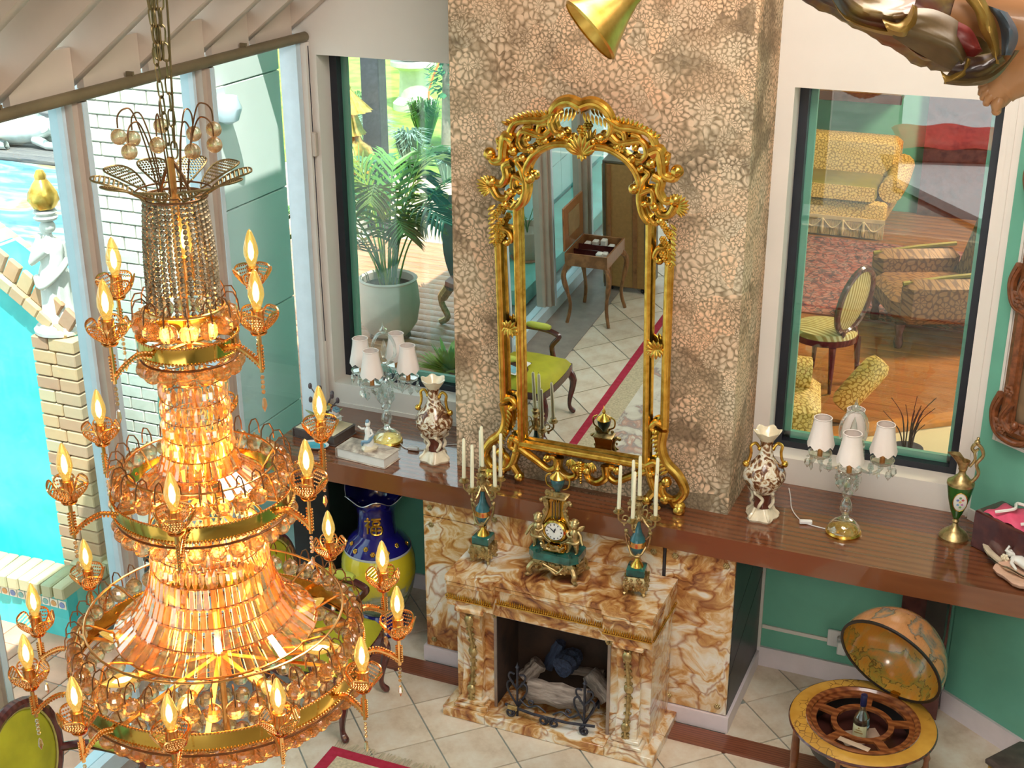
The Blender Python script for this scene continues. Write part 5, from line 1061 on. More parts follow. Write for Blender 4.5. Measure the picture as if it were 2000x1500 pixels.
# chains
lk = MB(); lk.tube([(.0062*math.cos(t)*1, 0, .0125*math.sin(t)+(.006 if math.sin(t) > 0 else -.006)) for t in [2*PI*i/12 for i in range(12)]], .0019, 5, closed=True); lk_me = lk.mesh('chain_link', MT['chain'])
def chain(p0, p1, ph):
    p0 = Vector(p0); p1 = Vector(p1); n = max(2, int((p1-p0).length/.0305))
    for i in range(n): link('chain_link', lk_me, ch, frame(p0+(p1-p0)*((i+.5)/n), p1-p0) @ Rz(ph+PI/2*(i % 2)))
chain((0,0,z_(3.855)), (-.012,0,z_(4.08)), 0); chain((.012,0,z_(3.86)), (.012,.004,z_(4.09)), .6)
for k, (x, y) in enumerate(((-.024,0),(-.008,.01),(.008,-.006),(.022,.006),(.0,-.016))): chain((x*.3,y*.3,z_(4.06)), (x,y,z_(4.42)), k*.7)
part('cord', MB().tube(catmull([(.014,0,z_(3.88)),(.02,.005,z_(4.05)),(.03,0,z_(4.2)),(.026,0,z_(4.45))], 4), .0025, 5), MT['chain'], ch)
part('hook', MB().tube([(0,0,z_(3.86)),(-.02,0,z_(3.82)),(-.035,0,z_(3.785))], .004, 6), MT['wire'], ch); part('hook', MB().tube([(0,0,z_(3.86)),(.02,.01,z_(3.82)),(.035,.01,z_(3.785))], .004, 6), MT['wire'], ch)
# candle arms
bulb_me = MB().lathe([(0,0),(.008,.001),(.012,.012),(.0172,.030),(.0165,.045),(.011,.066),(.005,.082),(0,.088)], 14).mesh('bulb', MT['bulb'])
fil_me = MB().lathe([(0,.012),(.0055,.02),(.0075,.034),(.005,.052),(0,.062)], 8).mesh('filament', MT['filament'])
slv2 = MB().lathe([(0,0),(.0135,0),(.0135,.046),(.015,.049),(.013,.050),(0,.050)], 14).mesh('candle_sleeve', MT['copper'])
pt_me = petal_mesh(.058, .044, 6, .0022, .0024, .55).mesh('petal', MT['copper'])
pn = MB(); 
for k in range(4): pn.sph((0,0,-.012-.011*k), .0048, 6, 4)
pn.lathe([(0,-.092),(.0062,-.078),(.004,-.062),(0,-.058)], 6); pn_me = pn.mesh('pendant', MT['crystal'], flatsh=True)
def arms(rb, R, zb, n, a0, hz):
    P = catmull([(rb-.004,0,zb),(rb+(R-rb)*.35,0,zb+.012),(rb+(R-rb)*.7,0,zb+.002),(R,0,zb-.016)], 5)
    m = MB(); m.tube(P, .0048, 6); m.tube([(R,0,zb-.030),(R,0,zb+hz)], .0045, 6); m.lathe([(0,hz-.006),(.016,hz-.002),(.018,hz+.002),(0,hz+.003)], 12, (R,0,zb)); a_me = m.mesh('arm', MT['copper'])
    m = MB()
    for i, p in enumerate(P[1:]): m.sph((p[0], 0, p[2]-.0075), .0034, 5, 3); m.sph((p[0], .005, p[2]+.005), .0034, 5, 3)
    for k in range(8): m.sph((R+.0065, 0, zb-.02+.0105*k*hz/.085), .0034, 5, 3); m.sph((R-.0065, 0, zb-.02+.0105*k*hz/.085), .0034, 5, 3)
    b_me = m.mesh('bead_trim', MT['copper'])
    for i in range(n):
        a = R_(a0)+2*PI*i/n; o = link('arm', a_me, ch, Rz(a)); tag(link('bead_trim', b_me, o), kind='stuff')
        top = Tm(R, 0, zb+hz+.003) @ Rz(-a+.3*i); link('candle_sleeve', slv2, o, top); link('bulb', bulb_me, o, top @ Tm(0,0,.050)); link('filament', fil_me, o, top @ Tm(0,0,.050)); link('pendant', pn_me, o, (R, 0, zb-.030))
        for q in range(5):
            b = 2*PI*q/5; d = Vector((math.cos(b)*.76, math.sin(b)*.76, .65)).normalized(); x = Vector((-math.sin(b), math.cos(b), 0)); y = d.cross(x)
            link('petal', pt_me, o, top @ Matrix(((x.x,y.x,d.x,.012*math.cos(b)),(x.y,y.y,d.y,.012*math.sin(b)),(x.z,y.z,d.z,.002),(0,0,0,1))))
arms(.108, .212, z_(3.458), 4, -10, .058); arms(.203, .297, z_(3.086), 6, -5, .058); arms(.346, .432, z_(2.654), 12, -8, .05)
for i in range(8):
    a = 2*PI*i/8+.3; M = frame((.16*math.cos(a), .16*math.sin(a), z_(2.672)), (math.cos(a), math.sin(a), .15)); s_ = link('inner_socket', slv2, ch, M); link('inner_bulb', bulb_me, s_, (0,0,.05)); link('filament', fil_me, s_, (0,0,.05))
for i in range(4):
    a = 2*PI*i/4+.5; M = Tm(.05*math.cos(a), .05*math.sin(a), z_(3.10)); s_ = link('inner_socket', slv2, ch, M); link('inner_bulb', bulb_me, s_, (0,0,.05)); link('filament', fil_me, s_, (0,0,.05))
s_ = link('inner_socket', slv2, ch, Tm(.015, 0, z_(3.60))); link('inner_bulb', bulb_me, s_, (0,0,.05)); link('filament', fil_me, s_, (0,0,.05))
for nm, dz, pw, rr in (('chandelier_light', 2.70, 7, .16), ('chandelier_light', 2.90, 2.2, .06), ('chandelier_light', 3.12, 2.2, .05), ('chandelier_light', 3.25, .8, .03), ('chandelier_light', 3.47, 1.2, .05), ('chandelier_light', 3.66, .8, .02)):
    d = bpy.data.lights.new(nm, 'POINT'); d.energy = pw; d.color = (1.0,.50,.14); d.shadow_soft_size = rr; o = bpy.data.objects.new(nm, d); COL.objects.link(o); o.location = (CX, CY, dz)

# ================================================================ hanging angel sculpture (near the camera, upper right)
CAMP = Vector((2.2005, -6.6735, 4.5))
def at(px, py, d): v = (RX*((px-1000)/2660.13)-UX*((py-750)/2660.13)+F).normalized(); return CAMP+v*d
an = thing('angel_sculpture', 'painted flying angel sculpture with gilt horn and swirling robe at upper right', 'sculpture', at(1800, 20, 2.72))
AO = Vector(an.location)
def ap(px, py, d=2.72): return at(px, py, d)-AO
px1 = 2.72/2660
def m_robe():
    t = NT('painted_robe'); n = t.noise(6, detail=4, dist=1.0); n2 = t.noise(3.2, detail=2)
    c = t.ramp(n.outputs[0], [(.30,(.030,.030,.045)),(.42,(.11,.065,.05)),(.50,(.20,.13,.04)),(.58,(.30,.20,.06)),(.70,(.16,.15,.15))])
    t.col(t.mix(t.ramp(n2.outputs[0], [(.58,(0,0,0)),(.66,(.8,.8,.8))]), c, (.25,.03,.02))); return t.fin(.35, .15, .3)
MT['robe'] = m_robe(); MT['robe_gold'] = mk('robe_gilt', (.40,.24,.05), .35, .4, var=.3, scale=20); MT['robe_blue'] = mk('robe_blue', (.10,.14,.19), .35, .1, var=.3, scale=14); MT['skin'] = mk('painted_skin', (.50,.24,.10), .4, var=.1, scale=9, coat=.2)
path = catmull([tuple(ap(1560,-90)), tuple(ap(1650,-40)), tuple(ap(1735,5)), tuple(ap(1830,45)), tuple(ap(1905,75)), tuple(ap(1965,70))], 6); NP = len(path)
rad = [60,66,70,72,70,72,70,72,75,74,72,72,74,78,78,80,82,86,84,80,86,82,78,74,70,66,62,58,54,50,44]
def robe_pt(u, v):
    i = min(NP-2, int(v*(NP-1))); f = v*(NP-1)-i; c = Vector(path[i]).lerp(Vector(path[i+1]), f); t = (Vector(path[i+1])-Vector(path[i])).normalized()
    x = t.cross(-F).normalized(); y = x.cross(t); a = 2*PI*u; r = rad[i]*px1*(.96-.10*abs(math.sin(4*a+7*v))+.03*math.sin(9*a-14*v))
    return c+x*(r*math.cos(a))+y*(r*math.sin(a)*.8)
part('robe', MB().grid(robe_pt, 44, 40, closeu=True), MT['robe'], an, sharp=70)
def cloth(A, B, d, bulge, mat, n=12):
    A = catmull([(p[0], p[1]) for p in A], 6); B = catmull([(p[0], p[1]) for p in B], 6); k = min(len(A), len(B))-1
    def pt(s): 
        def f(u, v):
            i = min(k-1, int(v*k)); q = v*k-i; a = [A[i][j]+(A[i+1][j]-A[i][j])*q for j in (0,1)]; b = [B[i][j]+(B[i+1][j]-B[i][j])*q for j in (0,1)]
            w = .25*math.sin(u*9+v*5); return ap(a[0]+(b[0]-a[0])*u, a[1]+(b[1]-a[1])*u, d-s*bulge*(math.sin(PI*u)+w*math.sin(PI*u)**2)+(0 if s > 0 else .012))
        return f
    m = MB(); m.grid(pt(1), n, 24); m.grid(pt(-.2), n, 24); part('robe_fold', m, mat, an, sharp=75)
MT['robe_tan'] = mk('robe_tan', (.15,.10,.035), .4, .1, var=.4, scale=9, c2=(.24,.16,.07)); MT['robe_red'] = mk('robe_red', (.22,.02,.015), .4, .05, var=.4, scale=12)
cloth([(1650,-60),(1705,-25),(1750,-5),(1790,-5)], [(1615,-30),(1652,42),(1718,66),(1770,72)], 2.66, .05, MT['robe'])
cloth([(1612,-30),(1645,25),(1700,50),(1748,56)], [(1618,-12),(1655,42),(1718,66),(1765,72)], 2.63, .02, MT['robe_gold'], 6)
cloth([(1722,36),(1752,44),(1772,30),(1782,8)], [(1735,64),(1766,72),(1789,46),(1792,14)], 2.60, .02, MT['robe_gold'], 6)
cloth([(1785,15),(1830,20),(1880,50),(1892,105)], [(1742,72),(1790,102),(1838,128),(1868,142)], 2.63, .04, MT['robe_tan'])
cloth([(1755,72),(1790,98),(1815,112),(1840,112)], [(1762,85),(1800,116),(1825,119),(1845,116)], 2.66, .02, MT['robe'], 6)
cloth([(1872,42),(1895,55),(1908,75),(1915,92)], [(1866,98),(1884,110),(1900,112),(1920,100)], 2.615, .015, MT['robe_red'], 8)
cloth([(1880,-5),(1903,22),(1914,58),(1934,98),(1944,124)], [(1922,-5),(1940,32),(1948,62),(1952,92),(1952,126)], 2.605, .022, MT['robe_gold'], 8)
cloth([(1922,8),(1945,35),(1955,65),(1956,108)], [(1968,24),(1986,55),(1988,80),(1976,108)], 2.625, .03, MT['robe_blue'], 8)
cloth([(1885,105),(1905,108),(1925,105),(1950,100)], [(1848,148),(1880,155),(1925,150),(1965,120)], 2.62, .03, MT['robe'])
cloth([(1836,136),(1855,148),(1880,130),(1888,112)], [(1846,164),(1866,158),(1890,142),(1896,116)], 2.60, .012, MT['robe_gold'], 6)
cloth([(1846,152),(1885,154),(1930,146),(1965,122),(1982,98)], [(1843,164),(1885,168),(1925,164),(1955,145),(1992,98)], 2.605, .012, MT['robe_tan'], 6)
# body: torso, head, arms, bent leg and five-toed foot in one surface
m = MB()
m.tube([ap(1500,-130),ap(1560,-105),ap(1640,-60),ap(1700,-25)], [48*px1,62*px1,58*px1,60*px1], 14); m.tube([ap(1490,-140),ap(1462,-160)], [24*px1,22*px1], 10); m.sph(ap(1436,-180), 44*px1, 14, 10); m.sph(ap(1398,-172), 8*px1, 6, 4)
m.tube([ap(1545,-120),ap(1480,-75),ap(1400,-60),ap(1330,-40)], [20*px1,17*px1,14*px1,12*px1], 8); m.tube([ap(1560,-140,2.85),ap(1500,-100,2.85),ap(1440,-110,2.8),ap(1400,-130,2.75)], [20*px1,17*px1,14*px1,12*px1], 8)
m.tube(catmull([tuple(ap(1860,20)),tuple(ap(1960,40)),tuple(ap(2060,60)),tuple(ap(2050,95)),tuple(ap(2005,130)),tuple(ap(1972,158)),tuple(ap(1955,172))], 5), [q*px1 for q in (62,62,62,62,62,62,62,61,60,59,58,58,57,56,56,55,54,53,52,51,50,48,46,44,41,38,36,34,33,33,33)], 16)
m.tube([ap(1966,150),ap(1950,172),ap(1938,190),ap(1930,200)], [33*px1,34*px1,30*px1,24*px1], 12)
for k, (x0, y0, x1, y1, r) in enumerate(((1950,196,1946,216,11),(1938,184,1927,200,9),(1930,176,1920,190,8),(1926,168,1916,181,7.5),(1924,160,1916,170,7))): m.tube([ap(x0,y0,2.70),ap((x0+x1)/2-2,(y0+y1)/2,2.695),ap(x1,y1,2.70)], [r*px1*1.1,r*px1,r*px1*.75], 8); m.sph(ap(x1,y1,2.70), r*px1*.85, 7, 5)
part('body', m, MT['skin'], an, sharp=80)
m = MB(); b0 = ap(1160, 42, 2.70); b1 = ap(1330,-45,2.72); dirv = (b1-b0)
hornM = frame(ap(1150, 62, 2.70), ap(1235,-12,2.72)-ap(1150,62,2.70))
part('horn', MB().lathe([(66*px1,0),(70*px1,4*px1),(64*px1,14*px1),(50*px1,38*px1),(34*px1,70*px1),(22*px1,100*px1),(17*px1,135*px1),(15*px1,165*px1),(0,168*px1)], 28, M=hornM @ Sc(1,1,1)), MT['giltwood'], an)
part('horn_tube', MB().tube([ap(1258,-32,2.72),ap(1330,-80,2.72),ap(1395,-165,2.73)], [13*px1,11*px1,8*px1], 10), MT['giltwood'], an); part('horn_collar', MB().lathe([(17*px1,132*px1),(24*px1,140*px1),(24*px1,152*px1),(16*px1,160*px1)], 16, M=hornM), MT['robe'], an)
for s, (x1_, y1_) in enumerate(((1700,-330),(1820,-280))):
    m = MB(); P = catmull([tuple(ap(1560,-150,2.8)), tuple(ap((1560+x1_)/2-40,(y1_-150)/2-40,2.85)), tuple(ap(x1_,y1_,2.9))], 6); m.tube(P, [30*px1*(1-.7*i/12) for i in range(len(P))], 8); part('wing', m, MT['robe_gold'], an)
part('hanging_wire', MB().tube([ap(1600,-130), ap(1600,-1500)], .002, 5), MT['iron'], an)

# ================================================================ outside, left: patio with fountain
struct('ground', MB().add([(-45,-45,-.16),(45,-45,-.16),(45,45,-.16),(-45,45,-.16)], [(0,1,2,3)]), mk('earth', (.27,.28,.26), .9, var=.2, scale=2))
pat = struct('floor_patio', MB().box(-4.6, -2.03, -7.5, -1.25, -.12, -.01), MT['grout'])
struct('floor_patio_bounce', MB().box(-2.5, -2.03, -1.249, 2.0, -.12, -.005), mk('pale_concrete', (.70,.74,.76), .7, var=.08))  # pale strip added so less green bounces onto the white outside wall
MT['terracotta'] = mk('terracotta', (.72,.36,.24), .7, var=.12, scale=9)
tt = MB().bbox(-.105, .105, -.105, .105, -.02, 0, .004).mesh('paver', MT['terracotta'])
for i in range(8):
    for j in range(14): link('paver', tt, pat, Tm(-2.14-.22*i, -1.40-.22*j, 0))
MT['turq'] = mk('turquoise_plaster', (.04,.60,.62), .5, var=.22, scale=3, c2=(.12,.76,.72), detail=7); MT['seafoam'] = mk('seafoam_plaster', (.22,.62,.52), .5, var=.15, scale=4)
def m_brick(name, cs):
    t = NT(name); oi = t.n('ObjectInfo'); n = t.noise(14, detail=5); c = t.ramp(oi.outputs['Random'], [(i/(len(cs)-1), q) for i, q in enumerate(cs)]); t.col(t.mix(t.math('MULTIPLY', n.outputs[0], .5), c, (.40,.38,.24))); t.bump(n.outputs[0], .3); return t.fin(.8)
MT['brick'] = m_brick('old_brick', [(.52,.24,.12),(.62,.44,.24),(.42,.20,.13),(.58,.50,.32)]); MT['brick_pale'] = m_brick('pale_green_brick', [(.55,.48,.28),(.50,.50,.30),(.62,.52,.32)]); MT['brick_white'] = m_brick('whitewashed_brick', [(.86,.84,.76),(.82,.80,.74),(.88,.86,.80)]); MT['mortar'] = mk('mortar', (.52,.50,.42), .9, var=.1)  # rim and rear coping bricks are paler and greener
fo = thing('fountain', 'turquoise patio fountain basin edged with old bricks beyond the glass wall', 'fountain', (-3.3, -1.0, 0))
def fb_(name, mb, mat): return part(name, mb, mat, fo, M=Tm(3.3, 1.0, 0))
fb_('basin_wall', MB().box(-4.6, -2.93, -1.33, -1.24, 0, .285), MT['turq']); fb_('basin_wall', MB().box(-3.0, -2.93, -1.239, -.95, 0, .285), MT['seafoam']); fb_('water', MB().box(-4.6, -3.0, -1.239, -.96, .10, .20), mk('pool_water', (.03,.48,.50), .08, var=.1, coat=.5))
rn = random.Random(8)
for i in range(20):
    x = -2.955-.083*i; o = fb_('rim_brick', MB().bbox(-.038, .038, -.12, .13, 0, .085, .008), MT['brick_pale']); o.matrix_local = Tm(3.3+x, 1.0-1.25-.004*i+rn.uniform(-.006,.006), .287) @ Rz(rn.uniform(-.05,.05)+.25*(i/20))
for i in range(4):
    o = fb_('rim_brick', MB().bbox(-.11, .11, -.036, .036, 0, .085, .008), MT['brick_pale']); o.matrix_local = Tm(3.3-2.97, 1.0-1.075+.08*i, .287) @ Rz(rn.uniform(-.06,.06))
cols_ = [mk('mosaic_%d' % i, c, .25, coat=.3) for i, c in enumerate(((.10,.22,.50),(.80,.78,.66),(.60,.30,.10),(.12,.42,.42)))]
for i in range(26):
    t_ = fb_('mosaic_tile', MB().bbox(-.029, .029, -.006, 0, 0, .058, .003), cols_[1]); t_.matrix_local = Tm(3.3-2.965-.0615*i, 1.0-1.331, .20)
    part('motif', MB().lathe([(0,.002),(.020,.002),(.021,0)], 8, M=frame((0,-.007,.029), (0,-1,0))), cols_[(0,2,3)[i % 3]], t_)
def ztop(x): t = (-2.87-x); return 1.74+.80*t-.16*t*t
poly = [(-5.0,0),(-2.95,0),(-2.95,ztop(-2.95))]+[(x, ztop(x)) for x in [-3.1,-3.3,-3.5,-3.8,-4.1,-4.5,-5.0]]
fb_('back_wall', MB().prism(poly, -.66, -.94, Matrix(((1,0,0,0),(0,0,1,0),(0,1,0,0),(0,0,0,1)))), MT['turq'])
x = -2.96
for i in range(17):
    x2 = x-.088; s = math.atan2(ztop(x2)-ztop(x), x2-x); c = ((x+x2)/2, 0, ztop((x+x2)/2)); x = x2
    for (y0, y1, mt) in ((-1.0,-.80,'brick'),(-.795,-.60,'brick_pale')):
        o = fb_('coping_brick', MB().bbox(-.053, .053, y0, y1, .002, .075, .008), MT[mt]); o.matrix_local = Tm(3.3+c[0], 1.0, c[2]) @ Ry(PI-s if False else -s+PI)@ Rx(0) @ Tm(0,0,-.077)
    o = fb_('arch_brick', MB().bbox(-.045, .045, -.975, -.942, -.12, 0, .006), MT['brick']); o.matrix_local = Tm(3.3+c[0], 1.0, c[2]) @ Ry(-s+PI) @ Rz(0) @ Tm(0,0,.0) @ Ry(PI)
for k in range(22):
    w = .115 if k % 2 else .16; x0 = -3.20
    for (a, b) in ((x0, x0+w), (x0+w+.006, -2.90)):
        fb_('pier_brick', MB().bbox(a, b, -1.03, -.72, .375+.066*k if False else .002+.0815*k, .0765+.0815*k, .006), MT['brick'])
MT['statue'] = mk('painted_stone', (.66,.68,.64), .6, var=.10, scale=12)
def draped(m, x, h, w, ph=0):   # standing robed figure with folds, feet at z=0
    m.lathe([(0,0),(w*1.15,0),(w*1.2,h*.02),(w*.95,h*.05),(w*.85,h*.30),(w*.80,h*.48),(w*.62,h*.60),(w*.72,h*.72),(w*.66,h*.80),(w*.25,h*.845),(w*.2,h*.88)], 30, (x,0,0), rfun=lambda r, z, a: r*(1+(.11*math.sin(9*a+ph)+.06*math.sin(17*a)) * (1 if z < h*.6 else .35)))
    m.sph((x-.01,0,h*.925), h*.062, 12, 9, sc=(1,.9,1.15)); m.sph((x-.01-h*.058,0,h*.92), h*.014, 6, 4); m.sph((x+.012,0,h*.945), h*.062, 10, 7)
s1 = thing('robed_statue', 'white robed woman statue carrying a golden flame on the fountain pier', 'statue', (-3.085, -.90, 1.797))
part('plinth', MB().lathe([(0,0),(.145,0),(.148,.02),(.13,.035),(0,.036)], 20), MT['statue'], s1)
m = MB(); draped(m, 0, .62, .098); m.tube([(.03,-.07,.47),(-.05,-.10,.40),(-.075,-.03,.46),(-.04,-.02,.54)], [.028,.024,.02,.016], 8); m.tube([(.02,.07,.47),(.03,.09,.38),(-.02,.05,.32)], [.028,.024,.018], 8); m.tube(catmull([(-.07,-.06,.30),(.0,-.11,.26),(.08,-.06,.33),(.10,.02,.40)], 4), .02, 7); part('figure', m, MT['statue'], s1, M=Tm(0,0,.03), sharp=80)
part('headdress', MB().lathe([(0,.655),(.06,.655),(.068,.67),(.05,.685),(.066,.70),(.06,.71),(0,.712)], 16), MT['statue'], s1)
part('flame', MB().lathe([(0,.7125),(.055,.72),(.082,.765),(.078,.81),(.05,.86),(.03,.885),(.032,.905),(.018,.935),(0,.94)], 20, rfun=lambda r, z, a: r*(1+.07*math.sin(6*a+30*z))), MT['giltwood'], s1)
s2 = thing('ring_statue', 'pale stone figure with a large upright ring beside the brick pier', 'statue', (-2.55, -.50, 0))
part('plinth', MB().bbox(-.15, .15, -.13, .13, 0, .42, .01), MT['statue'], s2); m = MB(); draped(m, -.05, 1.0, .11, 1); part('figure', m, MT['statue'], s2, M=Tm(0,0,.421), sharp=80)
part('ring', MB().tube([(.05+.17*math.cos(2*PI*i/32), -.10, 1.24+.23*math.sin(2*PI*i/32)) for i in range(32)], .026, 8, closed=True), MT['seafoam'], s2); m = MB(); m.tube([(-.06,-.03,1.20),(0,-.09,1.16),(.08,-.10,1.22)], [.035,.03,.022], 8); m.tube([(-.02,-.02,.98),(.06,-.10,.94),(.12,-.1,1.0)], [.035,.03,.022], 8); part('arm', m, MT['statue'], s2)
# whitewashed brick pillar and plain white wall beyond it
pil = struct('wall_pillar', MB().box(-3.26, -2.51, -.24, .66, 0, 4.2), MT['brick_white'])
bw = .185
for k in range(40):
    z0 = .62+.082*k; off = -(k % 2)*bw/2; x = -3.27+off
    while x < -2.5-1e-6:
        a, b = max(x, -3.27), min(x+bw-.008, -2.5); x += bw
        if b-a > .03: part('brick', MB().bbox(a, b, -.262, -.241, z0, z0+.074, .004), MT['brick_white'], pil)
MT['sunwall'] = mk('white_render', (.88,.88,.84), .7, var=.03, scale=3)
for k in range(5):
    for j in range(1): part('wall_panel', MB().bbox(-2.509, -2.488, -.20+.86*j, .652+.86*j, .12+.74*k, .852+.74*k, .004), MT['sunwall'], pil)
wl = thing('wall_lantern', 'white half-round wall lantern on the sunlit exterior wall', 'lantern', (-2.487, -.02, 2.98))
part('backplate', MB().bbox(0, .02, -.05, .05, -.10, .10, .006), MT['statue'], wl); part('shade', MB().lathe([(0,.06),(.06,.05),(.085,-.02),(.06,-.09),(.02,-.11),(0,-.11)], 16, (.06,0,0)), MT['frameblue'], wl)
gw = struct('wall_garden', MB().box(-3.0, -2.76, -8.6, -3.3, 0, 3.4), MT['turq'])
MT['shade_white'] = mk('white_render_shade_tint', (.62,.86,.84), .6, var=.04, scale=4)  # white wall, with the cyan cast of its shade put into this colour
for k in range(9):
    for j in range(4): part('wall_panel', MB().bbox(-2.759, -2.735, -8.55+1.31*j, -7.246+1.31*j, .19+.36*k, .545+.36*k, .004), MT['shade_white'], gw)
struct('trim_8', MB().bbox(-2.73, -2.20, -8.4, -4.9, 0, .16, .01), MT['seafoam'])
fpz = thing('stone_planter', 'round beige planter outside the glass wall on a turquoise ledge', 'planter', (-2.45, -5.62, .1605))
part('saucer', MB().lathe([(0,0),(.15,0),(.17,.02),(0,.021)], 24), MT['terracotta'], fpz); part('pot', MB().lathe([(0,.0215),(.14,.022),(.19,.10),(.20,.20),(.185,.30),(.17,.30),(.165,.25),(0,.25)], 28), mk('planter_stone', (.48,.36,.27), .6, var=.08), fpz)
for k in range(5):
    m = MB(); a = k*1.3; P = catmull([(0,0,.25),(.03*math.cos(a),.03*math.sin(a),.36),(.10*math.cos(a),.10*math.sin(a),.42+.02*k)], 4); m.tube(P, .004, 5); leaf(m, P[-1], (math.cos(a), math.sin(a), .1), .09, .05, .2, (0,0,1)); part('sprig', m, mk('leaf_dark', (.06,.22,.06), .5) if k == 0 else bpy.data.materials['leaf_dark'], fpz)
# raised terrace, far statues, fence
def m_water():
    t = NT('painted_terrace'); v = t.mapping((.6,1.6,1)); n = t.noise(1.6, v, detail=5, dist=1.5); t.col(t.ramp(n.outputs[0], [(.35,(.06,.20,.32)),(.48,(.13,.34,.42)),(.56,(.30,.42,.40)),(.64,(.38,.28,.12)),(.72,(.25,.36,.36))])); return t.fin(.45)
struct('floor_terrace', MB().prism([(-12,-.58),(-3.28,-.58),(-3.28,.7),(-4.9,2.2),(-7.4,4.3),(-12,4.3)], .9, 1.2), m_water()); td = struct('floor_terrace_deck', MB().prism([(-14,4.31),(-7.4,4.31),(-10,9.5),(-14,9.5)], .9, 1.19), MT['blackwood'])
MT['greydeck'] = m_wood('grey_deck', (.10,.10,.11), (.26,.24,.22), (.7,5,5), .6, 0)
for k in range(26): part('plank', MB().bbox(-13.5, -7.5-.075*k, 4.33+.145*k, 4.468+.145*k, 1.1905, 1.235, .004), MT['greydeck'], td)
u1 = thing('stone_urn', 'white stone urn pedestal with swags at the far left of the terrace', 'urn', (-9.1, 5.3, 1.2355))
part('pedestal', MB().lathe([(0,0),(.42,0),(.42,.12),(.33,.18),(.31,.55),(.38,.62),(.38,.70),(0,.71)], 24), MT['statue'], u1); part('bowl', MB().lathe([(0,.7105),(.22,.715),(.18,.85),(.40,1.1),(.48,1.35),(.52,1.4),(0,1.35)], 24), MT['statue'], u1)
m = MB(); [m.tube(catmull([(.33*math.cos(a),.33*math.sin(a),.52),(.345*math.cos(a+.26),.345*math.sin(a+.26),.40),(.33*math.cos(a+.52),.33*math.sin(a+.52),.52)], 4), .03, 6) for a in [k*.5236*1 for k in range(12)]]; tag(part('swags', m, MT['statue'], u1), kind='stuff')
dg = thing('reclining_dog_statue', 'white stone dog lying on the dark terrace boards', 'statue', (-8.5, 4.80, 1.2355), .15)
m = MB(); m.tube([(-.45,0,.13),(-.25,0,.16),(.05,0,.17),(.25,0,.19),(.38,-.02,.24),(.48,-.03,.24),(.60,-.04,.20)], [.10,.15,.14,.12,.09,.09,.045], 12); m.tube([(.22,-.06,.10),(.40,-.12,.05),(.62,-.13,.04)], [.06,.045,.035], 8); m.tube([(.22,.08,.10),(.40,.10,.05),(.60,.09,.04)], [.06,.045,.035], 8); m.tube([(-.35,-.08,.12),(-.20,-.20,.08),(-.05,-.20,.05),(-.35,-.20,.04)], [.09,.07,.05,.035], 8); m.tube([(-.50,0,.10),(-.68,.06,.05),(-.80,.0,.04)], [.05,.03,.015], 6); leaf(m, (.44,.06,.27), (-.3,.6,-.5), .12, .07); leaf(m, (.44,-.12,.27), (-.3,-.6,-.5), .12, .07); part('body', m, MT['statue'], dg, sharp=80)
fe = thing('lattice_fence', 'pale wooden lattice fence in front of a hedge at the far left', 'fence', (-12.2, 7.6, 1.19))
for k in range(7): part('post', MB().bbox(-3.1+1.0*k, -3.02+1.0*k, -.04, .04, 0, 1.3, .006), MT['statue'], fe)
for z in (.45, 1.22): part('rail', MB().box(-3.2, 3.2, -.03, .03, z, z+.07), MT['statue'], fe)
for k in range(22): part('lath', MB().box(-.02, .02, -.012, .012, 0, 1.0, Tm(-3.0+.28*k, -.04, .45) @ Ry(R_(40 if k % 2 else -40)) @ Sc(1,1,.95)), MT['statue'], fe)
MT['leaves'] = mk('hedge_leaf', (.10,.26,.05), .6, var=.5, scale=4, c2=(.30,.42,.10))
def foliage(name, label, cat, c, size, n, seed, mat, L=.12, group=None):
    m = MB(); rn = random.Random(seed)
    for _ in range(n):
        a, b = rn.uniform(0, 2*PI), rn.uniform(-1, 1); q = (1-b*b)**.5; k = rn.uniform(.75, 1.0); p = Vector((size[0]*q*math.cos(a)*k, size[1]*q*math.sin(a)*k, size[2]*(1+b*k)))
        d = Vector((rn.gauss(0,1), rn.gauss(0,1), rn.gauss(.3,1))).normalized(); x = d.orthogonal().normalized(); w = L*.4
        m.add([p, p+d*L*.5+x*w, p+d*L, p+d*L*.5-x*w], [(0,1,2,3)])
    t = thing(name, label, cat, c, group=group); tag(part('foliage', m, mat, t, flatsh=True), kind='stuff'); part('trunk', MB().tube([(0,0,0),(.02,0,size[2]*.6),(0,.02,size[2]*1.3)], [.07,.05,.02], 7), MT['log'], t); return t
foliage('hedge', 'dense green hedge behind the far lattice fence', 'hedge', (-12.6, 9.3, .0), (2.8, .6, 1.6), 2200, 5, MT['leaves'], .22)

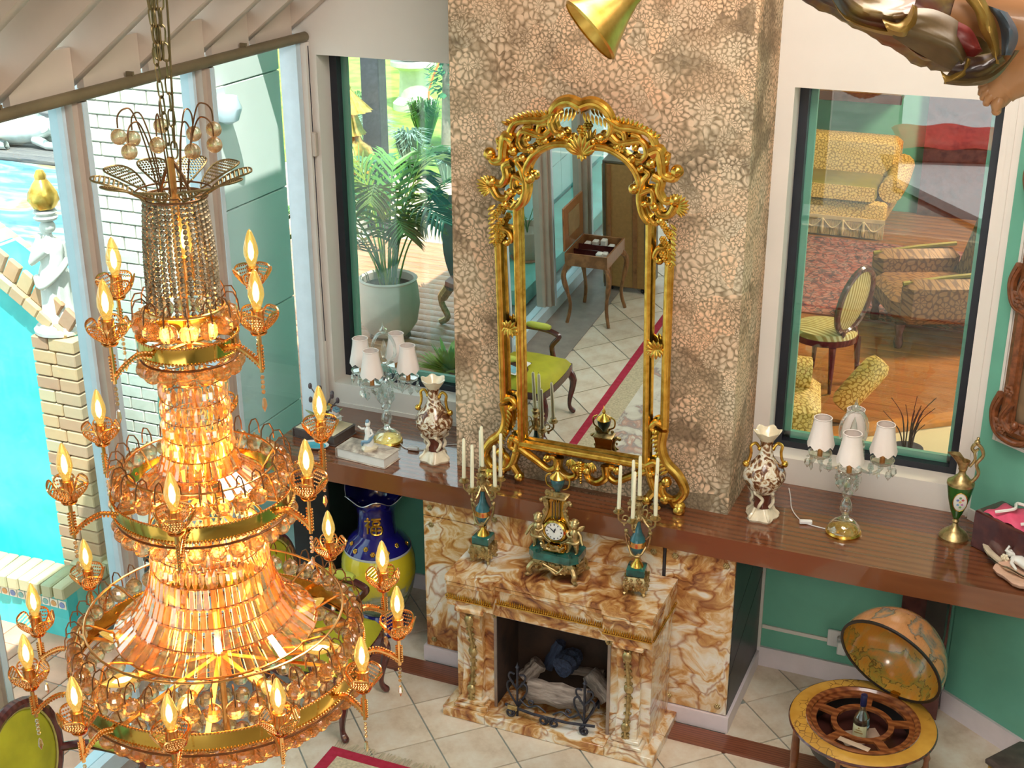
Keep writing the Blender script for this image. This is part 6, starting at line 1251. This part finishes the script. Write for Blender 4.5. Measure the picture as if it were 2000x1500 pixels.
# ================================================================ garden behind the left window
dk = struct('floor_deck', MB().box(-7, -1.95, .9, 6.05, .1, .27), MT['blackwood'])
for k in range(36): part('plank', MB().bbox(-6.9, -2.0, .95+.141*k, 1.083+.141*k, .2705, .30, .004), MT['deck'], dk)
struct('ground_path', MB().box(-9.5, -2.4, 6.051, 8.7, .0, .29), mk('sandstone_path', (.66,.52,.38), .8, var=.15, scale=3)); struct('ground_lawn', MB().box(-16, -2.4, 8.701, 26, .0, .30), mk('lawn', (.18,.42,.05), .9, var=.35, scale=3, c2=(.34,.56,.08)))
struct('sun_shield_roof', MB().box(-2.6, -.4, .31, 1.25, 3.5, 3.58), MT['white'])  # unseen roof strip, added to keep sun from entering the left window
pp = thing('potted_palm', 'areca palm in a pale stone pot on the wooden deck outside', 'plant', (-3.22, 3.30, .3005), sc=1.12)
part('pot', MB().lathe([(0,.03),(.16,.03),(.22,.12),(.245,.27),(.235,.40),(.22,.46),(.232,.475),(.215,.485),(.20,.47),(.205,.40),(0,.40)], 32), mk('pot_stone', (.66,.58,.50), .6, var=.10, scale=5), pp)
for k in range(3): part('pot_foot', MB().sph((.15*math.cos(k*2.1), .15*math.sin(k*2.1), .03), .035, 8, 6, sc=(1,1,.85)), MT['log'], pp)
part('soil', MB().lathe([(0,.415),(.204,.41),(0,.405)], 20), MT['soot'], pp)
palms = [mk('palm_a', (.10,.28,.05), .45, var=.25, scale=3), mk('palm_b', (.28,.38,.05), .45, var=.25, scale=3), mk('palm_c', (.05,.20,.09), .45, var=.25, scale=3)]
rn = random.Random(17)
for k in range(22):
    a = k*2.4+rn.uniform(-.2,.2); H = rn.uniform(.55,1.05); S = rn.uniform(.22,.62)*(1.3-.5*H/1.3)*1.4; c, s = math.cos(a), math.sin(a)
    P = catmull([(.09*c*rn.random(),.09*s*rn.random(),.41),(.3*S*c,.3*S*s,.41+H*.55),(.7*S*c,.7*S*s,.41+H*.95),(1.15*S*c,1.15*S*s,.41+H*.92)], 7); m = MB(); n = len(P); m.tube(P, [.008*(1-.7*i/n) for i in range(n)], 5)
    for i in range(int(n*.38), n):
        p = Vector(P[i]); t = (Vector(P[min(i+1,n-1)])-Vector(P[i-1])).normalized(); side = t.cross(Vector((0,0,1))).normalized(); u = (i-n*.38)/(n*.62); LL = .30*(1-.55*abs(u-.35))
        for sd in (-1, 1):
            for q in (0, .5): d = (side*sd+t*(.9+.6*u)+Vector((0,0,-.25+.2*rn.random()))).normalized(); p2 = p+t*q*.02; w = t*.010; m.add([p2-w, p2+w, p2+d*LL*.6+w*.9+Vector((0,0,-.01)), p2+d*LL+Vector((0,0,-.06)), p2+d*LL*.6-w*.9+Vector((0,0,-.01))], [(0,1,2,3,4)])
    part('frond', m, palms[k % 3], pp)
o = part('porch_post', MB().bbox(-.11, .11, -.09, .09, 0, 4.2, .01), MT['iron'], M=Tm(-4.93, 6.30, .27)); tag(o, 'dark metal porch post behind the potted palm', 'post')
gu = thing('gilded_urn', 'gilded sculptural urn on a white column beyond the potted palm', 'urn', (-4.97, 5.80, .3005))
part('column', MB().lathe([(0,0),(.17,0),(.17,.05),(.11,.08),(.105,.62),(.17,.68),(.19,.74),(0,.742)], 20), MT['statue'], gu); part('urn', MB().lathe([(0,.7425),(.24,.745),(.26,.80),(.22,.86),(.26,.93),(.22,1.02),(.14,1.08),(.10,1.16),(0,1.17)], 22), MT['gold'], gu)
m = MB()
for z0, z1, r0, r1 in ((1.62,1.40,.03,.24),(1.44,1.16,.06,.17)): m.lathe([(r0,z0),((r0+r1)*.42,z0-(z0-z1)*.4),(r1*.8,z1+.05),(r1,z1),(r1*.9,z1+.01),(r0*.8,z0-.03)], 48, rfun=lambda r, z, a: r*(1+.10*math.sin(14*a)))
m.sph((0,0,1.64), .04, 8, 6)
part('gilded_plumes', m, MT['giltwood'], gu)
wu = thing('garden_urn', 'white stone garden urn on the lawn', 'urn', (-7.66, 12.58, .3005)); part('base', MB().lathe([(0,0),(.34,0),(.34,.10),(.24,.20),(.22,.55),(.24,.62),(.36,.68),(.36,.75),(0,.76)], 24), MT['statue'], wu); part('bowl', MB().lathe([(0,.7605),(.20,.765),(.22,.9),(.40,1.15),(.44,1.3),(.40,1.32),(0,1.2)], 24), MT['statue'], wu)
tr_ = thing('ivy_tree', 'tree trunk wrapped in dark ivy on the lawn edge', 'tree', (-5.50, 9.35, .3005)); part('trunk', MB().tube([(0,0,0),(.02,0,1.2),(-.03,.02,3.2)], [.13,.10,.08], 9), mk('grey_bark', (.34,.30,.25), .9, var=.3), tr_)
m = MB(); rn = random.Random(2)
for _ in range(900): a = rn.uniform(0, 2*PI); r = rn.uniform(.11,.26); z = rn.uniform(.95,3.2); p = Vector((r*math.cos(a), r*math.sin(a), z)); d = Vector((math.cos(a), math.sin(a), rn.uniform(-1,.4))).normalized(); x = d.cross(Vector((0,0,1))).normalized()*.035; m.add([p, p+d*.05+x, p+d*.11, p+d*.05-x], [(0,1,2,3)])
tag(part('ivy', m, palms[2], tr_, flatsh=True), kind='stuff')
for k, (x, y, h, r) in enumerate(((-6.45,9.0,.85,.36),(-5.78,8.72,.75,.34),(-5.15,8.55,.55,.26),(-7.25,9.8,.9,.40),(-7.75,10.9,.7,.36),(-6.4,10.4,.8,.40))):
    t = thing('ornamental_grass', ('blue-green tuft of ornamental grass, nearest the dark post','broad blue-green grass tuft in the middle of the bed','low grass tuft beside the ivy-covered trunk','tall green grass tuft behind the gilded urn','small grass tuft out on the lawn','dark green grass tuft behind the bed')[k], 'grass', (x, y, .2905), group='grass tufts along the lawn'); m = MB(); rn = random.Random(60+k)
    for _ in range(260):
        a = rn.uniform(0, 2*PI); q = rn.uniform(.3,1); c, s = math.cos(a), math.sin(a); hh = h*rn.uniform(.6,1); b = Vector((.08*c*rn.random(), .08*s*rn.random(), 0)); mid = b+Vector((r*.45*q*c, r*.45*q*s, hh*.8)); tip = b+Vector((r*q*c*1.1, r*q*s*1.1, hh*.75)); w = Vector((-s, c, 0))*.012
        m.add([b-w, b+w, mid+w, tip, mid-w], [(0,1,2,4),(2,3,4)])
    tag(part('blades', m, (mk('blue_grass', (.22,.38,.30), .6, var=.3, scale=3) if k == 0 else bpy.data.materials['blue_grass']) if k < 3 else palms[0], t, flatsh=True), kind='stuff')
o = part('garden_hose', MB().tube(catmull([(-7.0,12.4,1.25),(-7.15,12.3,.95),(-7.22,12.2,.6),(-7.1,12.1,.31)], 6), .016, 6), mk('orange_hose', (.80,.20,.06), .5)); tag(o, 'thin orange hose curling down beside the white garden urn', 'hose')
lc = thing('leather_chair', 'reddish-brown leather chair with claw feet half hidden behind the chimney breast', 'chair', (-2.52, 3.85, .3005), -.5)
MT['redleather'] = mk('oxblood_leather', (.26,.07,.045), .35, var=.25, scale=8)
part('back', MB().grid(lambda u, v: (-.28+.06*math.sin(PI*v)+.03*math.cos(2*PI*u), .30*math.cos(2*PI*u)*(.4+.6*math.sin(PI*(v*.8+.1))), .42+.75*v+.0*u), 24, 12, closeu=True), MT['redleather'], lc); part('seat', MB().bbox(-.28, .28, -.29, .29, .34, .46, .04), MT['redleather'], lc)
for sx in (-1, 1):
    for sy in (-1, 1): part('leg', MB().tube(catmull([(sx*.24, sy*.25, .35),(sx*.30, sy*.29, .22),(sx*.25, sy*.26, .08),(sx*.31, sy*.30, .02)], 4), [.05]*4+[.03]*9, 8), MT['bronze'], lc)
o = part('floor_lamp_disc', MB().lathe([(0,.014),(.05,.014),(.06,.008),(.062,0)], 18), MT['iron'], M=Tm(-2.56, 2.80, .3005)); tag(o, 'round dark ground lamp set on the deck boards', 'lamp')
yp = thing('potted_shrub', 'yellow-green leafy shrub at the edge of the deck next to the chimney', 'plant', (-2.22, 2.42, .3005)); part('pot', MB().lathe([(0,0),(.09,0),(.12,.15),(.11,.155),(0,.14)], 16), MT['terracotta'], yp)
m = MB(); rn = random.Random(9)
for _ in range(120): d = Vector((rn.gauss(0,1), rn.gauss(0,1), rn.uniform(.2,1.6))).normalized(); leaf(m, (0,0,.14), d, rn.uniform(.16,.30), .05, .2, (0,0,1))
tag(part('foliage', m, palms[1], yp), kind='stuff')

# ================================================================ salon behind the right window
sf = struct('floor_salon', MB().box(-1.5, 5.5, .9, 9.3, .1, .27), MT['blackwood'])
for k in range(46): part('plank', MB().bbox(-1.48, 5.4, 2.98+.136*k, 3.112+.136*k, .2705, .30, .003), MT['parquet'], sf)
struct('floor_salon_tiles', MB().prism([(.3,.92),(5.4,.92),(5.4,6.4),(1.70,3.44),(1.02,2.88),(.3,2.3)], .2705, .303), mk('cream_stone', (.72,.56,.34), .35, var=.06, scale=4))
struct('added_wall_salon_right', MB().box(4.2, 4.3, 4.6, 9.3, 0, 5), MT['green'])  # wall added to keep bright sky reflection off the salon floor
struct('trim_9', MB().box(0, 6, -.16, 0, .27, .34, Tm(.62, 2.62, 0) @ Rz(R_(38.5))), mk('orange_wood', (.55,.20,.04), .3, var=.15, coat=.3))
struct('wall_partition', MB().add([(-1.0,.31,0),(-.9,.31,0),(-2.2,9.4,0),(-2.3,9.4,0),(-1.0,.31,5),(-.9,.31,5),(-2.2,9.4,5),(-2.3,9.4,5)], [(0,3,2,1),(4,5,6,7),(0,1,5,4),(1,2,6,5),(2,3,7,6),(3,0,4,7)]), MT['green']); struct('wall_salon', MB().box(-2.3, 5.5, 9.3, 9.4, 0, 5), MT['green']); struct('added_dark_panel', MB().box(.52, 4.1, 9.16, 9.299, .3, 3.4), MT['mahog']); struct('ceiling_salon', MB().box(-2.3, 4.2, .31, 9.4, 4.6, 4.7), MT['white'])  # dark panel on the salon wall is added to strengthen the window reflection
def m_damask(name, c1, c2, sc=26):
    t = NT(name); sx = t.n('SeparateXYZ'); t.l(t.tc.outputs['Object'], sx.inputs[0]); v, c, d = rosette(t, t.math('ADD', sx.outputs[0], t.math('MULTIPLY', sx.outputs[1], .6)), t.math('ADD', sx.outputs[2], t.math('MULTIPLY', sx.outputs[1], .6)), sc*.3, 4, 4.5, .04)
    t.col(t.mix(t.ramp(v, [(.30,(0,0,0)),(.55,(1,1,1))]), c1, c2)); return t.fin(.55)
MT['golddamask'] = m_damask('gold_damask', (.40,.20,.02), (.86,.54,.16)); MT['goldvelvet'] = mk('gold_velvet', (.26,.19,.02), .6, var=.2, scale=5); MT['tapestry'] = m_damask('brown_tapestry', (.15,.06,.025), (.34,.16,.06), 16)
so = thing('fringed_sofa', 'gold damask sofa with fringed skirt against the green salon wall', 'sofa', (-.66, 8.35, .3005))
part('base', MB().bbox(-1.0, 1.0, -.45, .40, .20, .42, .03), MT['golddamask'], so); part('back', MB().bbox(-1.0, 1.0, .15, .45, .4205, .98, .06), MT['golddamask'], so)
for sx in (-1, 1): part('arm', MB().tube([(sx*1.02,-.42,.55),(sx*1.03,0,.58),(sx*1.02,.40,.66)], .13, 12), MT['golddamask'], so)
for k in range(2): part('seat_cushion', MB().bbox(-.88+.90*k, .0+.88*k, -.50, .14, .4205, .60, .04), MT['goldvelvet'], so); part('cushion_front', MB().bbox(-.87+.90*k, -.01+.88*k, -.508, -.501, .43, .59, .003), MT['golddamask'], so)
m = MB()
for i in range(150): x = -.99+1.98*i/149; m.tube([(x,-.456,.20),(x+random.uniform(-.004,.004),-.460,.02)], .006, 4)
tag(part('fringe', m, mk('fringe_tan', (.48,.32,.16), .8, var=.2), so), kind='stuff'); part('fringe_band', MB().bbox(-1.0, 1.0, -.466, -.451, .19, .235, .003), mk('fringe_band', (.55,.36,.18), .7), so)
for k in range(9): part('swag', MB().tube(catmull([(-.98+.22*k,-.468,.20),(-.87+.22*k,-.470,.10),(-.76+.22*k,-.468,.20)], 5), .008, 5), mk('swag_cord', (.60,.42,.22), .7) if k == 0 else bpy.data.materials['swag_cord'], so); part('tassel', MB().lathe([(0,.20),(.016,.19),(.012,.15),(.022,.10),(.012,.04),(0,.03)], 8, (-.98+.22*k,-.475,0)), bpy.data.materials['swag_cord'], so)
cb = thing('carved_cabinet', 'brown carved wooden cabinet above the sofa on the salon wall', 'cabinet', (-.6, 9.05, 1.62)); part('body', MB().bbox(-1.0, .85, -.22, .24, 0, 1.4, .01), MT['walnut'], cb); part('shelf_edge', MB().bbox(-1.02, .87, -.26, -.221, -.02, .08, .006), MT['mahog'], cb)
for k in range(3): part('door', MB().bbox(-.95+.6*k, -.40+.6*k, -.245, -.221, .12, 1.3, .01), MT['carved'], cb)
def m_persian():
    t = NT('persian_rug'); v = t.voro(11, feat='DISTANCE_TO_EDGE'); n = t.noise(9, detail=4, dist=1.0); c = t.ramp(n.outputs[0], [(.35,(.05,.035,.05)),(.46,(.36,.08,.06)),(.55,(.48,.22,.18)),(.62,(.10,.06,.08)),(.72,(.55,.36,.28))]); t.col(t.mix(t.ramp(v.outputs['Distance'], [(.03,(.8,.8,.8)),(.08,(0,0,0))]), c, (.06,.04,.06))); return t.fin(.9)
rg2 = thing('persian_rug', 'red and dark patterned Persian rug on the salon parquet before the sofa', 'rug', (.2, 6.55, .3005)); part('pile', MB().box(-1.55, 1.9, -1.25, 1.25, 0, .012), m_persian(), rg2); part('border', MB().box(-1.56, 1.91, -1.27, -1.2505, 0, .012), MT['redleather'], rg2)
tc = thing('tapestry_armchair', 'brown tapestry armchair with carved feet in the salon, right of the striped chair', 'armchair', (1.12, 5.15, .3125), R_(205))
part('seat', MB().bbox(-.40, .42, -.36, .36, .22, .46, .06), MT['tapestry'], tc); part('back', MB().bbox(-.16, .10, -.42, .42, .0, .75, .08), MT['tapestry'], tc, M=Tm(-.42,0,.35) @ Ry(-.28))
for sy in (-1, 1): part('arm', MB().bbox(-.40, .38, -.09, .09, .24, .64, .07), MT['tapestry'], tc, M=Tm(0, sy*.44, 0)); part('arm_piping', MB().tube([(.38,sy*.44,.60),(0,sy*.44,.65),(-.36,sy*.44,.68)], .02, 6), MT['goldvelvet'], tc)
for sx in (-1, 1):
    for sy in (-1, 1): part('leg', MB().lathe([(0,0),(.035,0),(.045,.05),(.03,.12),(.05,.20),(.05,.219),(0,.2195)], 10, (sx*.34, sy*.36, 0)), MT['mahog'], tc)
def m_stripe():
    t = NT('striped_silk'); w = t.wave(9, t.mapping((1,1,1)), dirn='Y', dist=.0, detail=0); t.col(t.ramp(w.outputs[0], [(.2,(.36,.24,.05)),(.5,(.52,.36,.10)),(.7,(.70,.58,.28))])); return t.fin(.5)
sc_ = thing('striped_chair', 'oval-back chair with striped gold silk and dark red frame in the salon', 'chair', (.50, 3.70, .3005), R_(158))
MT['stripe'] = m_stripe()
part('back_frame', MB().tube([(-.24-.05*math.sin(2*PI*i/32), .22*math.cos(2*PI*i/32), .74+.27*math.sin(2*PI*i/32)) for i in range(32)], .026, 8, closed=True), MT['mahog'], sc_)
m = MB(); [m.grid((lambda k: lambda u, v: (-.24-.05*math.sin(2*PI*u)*v+k*.02*(1-v*v), .20*v*math.cos(2*PI*u), .74+.25*v*math.sin(2*PI*u)))(k), 32, 6, closeu=True) for k in (1,-1)]; part('backrest', m, MT['stripe'], sc_); part('seat_rail', MB().lathe([(0,.38),(.26,.38),(.265,.43),(0,.43)], 28), MT['mahog'], sc_); part('seat', MB().lathe([(.255,.4305),(.24,.47),(.15,.49),(0,.495)], 28), MT['stripe'], sc_)
for sx in (-1, 1):
    for sy in (-1, 1): part('leg', MB().tube([(sx*.19, sy*.18, .38),(sx*.20, sy*.19, .2),(sx*.205, sy*.195, .003)], [.03,.022,.013], 8), MT['mahog'], sc_)
for sy in (-1, 1): part('back_post', MB().tube([(-.20, sy*.10, .40),(-.215, sy*.08, .50)], .022, 7), MT['mahog'], sc_)
ga = thing('gold_armchair', 'gold damask armchair just inside the salon below the right window', 'armchair', (.47, 2.42, .3035), .2)
part('seat', MB().bbox(-.35, .25, -.30, .34, .06, .42, .06), MT['golddamask'], ga); part('arm', MB().tube([(-.34,.10,.48),(-.05,.12,.50),(.16,.14,.48)], .13, 14), MT['golddamask'], ga); part('back', MB().bbox(-.45, -.3505, -.30, .34, .06, .62, .03), MT['golddamask'], ga)
for sx in (-.28, .18):
    for sy in (-.22, .26): part('leg', MB().lathe([(0,0),(.025,0),(.03,.06),(0,.0605)], 8, (sx, sy, 0)), MT['mahog'], ga)
bo_ = part('bolster', MB().lathe([(0,0),(.07,.01),(.10,.06),(.105,.30),(.10,.42),(.07,.47),(0,.48)], 20), MT['golddamask'], M=frame((.78, 2.92, .42), (.45, .30, .62))); tag(bo_, 'gold damask bolster cushion leaning beside the gold armchair', 'cushion')
rd = thing('reed_plant', 'dark slender reeds standing just behind the right window', 'plant', (1.36, 2.35, .3035)); part('pot', MB().lathe([(0,0),(.09,0),(.11,.14),(.10,.142),(0,.13)], 16), MT['iron'], rd); rn = random.Random(4)
for k in range(14):
    a = rn.uniform(0,6.28); h = rn.uniform(.35,.62); q = rn.uniform(.04,.16); part('reed', MB().tube(catmull([(.03*math.cos(a),.03*math.sin(a),.13),(q*.5*math.cos(a),q*.5*math.sin(a),h*.7),(q*1.3*math.cos(a),q*1.3*math.sin(a),h)], 4), [.005]*5+[.0025]*4, 5), MT['soot'], rd)
# white terrace shaped like the sunlit patch and red daybed behind the viewer, which the right window mirrors
struct('floor_front_terrace', MB().prism([(-1.0,-18.8),(6.5,-18.8),(6.5,-9.05),(2.2,-9.05),(1.25,-9.9),(-.09,-11.7)], -.12, .0), mk('white_marble', (.84,.86,.90), .3, var=.05, scale=2))
db = thing('red_daybed', 'low daybed under red cloth on the white terrace reflected in the right window', 'daybed', (.38, -13.5, 0), R_(-14))
part('base', MB().bbox(-.72, .72, -.62, .62, 0, .22, .02), MT['mahog'], db); part('red_cloth', MB().grid(lambda u, v: ((u-.5)*1.56, (v-.5)*1.36, .2205+.14*(math.sin(PI*u)*math.sin(PI*v))**.3+.02*math.sin(14*u+5*v)), 30, 24), mk('red_cloth', (.62,.02,.02), .6, var=.2, scale=4), db)
